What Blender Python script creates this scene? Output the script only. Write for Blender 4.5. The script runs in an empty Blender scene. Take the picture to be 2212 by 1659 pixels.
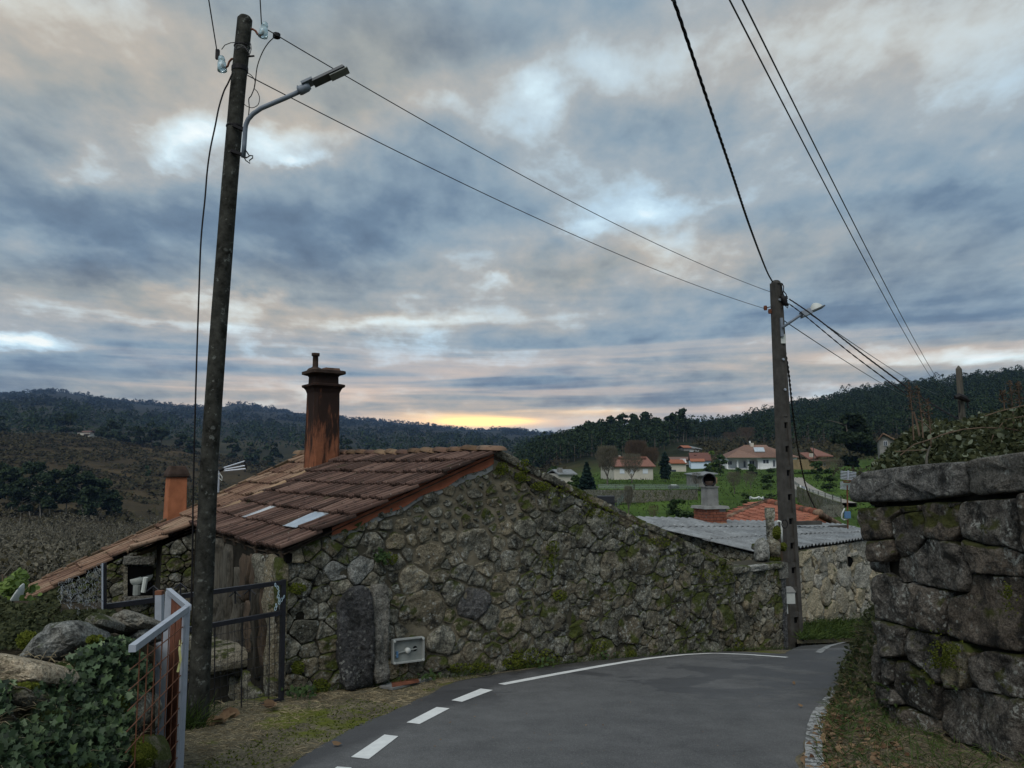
import bpy, bmesh, math, random
import numpy as np
from mathutils import Vector, Matrix, noise as mnoise
random.seed(7); rng = np.random.default_rng(7)
sc = bpy.context.scene
COL = sc.collection
R = math.radians

# ------------------------------------------------------------ camera
PITCH = 5.9; FPX = 1662.0; CX = 1106.0; CY = 829.5       # photo measured on a 2212 x 1659 scale
cam_d = bpy.data.cameras.new('camera'); cam = bpy.data.objects.new('camera', cam_d); COL.objects.link(cam)
cam_d.sensor_width = 36; cam_d.lens = 36 * FPX / 2212
cam.location = (0, 0, 0); cam.rotation_euler = (R(90 + PITCH), 0, 0)
cam_d.clip_start = 0.05; cam_d.clip_end = 20000
sc.camera = cam
_s, _c = math.sin(R(PITCH)), math.cos(R(PITCH))
def ray(px, py):
    u, v = (px - CX) / FPX, (CY - py) / FPX
    return Vector((u, _c - v * _s, _s + v * _c))
def P(px, py, Y):
    r = ray(px, py); return r * (Y / r.y)
def S(r, g, b):
    f = lambda c: (c / 12.92 if c <= .04045 else ((c + .055) / 1.055) ** 2.4)
    return (f(r / 255), f(g / 255), f(b / 255), 1)

# ------------------------------------------------------------ view
sc.view_settings.view_transform = 'Standard'; sc.view_settings.look = 'None'
sc.view_settings.gamma = 1; sc.view_settings.use_curve_mapping = False
sc.view_settings.exposure = 0.36
sc.cycles.max_bounces = 6; sc.cycles.diffuse_bounces = 3; sc.cycles.transparent_max_bounces = 12
sc.cycles.use_denoising = True

# ------------------------------------------------------------ node helper
class NB:
    def __init__(s, tree): s.t = tree; s.n = tree.nodes; s.l = tree.links
    def new(s, typ, **kw):
        n = s.n.new(typ)
        for k, v in kw.items(): setattr(n, k, v)
        return n
    def set(s, sock, v):
        if isinstance(v, bpy.types.NodeSocket): s.l.new(v, sock)
        else: sock.default_value = v
    def math(s, op, a, b=0.0, c=None, clamp=False):
        n = s.new('ShaderNodeMath', operation=op, use_clamp=clamp); s.set(n.inputs[0], a); s.set(n.inputs[1], b)
        if c is not None: s.set(n.inputs[2], c)
        return n.outputs[0]
    def noise(s, vec, scale, detail=4, rough=.55, dist=0., lac=2.0):
        n = s.new('ShaderNodeTexNoise'); s.set(n.inputs['Vector'], vec); n.inputs['Scale'].default_value = scale
        n.inputs['Detail'].default_value = detail; n.inputs['Roughness'].default_value = rough
        n.inputs['Distortion'].default_value = dist; n.inputs['Lacunarity'].default_value = lac
        return n.outputs['Fac']
    def vor(s, vec, scale, out='Distance', feature='F1', rand=1.0):
        n = s.new('ShaderNodeTexVoronoi', feature=feature); s.set(n.inputs['Vector'], vec); n.inputs['Scale'].default_value = scale
        n.inputs['Randomness'].default_value = rand
        return n.outputs[out]
    def ramp(s, fac, stops, interp='LINEAR'):
        n = s.new('ShaderNodeValToRGB'); s.set(n.inputs[0], fac); cr = n.color_ramp; cr.interpolation = interp
        while len(cr.elements) < len(stops): cr.elements.new(.5)
        for e, (p, c) in zip(cr.elements, stops):
            e.position = p; e.color = c if len(c) == 4 else (*c, 1)
        return n.outputs[0]
    def mix(s, fac, a, b, mode='MIX'):
        n = s.new('ShaderNodeMix', data_type='RGBA', blend_type=mode); s.set(n.inputs[0], fac); s.set(n.inputs[6], a); s.set(n.inputs[7], b)
        return n.outputs[2]
    def step(s, v, lo, hi):
        n = s.new('ShaderNodeMapRange', interpolation_type='SMOOTHSTEP'); s.set(n.inputs[0], v)
        n.inputs[1].default_value = lo; n.inputs[2].default_value = hi
        return n.outputs[0]
    def vmath(s, op, a, b=(0, 0, 0)):
        n = s.new('ShaderNodeVectorMath', operation=op); s.set(n.inputs[0], a)
        if op == 'SCALE': s.set(n.inputs['Scale'], b)
        else: s.set(n.inputs[1], b)
        return n.outputs[0]
    def sep(s, v):
        n = s.new('ShaderNodeSeparateXYZ'); s.set(n.inputs[0], v); return n.outputs
    def comb(s, x, y, z):
        n = s.new('ShaderNodeCombineXYZ'); s.set(n.inputs[0], x); s.set(n.inputs[1], y); s.set(n.inputs[2], z); return n.outputs[0]

# ------------------------------------------------------------ sky
SUN_EL, SUN_AZ = R(50), R(-160)         # azimuth measured from +Y towards +X
SKY_STRENGTH = 0.10
world = bpy.data.worlds.new('World'); sc.world = world; world.use_nodes = True
def build_sky():
    b = NB(world.node_tree); b.n.clear()
    out = b.new('ShaderNodeOutputWorld'); bg = b.new('ShaderNodeBackground'); bg.inputs[1].default_value = SKY_STRENGTH
    b.l.new(bg.outputs[0], out.inputs[0])
    sky = b.new('ShaderNodeTexSky', sky_type='NISHITA', sun_disc=False, sun_elevation=SUN_EL, sun_rotation=SUN_AZ)
    d = b.new('ShaderNodeTexCoord').outputs['Generated']
    x, y, z = b.sep(d)[:3]
    az = b.math('ARCTAN2', x, y); el = b.math('ARCSINE', z)
    den = b.math('ADD', b.math('MAXIMUM', z, 0.0), 0.24)
    u = b.math('DIVIDE', x, den); v = b.math('DIVIDE', y, den)
    pl = b.comb(b.math('MULTIPLY', u, 1.45), b.math('MULTIPLY', v, 1.05), 0.0)
    big = b.noise(pl, .75, 5, .55, .35); mid = b.noise(b.vmath('ADD', pl, (7.3, 2.1, 4)), 2.0, 8, .56, .2)
    fine = b.noise(b.vmath('ADD', pl, (1.3, 9.1, 2)), 6.5, 8, .60, .1)
    f = b.math('ADD', b.math('MULTIPLY', big, .46), b.math('ADD', b.math('MULTIPLY', mid, .34), b.math('MULTIPLY', fine, .20)))
    f = b.math('MULTIPLY', b.math('SUBTRACT', f, .5), 2.4)
    # streaks close to the horizon
    st = b.noise(b.comb(b.math('MULTIPLY', az, 2.2), b.math('MULTIPLY', el, 34.), 3.), 1.0, 5, .55, .5)
    low = b.math('SUBTRACT', 1.0, b.step(el, .09, .30))
    f = b.math('ADD', f, b.math('MULTIPLY', b.math('MULTIPLY', b.math('SUBTRACT', st, .5), 1.0), low))
    wx = b.math('MULTIPLY', b.math('SUBTRACT', b.noise(b.vmath('ADD', pl, (2, 8, 1)), 2.6, 6, .6), .5), .16); wy = b.math('MULTIPLY', b.math('SUBTRACT', b.noise(b.vmath('ADD', pl, (6, 3, 9)), 2.6, 6, .6), .5), .11)
    wl = b.step(el, .02, .30); az_w = b.math('ADD', az, b.math('MULTIPLY', wx, wl)); el_w = b.math('ADD', el, b.math('MULTIPLY', wy, wl))
    def blobs(lst, az=az_w, el=el_w):
        tot = None
        for px, py, rx, ry, amp in lst:
            r = ray(px, py).normalized(); a0 = math.atan2(r.x, r.y); e0 = math.asin(r.z)
            da = b.math('MULTIPLY', b.math('SUBTRACT', az, a0), FPX / rx); de = b.math('MULTIPLY', b.math('SUBTRACT', el, e0), FPX / ry)
            q = b.math('ADD', b.math('MULTIPLY', da, da), b.math('MULTIPLY', de, de))
            g = b.math('MULTIPLY', b.math('EXPONENT', b.math('MULTIPLY', q, -1.)), amp)
            tot = g if tot is None else b.math('ADD', tot, g)
        return tot
    layout = blobs(BLOBS)
    f = b.math('ADD', b.math('ADD', f, .49), layout)
    cloud = b.ramp(f, CLOUD_STOPS)
    warm = b.math('ADD', blobs(WARM), b.math('MULTIPLY', b.math('SUBTRACT', b.noise(b.vmath('ADD', pl, (3, 5, 8)), 1.1, 4, .5), .5), .35), clamp=True)
    cloud = b.mix(b.math('MULTIPLY', warm, b.math('SUBTRACT', 1.0, b.step(f, .70, 1.0))), cloud, b.mix(1.0, cloud, (1.36, 1.06, .84, 1), 'MULTIPLY'))
    # warm afterglow hugging the horizon on the sunset side
    hz = b.math('MULTIPLY', b.math('SUBTRACT', 1.0, b.step(el, .04, .19)), b.step(b.math('COSINE', az), .2, 1.0))
    cloud = b.mix(b.math('MULTIPLY', hz, b.step(st, .42, .68)), cloud, S(222, 194, 170))
    glow = blobs(GLOW, az, el)
    cloud = b.mix(b.math('MULTIPLY', glow, b.step(st, .30, .62), clamp=True), cloud, (1.9, 1.15, .40, 1))
    cloud10 = b.vmath('SCALE', cloud, 1.0 / SKY_STRENGTH)
    gap = b.math('MULTIPLY', b.step(f, .58, .82), .22)          # blue sky showing where the cover is thin
    b.l.new(b.mix(gap, cloud10, sky.outputs[0]), bg.inputs[0])
CLOUD_STOPS = [(0.0, S(84, 102, 122)), (.20, S(100, 121, 141)), (.38, S(126, 146, 161)), (.54, S(148, 160, 168)), (.70, S(174, 197, 211)), (.84, S(206, 231, 241)), (1.0, S(250, 255, 250))]
# px, py, radius x, radius y, amount
BLOBS = [(100, 90, 380, 130, -.02), (800, 70, 330, 110, -.12), (1250, 40, 160, 60, .04), (1170, 165, 60, 50, .30), (960, 235, 90, 45, .20), (1060, 215, 130, 60, .10), (1290, 140, 80, 60, .14),
         (400, 297, 70, 40, .40), (580, 300, 85, 34, .42), (645, 346, 60, 16, .36), (368, 345, 40, 26, .26), (160, 370, 46, 36, .24), (720, 290, 100, 40, .14), (90, 250, 200, 60, -.14), (230, 420, 260, 50, -.15), (330, 490, 300, 60, -.12),
         (850, 400, 230, 90, -.18), (700, 500, 260, 70, -.24), (1150, 460, 130, 60, -.16), (1350, 300, 170, 80, -.20), (1470, 460, 120, 42, .30), (1300, 492, 60, 18, .16), (1200, 592, 150, 46, -.20), (1048, 608, 40, 16, .26), (900, 600, 160, 30, -.12),
         (520, 640, 120, 22, .30), (250, 655, 300, 26, .12), (800, 692, 230, 12, .18), (350, 694, 210, 12, .20), (250, 592, 260, 34, -.18), (30, 735, 90, 13, .48), (135, 750, 60, 12, .26), (920, 732, 70, 22, .22), (560, 762, 160, 18, .06), (650, 725, 160, 14, -.14),
         (100, 530, 100, 26, .16), (1800, 60, 520, 120, .16), (2150, 150, 220, 120, .08), (1720, 250, 200, 80, -.04), (2050, 368, 260, 36, .17), (2000, 452, 320, 60, -.15), (1550, 545, 150, 46, .12), (1900, 565, 220, 36, .04), (2000, 684, 260, 22, -.10), (2105, 772, 160, 14, .38), (1760, 690, 120, 20, -.1),
         (1500, 760, 300, 22, -.06), (1250, 830, 260, 18, -.12), (1000, 800, 240, 16, -.12), (350, 805, 320, 20, -.06), (1350, 885, 220, 9, .14)]
WARM = [(130, 110, 460, 180, 1.15), (800, 110, 300, 120, .8), (700, 230, 160, 80, .5), (330, 650, 440, 60, .95), (700, 600, 260, 50, .4), (1900, 60, 600, 120, .7), (1200, 600, 260, 60, .7), (1500, 560, 260, 50, .6), (900, 690, 400, 26, .7), (900, 880, 700, 40, 1.0), (300, 840, 400, 30, .6), (2050, 770, 400, 40, .7), (1650, 800, 400, 50, .5), (1950, 580, 300, 60, .4)]
GLOW = [(1030, 911, 75, 9, 1.7), (1095, 910, 60, 7, 1.1), (960, 903, 110, 12, .5), (1120, 890, 260, 24, .28), (1280, 888, 90, 7, .30)]
build_sky()
sun_d = bpy.data.lights.new('sun', 'SUN'); sun = bpy.data.objects.new('sun', sun_d); COL.objects.link(sun)
sun_d.energy = 1.5; sun_d.angle = R(45); sun_d.color = (1.0, .965, .92)
_sd = Vector((math.cos(SUN_EL) * math.sin(SUN_AZ), math.cos(SUN_EL) * math.cos(SUN_AZ), math.sin(SUN_EL)))
sun.rotation_euler = _sd.to_track_quat('Z', 'Y').to_euler()

# ------------------------------------------------------------ object helpers
BASE = {}
def tag(o, label, cat, group=None, kind=None):
    o['label'] = label; o['category'] = cat
    if group: o['group'] = group
    if kind: o['kind'] = kind
    return o
def thing(name, label, cat, loc, group=None):
    o = bpy.data.objects.new(name, None); COL.objects.link(o); o.location = loc; o.empty_display_size = .2
    BASE[o.name] = Vector(loc); return tag(o, label, cat, group)
def link(name, me, parent=None, world_loc=None):
    o = bpy.data.objects.new(name, me); COL.objects.link(o)
    b = BASE.get(parent.name, Vector((0, 0, 0))) if parent else Vector((0, 0, 0))
    if parent: o.parent = parent
    if world_loc is not None: o.location = Vector(world_loc) - b
    BASE[o.name] = b if world_loc is None else Vector(world_loc)
    return o
class MB:
    """gathers shapes in world coordinates, then links them as one mesh object"""
    def __init__(s): s.v = []; s.f = []; s.m = []
    def add(s, vs, fs, m=0):
        n = len(s.v); s.v += [tuple(v) for v in vs]; s.f += [tuple(i + n for i in f) for f in fs]; s.m += [m] * len(fs); return s
    def hexa(s, p, m=0):       # 8 corners: bottom 4 ccw, top 4
        return s.add(p, [(3, 2, 1, 0), (4, 5, 6, 7), (0, 1, 5, 4), (1, 2, 6, 5), (2, 3, 7, 6), (3, 0, 4, 7)], m)
    def box(s, c, size, ax=None, m=0, taper=1.0):
        c = Vector(c); hx, hy, hz = (q / 2 for q in size)
        X, Y, Z = ax if ax else (Vector((1, 0, 0)), Vector((0, 1, 0)), Vector((0, 0, 1)))
        p = []
        for k, t in ((-1, 1.0), (1, taper)):
            for i, j in ((-1, -1), (1, -1), (1, 1), (-1, 1)): p.append(c + X * (i * hx * t) + Y * (j * hy * t) + Z * (k * hz))
        return s.hexa(p, m)
    def bar(s, a, b_, w, h=None, up=Vector((0, 0, 1)), m=0):
        a, b_ = Vector(a), Vector(b_); h = h or w; d = (b_ - a)
        if d.length < 1e-6: return s
        z = d.normalized(); x = z.cross(up)
        if x.length < 1e-3: x = z.cross(Vector((0, 1, 0)))
        x.normalize(); y = x.cross(z)
        return s.box((a + b_) / 2, (w, h, d.length), (x, y, z), m)
    def tube(s, pts, r, n=6, m=0, cap=True):
        pts = [Vector(p) for p in pts]; rs = r if isinstance(r, (list, tuple)) else [r] * len(pts)
        base = len(s.v); prev = None
        for i, p in enumerate(pts):
            d = (pts[min(i + 1, len(pts) - 1)] - pts[max(i - 1, 0)]).normalized()
            if prev is None:
                q = d.cross(Vector((0, 0, 1)))
                if q.length < 1e-3: q = d.cross(Vector((1, 0, 0)))
            else: q = prev - d * prev.dot(d)
            q.normalize(); prev = q; w = d.cross(q)
            for k in range(n):
                a = 2 * math.pi * k / n; s.v.append(tuple(p + (q * math.cos(a) + w * math.sin(a)) * rs[i]))
        for i in range(len(pts) - 1):
            for k in range(n):
                k2 = (k + 1) % n; s.f.append((base + i * n + k, base + i * n + k2, base + (i + 1) * n + k2, base + (i + 1) * n + k)); s.m.append(m)
        if cap:
            s.f.append(tuple(base + k for k in reversed(range(n)))); s.m.append(m)
            e = base + (len(pts) - 1) * n; s.f.append(tuple(e + k for k in range(n))); s.m.append(m)
        return s
    def lathe(s, c, prof, n=14, ax=Vector((0, 0, 1)), m=0):
        ax = Vector(ax).normalized(); pts = [Vector(c) + ax * h for r, h in prof]
        q = ax.cross(Vector((0, 0, 1)))
        if q.length < 1e-3: q = Vector((1, 0, 0))
        q.normalize(); w = ax.cross(q); base = len(s.v)
        for (r, h), p in zip(prof, pts):
            for k in range(n):
                a = 2 * math.pi * k / n; s.v.append(tuple(p + (q * math.cos(a) + w * math.sin(a)) * r))
        for i in range(len(prof) - 1):
            for k in range(n):
                k2 = (k + 1) % n; s.f.append((base + i * n + k, base + i * n + k2, base + (i + 1) * n + k2, base + (i + 1) * n + k)); s.m.append(m)
        return s
    def prism(s, poly, off, m=0):         # closed polygon (world points) extruded by vector off
        n = len(poly); off = Vector(off); a = [Vector(p) for p in poly]; b_ = [p + off for p in a]
        fs = [tuple(reversed(range(n))), tuple(range(n, 2 * n))] + [(i, (i + 1) % n, n + (i + 1) % n, n + i) for i in range(n)]
        return s.add(a + b_, fs, m)
    def build(s, name, mats, parent=None, smooth=False, world_loc=None):
        if not isinstance(mats, (list, tuple)): mats = [mats]
        b = Vector(world_loc) if world_loc is not None else (BASE.get(parent.name, Vector((0, 0, 0))) if parent else Vector((0, 0, 0)))
        me = bpy.data.meshes.new(name); me.from_pydata([(v[0] - b.x, v[1] - b.y, v[2] - b.z) for v in s.v], [], s.f)
        for mm in mats: me.materials.append(mm)
        if len(mats) > 1: me.polygons.foreach_set('material_index', s.m)
        if smooth: me.polygons.foreach_set('use_smooth', [True] * len(me.polygons))
        bm = bmesh.new(); bm.from_mesh(me); bmesh.ops.recalc_face_normals(bm, faces=bm.faces); bm.to_mesh(me); bm.free()
        me.update(); return link(name, me, parent, world_loc)
def soup(name, verts, k, mat, parent=None, smooth=False, world_loc=None, idx=None):
    """verts: (n, k, 3) array of n separate k-gons (leaves, blades)"""
    n = len(verts); b = Vector(world_loc) if world_loc is not None else (BASE.get(parent.name, Vector((0, 0, 0))) if parent else Vector((0, 0, 0)))
    me = bpy.data.meshes.new(name); co = (np.asarray(verts, dtype=np.float32) - np.array(b, dtype=np.float32)).reshape(-1)
    me.vertices.add(n * k); me.vertices.foreach_set('co', co)
    me.loops.add(n * k); me.loops.foreach_set('vertex_index', np.arange(n * k, dtype=np.int32))
    me.polygons.add(n); me.polygons.foreach_set('loop_start', np.arange(0, n * k, k, dtype=np.int32))
    me.materials.append(mat) if not isinstance(mat, (list, tuple)) else [me.materials.append(q) for q in mat]
    if idx is not None: me.polygons.foreach_set('material_index', np.asarray(idx, dtype=np.int32))
    me.update(calc_edges=True); me.validate()
    return link(name, me, parent, world_loc)
def unit(a): return a / np.maximum(np.linalg.norm(a, axis=-1, keepdims=True), 1e-9)
LEAF4 = np.array([(-.5, 0), (0, -.32), (.5, 0), (0, .32)])
LEAF6 = np.array([(-.5, 0), (-.2, -.3), (.25, -.26), (.5, 0), (.25, .26), (-.2, .3)])
IVY = np.array([(0, -.42), (.30, -.44), (.26, -.12), (.52, .06), (.20, .18), (0, .62), (-.20, .18), (-.52, .06), (-.26, -.12), (-.30, -.44)])
def leaves(c, size, tmpl=LEAF4, nrm=None, spread=1.0, fold=0.0):
    """leaf polygons round the centres c; nrm = preferred facing"""
    c = np.asarray(c, float); n = len(c)
    N = rng.normal(size=(n, 3)) * spread
    if nrm is not None: N = N * .6 + np.asarray(nrm)
    N = unit(N); T = rng.normal(size=(n, 3)); T = unit(T - N * (T * N).sum(1, keepdims=True)); B = np.cross(N, T)
    sz = np.asarray(size) * np.ones(n) * rng.uniform(.65, 1.35, n)
    u = tmpl[:, 0][None, :, None]; v = tmpl[:, 1][None, :, None]
    return c[:, None, :] + (T[:, None, :] * u + B[:, None, :] * v + N[:, None, :] * (abs(u) * fold)) * sz[:, None, None]

# ------------------------------------------------------------ materials
MATS = {}
def new_mat(name, rough=.85, spec=.25):
    m = bpy.data.materials.new(name); m.use_nodes = True; b = NB(m.node_tree); p = b.n['Principled BSDF']
    p.inputs['Roughness'].default_value = rough; p.inputs['Specular IOR Level'].default_value = spec
    MATS[name] = m; return m, b, p
def bump(b, p, h, strength=.5, dist=.02):
    n = b.new('ShaderNodeBump'); n.inputs['Strength'].default_value = strength; n.inputs['Distance'].default_value = dist
    b.set(n.inputs['Height'], h); b.l.new(n.outputs[0], p.inputs['Normal'])
def pos(b): return b.new('ShaderNodeNewGeometry').outputs['Position']
def objrand(b): return b.new('ShaderNodeObjectInfo').outputs['Random']
def isl(b): return b.new('ShaderNodeNewGeometry').outputs['Random Per Island']
def plain(name, c, rough=.6, spec=.3, metal=0., var=.25, scale=8., bmp=.15, bscale=60., bdist=.005):
    m, b, p = new_mat(name, rough, spec); p.inputs['Metallic'].default_value = metal; q = pos(b)
    n = b.noise(q, scale, 5, .6); c = list(c)[:3]
    d = [max(0, k * (1 - var)) for k in c]; e = [k * (1 + var) for k in c]
    b.l.new(b.ramp(n, [(.3, d), (.7, e)]), p.inputs['Base Color'])
    if bmp: bump(b, p, b.noise(q, bscale, 5, .6), bmp, bdist)
    return m
def stone_mat(name, dark, light, warm, moss=.5, lichen=.5, soot=.5, mosscol=(.036, .046, .010), tscale=1.0):
    """weathered granite: grain, black and pale lichen, moss in patches"""
    m, b, p = new_mat(name, .93, .15); q = pos(b); r = objrand(b)
    big = b.noise(q, 2.2 * tscale, 5, .6); mid = b.noise(q, 9 * tscale, 6, .68); fin = b.noise(q, 34 * tscale, 6, .74); grain = b.noise(q, 75 * tscale, 3, .7)
    base = b.ramp(b.math('ADD', b.math('MULTIPLY', mid, .5), b.math('MULTIPLY', fin, .5)), [(.38, dark), (.60, light)])
    tint = b.mix(b.step(b.math('ADD', r, b.math('MULTIPLY', b.math('SUBTRACT', big, .5), .8)), .35, .85), base, b.mix(.75, base, (*warm, 1)))
    tint = b.mix(1.0, tint, b.ramp(b.noise(b.comb(b.math('MULTIPLY', r, 91.), 0., 0.), 1., 0), [(.3, (.68,) * 3), (.7, (1.3,) * 3)]), 'MULTIPLY')
    tint = b.mix(1.0, tint, b.ramp(grain, [(.36, (.55,) * 3), (.64, (1.5,) * 3)]), 'MULTIPLY')
    blk = b.math('MULTIPLY', b.step(b.noise(b.vmath('ADD', q, (3, 1, 7)), 4.2 * tscale, 7, .72), .60 - .12 * soot, .72 - .1 * soot), .86)
    tint = b.mix(blk, tint, (.016, .016, .015, 1))
    lm = b.math('MULTIPLY', b.step(b.noise(b.vmath('ADD', q, (9, 4, 2)), 5.0 * tscale, 4, .6), .60 - .1 * lichen, .72 - .1 * lichen), b.step(b.noise(q, 24 * tscale, 6, .74), .49, .58))
    sp = b.math('MULTIPLY', b.step(b.noise(b.vmath('ADD', q, (5, 8, 1)), 1.3 * tscale, 3, .6), .40, .62), b.math('SUBTRACT', 1., b.step(b.math('ADD', b.vor(q, 15 * tscale), b.math('MULTIPLY', b.math('SUBTRACT', fin, .5), .5)), .16, .26)))
    tint = b.mix(b.math('MULTIPLY', b.math('MAXIMUM', lm, b.math('MULTIPLY', sp, .8)), .35 + .55 * lichen), tint, (.40, .41, .37, 1))
    if moss > 0:
        nz = b.sep(b.new('ShaderNodeNewGeometry').outputs['Normal'])[2]
        mv = b.math('ADD', b.noise(b.vmath('ADD', q, (1, 6, 3)), 2.6 * tscale, 6, .66), b.math('MULTIPLY', nz, .16))
        mv = b.math('ADD', mv, b.math('MULTIPLY', b.math('SUBTRACT', r, .5), .10))
        mk = b.step(mv, .66 - .16 * moss, .74 - .14 * moss)
        mc = b.mix(fin, tuple(k * .5 for k in mosscol) + (1,), tuple(k * 1.7 for k in mosscol) + (1,))
        tint = b.mix(b.math('MULTIPLY', mk, .92), tint, mc)
    b.l.new(tint, p.inputs['Base Color'])
    bump(b, p, b.math('ADD', b.math('ADD', b.math('MULTIPLY', mid, 1.0), b.math('MULTIPLY', fin, .45)), b.math('MULTIPLY', b.vor(q, 16 * tscale), .45)), 1.0, .06 / tscale)
    return m
def leaf_mat(name, c1, c2, scale=.6, rough=.6, spec=.25, back=.3):
    m, b, p = new_mat(name, rough, spec); q = pos(b)
    v = b.math('ADD', b.math('MULTIPLY', isl(b), .6), b.math('MULTIPLY', b.noise(q, scale, 4, .6), .7))
    b.l.new(b.ramp(v, [(.35, c1), (.95, c2)]), p.inputs['Base Color'])
    tr = b.new('ShaderNodeBsdfTranslucent'); b.l.new(b.ramp(v, [(.35, c1), (.95, c2)]), tr.inputs[0])
    mx = b.new('ShaderNodeMixShader'); mx.inputs[0].default_value = back
    b.l.new(p.outputs[0], mx.inputs[1]); b.l.new(tr.outputs[0], mx.inputs[2]); b.l.new(mx.outputs[0], b.n['Material Output'].inputs[0])
    return m

M_granite = stone_mat('granite_rubble', (.050, .047, .038), (.30, .285, .225), (.24, .20, .13), moss=.40, lichen=.85, soot=.62)
M_mossy = stone_mat('mossy_granite', (.036, .035, .027), (.25, .24, .19), (.18, .15, .10), moss=.86, lichen=.85, soot=.84, mosscol=(.050, .062, .012))
M_slab = stone_mat('dark_granite_slab', (.035, .035, .036), (.13, .13, .13), (.12, .11, .09), moss=.05, lichen=.45, soot=.75)
M_slab2 = stone_mat('pale_granite_slab', (.08, .078, .068), (.24, .23, .20), (.20, .18, .13), moss=.05, lichen=.35, soot=.2)
M_lich = stone_mat('lichen_covered_granite', (.10, .10, .09), (.34, .34, .31), (.2, .18, .14), moss=.05, lichen=1.0, soot=.35)
M_bigwall = stone_mat('weathered_ashlar', (.025, .023, .020), (.165, .152, .132), (.118, .095, .072), moss=.44, lichen=.76, soot=.92, mosscol=(.040, .044, .010))
M_cap = stone_mat('weathered_cap_stone', (.040, .039, .037), (.19, .185, .17), (.15, .14, .12), moss=.0, lichen=.5, soot=.62)
M_shed = stone_mat('pale_rubble', (.17, .16, .13), (.47, .44, .37), (.40, .33, .21), moss=.02, lichen=.15, soot=.10)
M_boulder = stone_mat('grey_boulder', (.09, .092, .088), (.32, .33, .31), (.2, .18, .14), moss=.12, lichen=.45, soot=.35)
M_tan = stone_mat('tan_boulder', (.26, .20, .13), (.52, .44, .32), (.44, .33, .20), moss=.05, lichen=.15, soot=.1)
def mortar_mat():
    m, b, p = new_mat('lime_mortar', .95, .1); q = pos(b); n = b.noise(q, 5, 6, .65)
    c = b.ramp(n, [(.3, (.075, .066, .046)), (.65, (.22, .19, .135))])
    x = b.sep(q)[0]
    mz = b.math('MULTIPLY', b.step(b.noise(q, 1.7, 5, .6), .30, .44), .92)
    c = b.mix(b.math('MULTIPLY', mz, b.math('MAXIMUM', b.step(x, .2, 1.1), b.math('SUBTRACT', 1., b.step(x, -1.9, -.9)))), c, (.045, .042, .031, 1))
    b.l.new(c, p.inputs['Base Color']); bump(b, p, b.noise(q, 30, 6, .7), .7, .02); return m
M_mortar = mortar_mat()
M_joint = plain('dark_joint_earth', (.022, .020, .016), .95, .05, var=.4, scale=6)
M_shedjoint = plain('pale_wall_joint', (.12, .108, .085), .95, .05, var=.35, scale=6)
M_soil = plain('dark_soil', (.045, .036, .024), .95, .05, var=.5, scale=5, bmp=.8, bscale=25, bdist=.03)
def tile_mat(name, c1, c2, c3, dirt_highlight=True):
    m, b, p = new_mat(name, .88, .18); q = pos(b); r = objrand(b)
    v = b.math('ADD', b.math('MULTIPLY', r, .55), b.math('MULTIPLY', b.noise(q, 3.5, 6, .65), .6))
    c = b.ramp(v, [(.30, c1), (.58, c2), (.85, c3)])
    c = b.mix(1., c, b.new('ShaderNodeVertexColor', layer_name='dirt_highlight').outputs[0], 'MULTIPLY') if dirt_highlight else c
    c = b.mix(b.math('MULTIPLY', b.step(b.noise(q, 11, 6, .7), .54, .66), .75), c, (.022, .017, .015, 1))
    c = b.mix(b.math('MULTIPLY', b.math('SUBTRACT', 1., b.step(b.vor(q, 13), .06, .12)), .7), c, (.30, .27, .24, 1))
    c = b.mix(b.math('MULTIPLY', b.step(b.noise(b.vmath('ADD', q, (4, 4, 4)), 2.3, 5, .6), .62, .70), .6), c, (.045, .045, .018, 1))
    b.l.new(c, p.inputs['Base Color']); bump(b, p, b.noise(q, 70, 5, .65), .5, .008); return m
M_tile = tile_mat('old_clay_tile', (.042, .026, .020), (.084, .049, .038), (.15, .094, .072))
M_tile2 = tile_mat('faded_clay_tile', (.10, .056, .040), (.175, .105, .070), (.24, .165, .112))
M_tile3 = tile_mat('orange_clay_tile', (.17, .062, .040), (.24, .088, .056), (.30, .125, .080))
M_tile2n = tile_mat('faded_ridge_tile', (.10, .056, .040), (.175, .105, .070), (.24, .165, .112), False)
M_tile3n = tile_mat('orange_ridge_tile', (.17, .062, .040), (.24, .088, .056), (.30, .125, .080), False)
M_tilemoss = tile_mat('mossy_ridge_tile', (.06, .045, .025), (.15, .085, .05), (.22, .15, .09), False)
M_fascia = plain('terracotta_paint', (.30, .098, .052), .85, .15, var=.25, scale=5, bmp=.3, bscale=30, bdist=.01)
def render_mat():
    m, b, p = new_mat('orange_render_with_soot', .9, .12); q = pos(b); x, y, z = b.sep(q)[:3]
    c = b.ramp(b.noise(q, 4, 6, .65), [(.3, (.15, .056, .030)), (.7, (.27, .105, .055))])
    st = b.noise(b.comb(b.math('MULTIPLY', x, 5.), b.math('MULTIPLY', y, 5.), b.math('MULTIPLY', z, .9)), 1.7, 6, .65)
    hi = b.step(z, -.15, 1.55)
    c = b.mix(b.math('MULTIPLY', b.step(b.math('ADD', st, b.math('MULTIPLY', hi, .24)), .47, .66), .93), c, (.014, .012, .011, 1))
    b.l.new(c, p.inputs['Base Color']); bump(b, p, b.noise(q, 25, 5, .6), .4, .01); return m
M_chim = render_mat()
M_chim2 = plain('orange_render', (.33, .125, .062), .9, .12, var=.28, scale=4, bmp=.35, bscale=25, bdist=.01)
M_sootcap = plain('sooty_tile_cap', (.05, .035, .028), .9, .1, var=.5, scale=6)
M_cement = plain('grey_cement', (.20, .20, .19), .92, .12, var=.3, scale=4, bmp=.45, bscale=28, bdist=.012)
M_sand = plain('sandy_cement', (.30, .205, .125), .92, .1, var=.25, scale=5, bmp=.5, bscale=25, bdist=.01)
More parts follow.
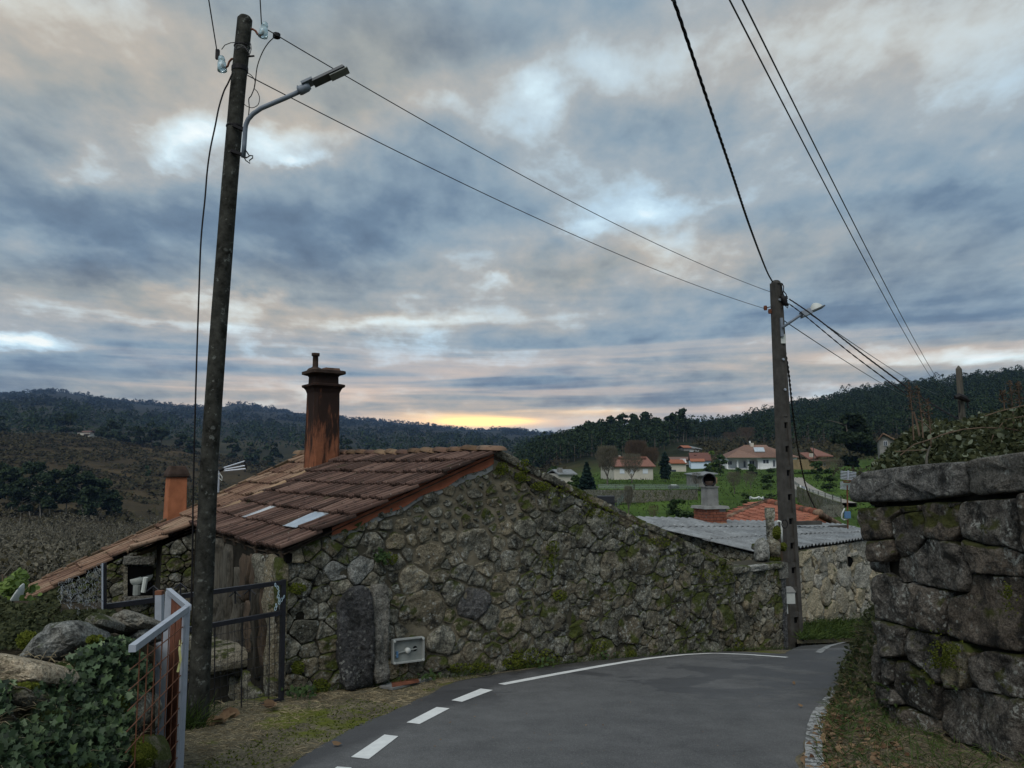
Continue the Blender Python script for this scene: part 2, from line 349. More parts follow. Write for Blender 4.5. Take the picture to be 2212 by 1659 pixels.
M_blackmetal = plain('black_painted_steel', (.016, .016, .021), .45, .4, var=.3)
M_galv = plain('galvanised_steel', (.40, .43, .48), .42, .5, metal=.35, var=.12, scale=12, bmp=.05)
M_rust = plain('rusty_sheet', (.15, .058, .034), .85, .15, var=.5, scale=9, bmp=.5, bscale=50)
M_rustwire = plain('rusty_wire', (.13, .055, .03), .8, .2, var=.4)
M_wire = plain('black_cable', (.011, .010, .011), .6, .2, var=.2)
M_alu = plain('dull_aluminium_wire', (.035, .035, .038), .5, .4, var=.2)
M_lampgrey = plain('grey_lamp_metal', (.17, .20, .24), .5, .4, var=.15)
M_lampdark = plain('dark_lamp_metal', (.06, .07, .08), .5, .4, var=.2)
M_pvc = plain('pale_plastic', (.50, .52, .49), .5, .3, var=.1, bmp=0)
M_greybox = plain('grey_plastic', (.21, .225, .21), .6, .25, var=.2, scale=10)
M_rim = plain('weathered_grey_rim', (.30, .315, .30), .6, .25, var=.12, bmp=0)
M_blue = plain('blue_plastic', (.08, .17, .30), .5, .3, var=.1, bmp=0)
M_chain = plain('pale_blue_chain', (.42, .55, .62), .4, .4, var=.1, bmp=0)
M_netwire = plain('dull_netting_wire', (.20, .215, .22), .5, .4, var=.2, bmp=0)
M_yellow = plain('pale_yellow_ribbon', (.45, .45, .20), .7, .2, var=.2)
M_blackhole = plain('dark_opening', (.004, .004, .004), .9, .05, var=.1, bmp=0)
M_wood = None
def wood_mat(name, c1, c2, dirx=8.):
    m, b, p = new_mat(name, .92, .1); q = pos(b); x, y, z = b.sep(q)[:3]; r = objrand(b)
    g = b.noise(b.comb(b.math('MULTIPLY', x, dirx * 2.6), b.math('MULTIPLY', y, dirx * 2.6), b.math('MULTIPLY', z, 1.4)), 1.3, 7, .68)
    c = b.ramp(b.math('ADD', b.math('MULTIPLY', g, .75), b.math('MULTIPLY', r, .3)), [(.34, c1), (.72, c2)])
    c = b.mix(b.math('MULTIPLY', b.step(b.noise(q, 2.6, 5, .65), .52, .66), .8), c, (.016, .015, .012, 1))
    b.l.new(c, p.inputs['Base Color']); bump(b, p, g, .9, .03); return m
M_oldwood = wood_mat('weathered_grey_board', (.024, .022, .018), (.125, .116, .096))
M_brownwood = wood_mat('brown_weathered_board', (.035, .026, .019), (.11, .082, .06))
def pole_mat():
    m, b, p = new_mat('lichened_pole', .93, .12); q = pos(b); n = b.noise(q, 9, 6, .7); z = b.sep(q)[2]
    c = b.ramp(n, [(.34, (.010, .010, .008)), (.66, (.055, .055, .047))])
    c = b.mix(b.math('MULTIPLY', b.step(b.noise(b.vmath('ADD', q, (2, 7, 5)), 13, 5, .7), .58, .66), .55), c, (.20, .21, .19, 1))
    c = b.mix(b.math('MULTIPLY', b.math('SUBTRACT', 1., b.step(b.math('ADD', b.vor(q, 7.5), b.math('MULTIPLY', b.math('SUBTRACT', n, .5), .5)), .05, .16)), .30), c, (.22, .23, .21, 1))
    b.l.new(c, p.inputs['Base Color']); bump(b, p, b.math('ADD', n, b.math('MULTIPLY', b.noise(q, 60, 4, .6), .4)), .7, .015); return m
M_pole = pole_mat()
M_conc = plain('grey_brown_concrete', (.062, .058, .052), .92, .12, var=.35, scale=5, bmp=.4, bscale=40)
def corr_mat():
    m, b, p = new_mat('fibre_cement_sheet', .9, .15); q = pos(b)
    c = b.ramp(b.noise(q, 2.2, 7, .68), [(.3, (.125, .132, .135)), (.7, (.27, .285, .29))])
    c = b.mix(b.math('MULTIPLY', b.step(b.noise(q, 14, 6, .7), .56, .66), .6), c, (.07, .07, .065, 1))
    c = b.mix(b.math('MULTIPLY', b.step(b.noise(b.vmath('ADD', q, (3, 3, 3)), 9, 4, .7), .60, .68), .6), c, (.42, .43, .42, 1))
    b.l.new(c, p.inputs['Base Color']); bump(b, p, b.noise(q, 60, 4, .6), .3, .006); return m
M_corr = corr_mat()
M_brick = plain('red_brick', (.20, .075, .048), .9, .12, var=.35, scale=7, bmp=.4, bscale=50)
M_white = plain('white_render', (.72, .73, .72), .85, .15, var=.06, scale=2)
M_cream = plain('beige_render', (.48, .45, .38), .88, .12, var=.1, scale=1)
M_ochre = plain('ochre_render', (.30, .22, .12), .9, .1, var=.2, scale=1)
M_greystone = plain('grey_stone_masonry', (.20, .195, .18), .92, .1, var=.4, scale=3)
M_winglass = plain('dark_window_glass', (.05, .06, .075), .12, .5, var=.2, bmp=0)
M_shutter = plain('white_shutter', (.62, .66, .70), .6, .3, var=.05, bmp=0)
M_redroof = tile_mat('far_red_tile', (.12, .056, .044), (.17, .078, .058), (.22, .108, .08), False)
M_brownroof = tile_mat('far_brown_tile', (.12, .070, .054), (.17, .10, .076), (.22, .135, .10), False)
M_orangeroof = tile_mat('far_orange_tile', (.24, .085, .045), (.31, .11, .058), (.36, .15, .085), False)
M_bluewall = plain('bluish_white_wall', (.55, .66, .76), .85, .15, var=.05)
M_glasspane = None
def pane_mat():
    m, b, p = new_mat('wired_roof_glass', .10, .8); q = pos(b)
    b.l.new(b.ramp(b.noise(q, 6, 5, .6), [(.35, (.42, .45, .47)), (.65, (.60, .63, .65))]), p.inputs['Base Color'])
    p.inputs['Metallic'].default_value = .35; return m
M_glasspane = pane_mat()
def insul_mat():
    m, b, p = new_mat('pale_blue_insulator_glass', .12, .6); p.inputs['Base Color'].default_value = (.62, .78, .82, 1)
    p.inputs['Transmission Weight'].default_value = .55; p.inputs['IOR'].default_value = 1.3; return m
M_insul = insul_mat()
M_ivy = leaf_mat('ivy_leaf', (.010, .020, .011), (.068, .108, .050), 2.5, .55, .22, .12)
M_ivy2 = leaf_mat('young_ivy_leaf', (.05, .09, .035), (.15, .22, .09), 3, .45, .35, .15)
M_moss = leaf_mat('moss_blade', (.035, .048, .008), (.125, .14, .024), 3, .9, .05, .2)
M_grass = leaf_mat('grass_blade', (.022, .042, .010), (.085, .125, .032), 2, .7, .15, .25)
M_straw = leaf_mat('dry_straw', (.13, .10, .055), (.42, .35, .22), 2, .85, .1, .2)
M_strawdark = leaf_mat('old_straw', (.05, .040, .024), (.20, .16, .10), 2, .9, .05, .15)
M_dead = leaf_mat('dead_leaf', (.08, .042, .024), (.28, .19, .11), 4, .8, .1, .15)
M_bramble = leaf_mat('bramble_leaf', (.012, .018, .007), (.062, .068, .030), 1.2, .75, .12, .2)
M_bramble2 = leaf_mat('pale_bramble_leaf', (.06, .08, .045), (.18, .20, .135), 2, .5, .3, .25)
M_shrub = leaf_mat('bright_shrub_leaf', (.045, .085, .018), (.17, .24, .05), 2, .55, .25, .3)
M_euc = leaf_mat('eucalyptus_leaf', (.010, .020, .011), (.050, .074, .034), .12, .75, .12, .2)
M_pine = leaf_mat('pine_needles', (.007, .014, .009), (.030, .046, .022), .12, .8, .1, .15)
M_forest = leaf_mat('wood_canopy', (.005, .012, .007), (.036, .058, .024), .028, .8, .1, .2)
M_ridge = leaf_mat('distant_wood', (.012, .018, .011), (.022, .030, .017), .004, .9, .03, .1)
M_conifer = leaf_mat('dark_conifer', (.006, .016, .014), (.024, .045, .034), .4, .8, .1, .1)
M_bush = leaf_mat('garden_bush_leaf', (.016, .034, .012), (.065, .105, .034), .4, .7, .15, .2)
M_heath = leaf_mat('heath_scrub', (.016, .017, .009), (.068, .058, .030), .02, .9, .05, .15)
M_twig = leaf_mat('bare_twig', (.052, .047, .034), (.155, .142, .105), .05, .9, .05, .1)
M_twigred = leaf_mat('rusty_twig', (.045, .035, .026), (.115, .080, .055), .3, .9, .05, .1)
M_bark = plain('grey_bark', (.10, .088, .072), .9, .1, var=.35, scale=4)
M_palebark = plain('pale_eucalyptus_bark', (.26, .235, .195), .9, .1, var=.3, scale=2)
M_stem = plain('brown_stem', (.12, .085, .06), .85, .15, var=.35, scale=9)

# ------------------------------------------------------------ ground heights
def sm(a, b_, x):
    t = max(0., min(1., (x - a) / (b_ - a))); return t * t * (3 - 2 * t)
def G(x, y):
    """height of the lane and its verges (the eye is at z = 0)"""
    if y <= 10.5: z = -1.65 - .10 * y
    elif y <= 13.5:
        t = y - 10.5; z = -2.70 - .10 * t - .10 * t * t / 6
    else: z = -3.15 - .20 * (y - 13.5)
    if y > 19: z += .06 * (y - 19)
    return z
def hit(px, py, dz=0., ymax=40.):
    r = ray(px, py); r = r / r.y; y = 1.5
    while y < ymax:
        if r.z * y < G(r.x * y, y) + dz:
            a, c = y - .05, y
            for _ in range(20):
                m = (a + c) / 2
                if r.z * m < G(r.x * m, m) + dz: c = m
                else: a = m
            return Vector((r.x * c, c, G(r.x * c, c) + dz))
        y += .05
    return r * ymax
def mat_terrain():
    m, b, p = new_mat('valley_ground', .95, .05); q = pos(b)
    at = b.new('ShaderNodeVertexColor', layer_name='zone').outputs[0]
    n = b.noise(q, .035, 8, .7); n2 = b.noise(q, .6, 6, .7); n3 = b.noise(q, .009, 6, .65)
    c = b.mix(1., at, b.ramp(n, [(.3, (.55, .55, .55)), (.7, (1.45, 1.4, 1.35))]), 'MULTIPLY')
    c = b.mix(1., c, b.ramp(n2, [(.3, (.65, .68, .6)), (.7, (1.35, 1.3, 1.3))]), 'MULTIPLY')
    c = b.mix(1., c, b.ramp(n3, [(.35, (.7, .75, .7)), (.65, (1.3, 1.2, 1.15))]), 'MULTIPLY')
    b.l.new(c, p.inputs['Base Color']); bump(b, p, n2, .6, .4); return m
M_terrain = mat_terrain()
# columns: photo x -> list of (distance, photo y of the bare ground)
COLS = {
 -900: [(30, 1330), (60, 1270), (100, 1225), (150, 1160), (220, 1090), (320, 1010), (420, 950), (480, 935), (600, 940), (900, 905), (1500, 870), (2600, 845)],
 0:    [(30, 1330), (60, 1275), (100, 1230), (150, 1170), (220, 1095), (320, 1015), (420, 955), (480, 936), (600, 945), (900, 905), (1500, 872), (2600, 846)],
 110:  [(30, 1330), (60, 1275), (100, 1232), (150, 1172), (220, 1098), (320, 1022), (420, 962), (480, 942), (600, 948), (900, 905), (1500, 868), (2600, 836)],
 200:  [(30, 1330), (60, 1278), (100, 1235), (150, 1175), (220, 1103), (320, 1030), (420, 968), (480, 950), (600, 950), (900, 912), (1500, 878), (2600, 850)],
 400:  [(30, 1330), (60, 1280), (100, 1238), (150, 1180), (220, 1115), (320, 1050), (420, 988), (480, 972), (600, 958), (900, 935), (1500, 900), (2600, 871)],
 480:  [(30, 1330), (60, 1280), (100, 1240), (150, 1182), (220, 1118), (320, 1058), (420, 1005), (480, 990), (600, 970), (900, 942), (1500, 905), (2600, 872)],
 515:  [(30, 1330), (60, 1280), (100, 1240), (150, 1182), (220, 1118), (320, 1060), (420, 1008), (480, 994), (600, 972), (900, 944), (1500, 905), (2600, 863)],
 600:  [(30, 1330), (60, 1280), (100, 1240), (150, 1182), (220, 1118), (320, 1062), (420, 1014), (480, 1000), (600, 978), (900, 948), (1500, 910), (2600, 880)],
 850:  [(30, 1320), (60, 1260), (100, 1210), (150, 1160), (220, 1100), (320, 1060), (420, 1020), (480, 1008), (600, 986), (900, 960), (1500, 930), (2600, 905)],
 1000: [(30, 1320), (60, 1220), (100, 1160), (150, 1110), (220, 1070), (320, 1040), (420, 1014), (480, 1002), (600, 986), (900, 966), (1500, 942), (2600, 921)],
 1110: [(30, 1300), (60, 1180), (100, 1120), (150, 1080), (220, 1045), (320, 1020), (420, 1004), (480, 998), (600, 986), (900, 968), (1500, 944), (2600, 921)],
 1200: [(30, 1280), (60, 1150), (100, 1085), (150, 1050), (220, 1020), (320, 985), (400, 978), (480, 985), (600, 985), (900, 972), (1500, 950), (2600, 930)],
 1300: [(30, 1240), (60, 1120), (80, 1078), (100, 1055), (130, 1034), (165, 1022), (220, 996), (320, 960), (400, 950), (480, 962), (600, 975), (900, 975), (1500, 960), (2600, 945)],
 1440: [(30, 1240), (60, 1120), (80, 1080), (100, 1055), (130, 1034), (165, 1020), (220, 992), (320, 956), (400, 944), (480, 950), (600, 955), (900, 960), (1500, 955), (2600, 950)],
 1540: [(30, 1240), (60, 1120), (80, 1084), (100, 1060), (130, 1038), (165, 1020), (220, 985), (320, 958), (400, 948), (480, 942), (600, 936), (900, 930), (1500, 940), (2600, 950)],
 1700: [(30, 1240), (60, 1118), (80, 1086), (100, 1062), (130, 1036), (165, 1018), (220, 982), (320, 948), (400, 924), (480, 908), (600, 894), (900, 900), (1500, 930), (2600, 950)],
 1900: [(30, 1230), (60, 1112), (80, 1078), (100, 1052), (130, 1026), (165, 1008), (220, 972), (320, 930), (400, 900), (480, 876), (600, 850), (900, 880), (1500, 920), (2600, 950)],
 2212: [(30, 1220), (60, 1100), (80, 1066), (100, 1040), (130, 1014), (165, 996), (220, 955), (320, 906), (400, 872), (480, 846), (600, 814), (900, 850), (1500, 910), (2600, 950)],
 3100: [(30, 1220), (60, 1100), (80, 1066), (100, 1040), (130, 1014), (165, 996), (220, 955), (320, 906), (400, 872), (480, 846), (600, 814), (900, 850), (1500, 910), (2600, 950)],
}
def _cols():
    out = []
    for px, lst in sorted(COLS.items()):
        az = math.degrees(math.atan2((px - CX) / FPX, 1.0)); pr = []
        for r, y in lst:
            if r == 2600: y += 7
            d = ray(px, y); h = math.hypot(d.x, d.y); pr.append((r, d.z / h * r))
        pr.append((3600, pr[-1][1] * .9)); pr.append((9000, pr[-1][1] * .5))
        z12 = -4.6 if px < 1000 else (-3.6 if px < 1250 else -3.3)
        z20 = -5.2 if px < 1250 else -4.9
        pr = [(0, -2.6), (6, -3.2 if px < 1000 else -2.9), (12, z12), (20, z20)] + pr
        out.append((az, np.array([a for a, _ in pr]), np.array([z for _, z in pr])))
    return out
TC = _cols()
TAZ = np.array([c[0] for c in TC])
def T0(az, r):
    """terrain height without roughness; az in degrees from +Y towards +X"""
    if az <= TAZ[0]: a, b_, t = TC[0], TC[0], 0.
    elif az >= TAZ[-1]: a, b_, t = TC[-1], TC[-1], 0.
    else:
        i = int(np.searchsorted(TAZ, az)) - 1; a, b_ = TC[i], TC[i + 1]; t = (az - a[0]) / (b_[0] - a[0])
    z = (1 - t) * np.interp(r, a[1], a[2]) + t * np.interp(r, b_[1], b_[2])
    back = sm(62, 100, abs(az))
    return (1 - back) * z + back * (-2.6 + .035 * max(0, r - 12)) if back > 0 else z
def T(x, y):
    r = math.hypot(x, y); az = math.degrees(math.atan2(x, y)); z = float(T0(az, r))
    if r > 25:
        amp = min(9., .012 * r); z += amp * .5 * (mnoise.noise(Vector((x / (r * .11 + 12), y / (r * .11 + 12), 3))))
        z += amp * .25 * mnoise.noise(Vector((x / (r * .03 + 5), y / (r * .03 + 5), 8)))
    return z
def onT(px, r, dz=0.):
    d = ray(px, 900); az = math.atan2(d.x, d.y); x, y = r * math.sin(az), r * math.cos(az)
    return Vector((x, y, T(x, y) + dz))
def build_terrain():
    azs = list(np.concatenate([np.arange(-180, -48, 6), np.arange(-48, 48, .42), np.arange(48, 180, 6)]))
    rs = [0.5] + list(np.geomspace(4, 4400, 180)); nA, nR = len(azs), len(rs)
    vs, cols = [], []
    for r in rs:
        for az in azs:
            a = R(az); x, y = r * math.sin(a), r * math.cos(a); z = T(x, y)
            vs.append((x, y, z)); px = CX + FPX * math.tan(a) if abs(az) < 60 else (-900 if az < 0 else 3100)
            n = mnoise.noise(Vector((x / 60., y / 60., 1))) ; n2 = mnoise.noise(Vector((x / 300., y / 300., 5)))
            if r < 28: c = (.045, .05, .02)
            else:
                g = 1 - sm(150, 215, r + 30 * n)
                cr_ = np.array((.052, .094, .021)) * g + np.array((.040, .040, .020)) * (1 - g)
                if r > 230: cr_ = np.array((.022, .027, .014))
                h = sm(90, 150, r + 20 * n) * (1 - sm(470, 560, r + 40 * n))
                cl_ = np.array((.046, .037, .021)) * h + np.array((.030, .030, .017)) * (1 - h)
                if r > 800:
                    f = .5 + .5 * n2
                    cl_ = np.array((.018, .024, .015)) * (1 - f) + np.array((.028, .026, .018)) * f
                w_ = sm(1130, 1250, px + 40 * n); c = cr_ * w_ + cl_ * (1 - w_)
            cols.append((*c, 1))
    fs = []
    for i in range(nR - 1):
        for k in range(nA):
            k2 = (k + 1) % nA; fs.append((i * nA + k, i * nA + k2, (i + 1) * nA + k2, (i + 1) * nA + k))
    me = bpy.data.meshes.new('terrain'); me.from_pydata(vs, [], fs)
    at = me.color_attributes.new('zone', 'FLOAT_COLOR', 'POINT'); at.data.foreach_set('color', np.array(cols, dtype=np.float32).reshape(-1))
    me.materials.append(M_terrain); me.polygons.foreach_set('use_smooth', [True] * len(me.polygons)); me.update()
    o = link('terrain', me); o['kind'] = 'structure'
build_terrain()

# ------------------------------------------------------------ verge, lane, markings
GA = Vector((.815, .58, 0)).normalized(); DA = Vector((-.58, .815, 0)).normalized(); HC = Vector((-2.55, 8.75, 0))
def verge_mat():
    m, b, p = new_mat('verge_earth', .95, .06); q = pos(b)
    x, y, z = b.sep(q)[:3]
    w = b.noise(q, 3.2, 7, .68); f = b.noise(q, 38, 5, .72)
    fib = b.noise(b.comb(b.math('MULTIPLY', x, 22.), b.math('MULTIPLY', y, 70.), 0.), 1., 5, .7, .8)
    c = b.ramp(b.math('ADD', b.math('MULTIPLY', w, .55), b.math('MULTIPLY', f, .45)), [(.36, (.045, .041, .029)), (.52, (.12, .105, .072)), (.68, (.22, .195, .13))])
    c = b.mix(b.math('MULTIPLY', b.step(fib, .53, .63), .8), c, (.36, .30, .19, 1))
    # moss gathers in a band beside the asphalt
    c = b.mix(b.math('MULTIPLY', b.step(b.math('ADD', b.noise(b.vmath('ADD', q, (3, 3, 1)), 1.15, 6, .62), b.math('MULTIPLY', f, .12)), .60, .68), .9), c, b.mix(f, (.045, .058, .009, 1), (.17, .19, .028, 1)))
    b.l.new(c, p.inputs['Base Color']); bump(b, p, b.math('ADD', w, b.math('MULTIPLY', f, .5)), .9, .03); return m
M_verge = verge_mat()
def build_verge():
    xs = np.arange(-6, 14.01, .11); ys = np.arange(-4, 21.01, .11); vs, fs = [], []
    for y in ys:
        for x in xs:
            z = G(x, y) - .022 + .010 * mnoise.noise(Vector((x * 2.3, y * 2.3, 0)))
            # the courtyard behind the gate and everything left of the bank lies lower
            left = (-2.5 - .10 * (y - 6)) - x
            z -= .55 * sm(.25, 1.3, left) + 1.2 * sm(1.2, 3.2, left)
            sd = (Vector((x, y, 0)) - HC).dot(DA)
            z -= .35 * sm(.1, .5, sd) if sd > .1 else 0
            vs.append((x, y, z))
    n = len(xs)
    for j in range(len(ys) - 1):
        for i in range(n - 1): fs.append((j * n + i, j * n + i + 1, (j + 1) * n + i + 1, (j + 1) * n + i))
    me = bpy.data.meshes.new('verge_ground'); me.from_pydata(vs, [], fs); me.materials.append(M_verge)
    me.polygons.foreach_set('use_smooth', [True] * len(me.polygons)); me.update(); o = link('verge_ground', me); o['kind'] = 'structure'
build_verge()
def poly_at(pl, t):
    """point at fraction t of a polyline's length"""
    ds = [0.]
    for a, b_ in zip(pl, pl[1:]): ds.append(ds[-1] + (b_ - a).length)
    d = t * ds[-1]
    for i in range(len(pl) - 1):
        if d <= ds[i + 1] or i == len(pl) - 2: return pl[i].lerp(pl[i + 1], (d - ds[i]) / max(1e-6, ds[i + 1] - ds[i]))
def d3(x, y): return (x * .3224 + 384, y * .3224 + 1371.5)
def d4(x, y): return (x * .2395 + 1755.5, y * .2395 + 1261.8)
LANE_L = [Vector((-4.2, -4, 0)), Vector((-2.75, 2, 0))] + [hit(*p) for p in ((610, 1659), (658, 1616), (739, 1575), (835, 1536), (913, 1500), (975, 1468), (1085, 1449), (1280, 1423), (1480, 1406), (1600, 1407), (1690, 1413))] + [Vector((5.6, 15.6, 0)), Vector((6.6, 16.9, 0)), Vector((8.6, 18.2, 0)), Vector((13, 20, 0))]
LANE_R = [Vector((1.6, -4, 0)), Vector((1.9, 3, 0))] + [hit(*p) for p in ((1728, 1659), (1742, 1610), (1765, 1562), (1795, 1512), (1820, 1462), (1836, 1420))] + [Vector((7.3, 13.8, 0)), Vector((8.6, 15.2, 0)), Vector((13, 17, 0))]
def road_mat():
    m, b, p = new_mat('worn_asphalt', .85, .25); q = pos(b)
    big = b.noise(q, .45, 5, .6); mid = b.noise(q, 3, 6, .65); fin = b.noise(q, 48, 6, .8); agg = b.vor(q, 95)
    c = b.ramp(b.math('ADD', b.math('MULTIPLY', big, .32), b.math('ADD', b.math('MULTIPLY', mid, .33), b.math('MULTIPLY', fin, .35))), [(.36, (.054, .055, .056)), (.62, (.132, .132, .131))])
    c = b.mix(b.math('MULTIPLY', b.math('SUBTRACT', 1., b.step(agg, .16, .30)), .5), c, (.30, .30, .29, 1))
    c = b.mix(b.math('MULTIPLY', b.math('SUBTRACT', 1., b.step(b.vor(b.vmath('ADD', q, (3, 1, 2)), 9), .035, .06)), .55), c, (.03, .03, .03, 1))
    x, y, z = b.sep(q)[:3]
    damp = b.noise(b.comb(b.math('MULTIPLY', x, .55), b.math('MULTIPLY', y, .75), 2.), 1.15, 6, .6, .3)
    far = b.math('MULTIPLY', b.step(y, 7.2, 9.6), b.step(damp, .52, .545))
    c = b.mix(b.math('MULTIPLY', far, .62), c, (.050, .051, .055, 1))
    # newer, darker strip of asphalt along the left edge
    e = b.math('SUBTRACT', x, b.math('MULTIPLY', b.math('SUBTRACT', y, 6.0), .40))
    edge = b.math('SUBTRACT', 1., b.step(b.math('ADD', e, b.math('MULTIPLY', b.math('SUBTRACT', mid, .5), .30)), -1.62, -1.38))
    c = b.mix(b.math('MULTIPLY', edge, .6), c, (.045, .045, .048, 1))
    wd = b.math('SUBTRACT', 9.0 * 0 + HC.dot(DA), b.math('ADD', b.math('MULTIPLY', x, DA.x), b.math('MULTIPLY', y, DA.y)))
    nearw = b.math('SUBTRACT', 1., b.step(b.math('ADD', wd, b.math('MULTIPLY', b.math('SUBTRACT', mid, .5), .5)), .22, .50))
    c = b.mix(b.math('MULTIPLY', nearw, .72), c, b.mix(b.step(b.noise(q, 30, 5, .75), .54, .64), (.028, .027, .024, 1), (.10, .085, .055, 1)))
    b.l.new(c, p.inputs['Base Color']); b.l.new(b.math('SUBTRACT', .88, b.math('MULTIPLY', far, .28)), p.inputs['Roughness'])
    bump(b, p, b.math('ADD', b.math('MULTIPLY', fin, .7), b.math('MULTIPLY', agg, .6)), .55, .006); return m
M_road = road_mat()
def build_road():
    nU, nV = 120, 24; vs, fs = [], []
    for i in range(nU + 1):
        a, c = poly_at(LANE_L, i / nU), poly_at(LANE_R, i / nU)
        for j in range(nV + 1):
            q = a.lerp(c, j / nV)
            if j == 0: q = q + Vector((.03 * mnoise.noise(q * 6), .03 * mnoise.noise(q * 6 + Vector((9, 0, 0))), 0))
            vs.append((q.x, q.y, G(q.x, q.y) - (.025 if j in (0, nV) else 0.)))
    for i in range(nU):
        for j in range(nV): a = i * (nV + 1) + j; fs.append((a, a + 1, a + nV + 2, a + nV + 1))
    me = bpy.data.meshes.new('road'); me.from_pydata(vs, [], fs); me.materials.append(M_road)
    me.polygons.foreach_set('use_smooth', [True] * len(me.polygons)); me.update(); o = link('road', me); o['kind'] = 'structure'; return o
road = build_road()
def paint_mat(name, wear):
    m, b, p = new_mat(name, .7, .25); q = pos(b); n = b.noise(q, 26 if wear < .1 else 13, 6, .72); n2 = b.noise(q, 6, 6, .65)
    k_ = .46 if wear > .1 else 1.
    c = b.ramp(n2, [(.3, (.60 * k_, .61 * k_, .60 * k_)), (.7, (.78 * k_, .79 * k_, .76 * k_))])
    c = b.mix(b.step(b.math('ADD', b.math('MULTIPLY', n, .6), b.math('MULTIPLY', n2, .4)), .66 - wear, .70 - wear), c, (.10, .10, .095, 1))
    b.l.new(c, p.inputs['Base Color']); bump(b, p, b.noise(q, 110, 3, .7), .3, .004); return m
M_paint = paint_mat('white_road_paint', .03); M_paintworn = paint_mat('worn_road_paint', .17)
def ribbon(name, line, w, mat, side=0.):
    pts = [Vector((q.x, q.y, 0)) for q in line]; N = max(8, int(sum((b_ - a).length for a, b_ in zip(pts, pts[1:])) / .12))
    mb = MB(); vs, fs = [], []
    for i in range(N + 1):
        q = poly_at(pts, i / N); q2 = poly_at(pts, min(1, i / N + .01)); q0 = poly_at(pts, max(0, i / N - .01)); t = (q2 - q0).normalized(); nn = Vector((-t.y, t.x, 0))
        for s_ in (-.5, 0, .5):
            e = q + nn * (w * (s_ + side) + .006 * mnoise.noise(Vector((i * .9, s_, 1)))); vs.append((e.x, e.y, G(e.x, e.y) + .005))
    for i in range(N):
        for j in range(2): a = i * 3 + j; fs.append((a, a + 1, a + 4, a + 3))
    mb.add(vs, fs); return mb.build(name, mat, road)
def dash(corners):
    c = [hit(*q) for q in corners]; vs, fs = [], []; n = 8
    for i in range(n + 1):
        a, b_ = c[0].lerp(c[3], i / n), c[1].lerp(c[2], i / n)
        for j in range(3):
            q = a.lerp(b_, j / 2); vs.append((q.x, q.y, G(q.x, q.y) + .005))
    for i in range(n):
        for j in range(2): a = i * 3 + j; fs.append((a, a + 1, a + 4, a + 3))
    return MB().add(vs, fs).build('road_dash', M_paint, road)
dash([d3(*q) for q in ((1160, 822), (1280, 835), (1478, 682), (1385, 671))])
dash([d3(*q) for q in ((1533, 590), (1620, 600), (1822, 495), (1735, 486))])
dash([d3(*q) for q in ((1833, 441), (1905, 451), (2112, 372), (2030, 362))])
dash([d3(*q) for q in ((900, 1010), (1040, 1030), (1165, 893), (1068, 886))])
ribbon('edge_line', [hit(*q) for q in ((1083, 1479), (1200, 1457), (1330, 1434), (1400, 1423), (1480, 1414.5), (1540, 1411.5), (1610, 1414), (1700, 1420.5))], .11, M_paint)
ribbon('edge_line', [hit(*q) for q in ((1768, 1411), (1790, 1396), (1832, 1383.5))], .11, M_paintworn)
ribbon('worn_edge_line', [hit(*q) for q in ((1812, 1494), (1790, 1514), (1770, 1540), (1760, 1570), (1757, 1605), (1760, 1660), (1770, 1740))], .13, M_paintworn)

# ------------------------------------------------------------ stonework
def clip(poly, nx, ny, d):
    out = []; n = len(poly)
    for i in range(n):
        p, q = poly[i], poly[(i + 1) % n]; a, b_ = p[0] * nx + p[1] * ny - d, q[0] * nx + q[1] * ny - d
        if a <= 0: out.append(p)
        if a * b_ < 0: t = a / (a - b_); out.append((p[0] + (q[0] - p[0]) * t, p[1] + (q[1] - p[1]) * t))
    return out
def power_cells(sites, poly, zs=1.0):
    """cells of a weighted Voronoi diagram; zs > 1 makes the cells wider than tall"""
    pts = [(a, b_ * zs, r) for a, b_, r in sites]; base = [(a, b_ * zs) for a, b_ in poly]; out = []
    for i, (a, b_, r) in enumerate(pts):
        c = base
        for j, (a2, b2, r2) in enumerate(pts):
            if i == j: continue
            dx, dy = a2 - a, b2 - b_; dd = dx * dx + dy * dy
            if dd > (2.2 * (r + r2) + .5) ** 2: continue
            c = clip(c, 2 * dx, 2 * dy, a2 * a2 + b2 * b2 - a * a - b_ * b_ - r2 * r2 + r * r)
            if len(c) < 3: break
        out.append([(p, q / zs) for p, q in c] if len(c) >= 3 else None)
    return out
def area(p): return abs(sum(p[i][0] * p[(i + 1) % len(p)][1] - p[(i + 1) % len(p)][0] * p[i][1] for i in range(len(p)))) / 2
def in_poly(x, y, p):
    c = False; n = len(p)
    for i in range(n):
        (x1, y1), (x2, y2) = p[i], p[(i + 1) % n]
        if (y1 > y) != (y2 > y) and x < (x2 - x1) * (y - y1) / (y2 - y1) + x1: c = not c
    return c
def fill_sites(sites, poly, rfun, tries=9000, pack=.86, zs=1.0, avoid=()):
    sites = list(sites); xs = [p[0] for p in poly]; ys = [p[1] for p in poly]
    for k in range(tries):
        a, b_ = random.uniform(min(xs), max(xs)), random.uniform(min(ys), max(ys))
        if not in_poly(a, b_, poly) or any(in_poly(a, b_, q) for q in avoid): continue
        r = rfun(a, b_) * random.choice((1.9, 1.4, 1.05, .8, .6, .45)) * (1 if k < tries * .5 else .7)
        if all((a - a2) ** 2 + ((b_ - b2) * zs) ** 2 > (pack * (r + r2)) ** 2 for a2, b2, r2 in sites): sites.append((a, b_, r))
    return sites
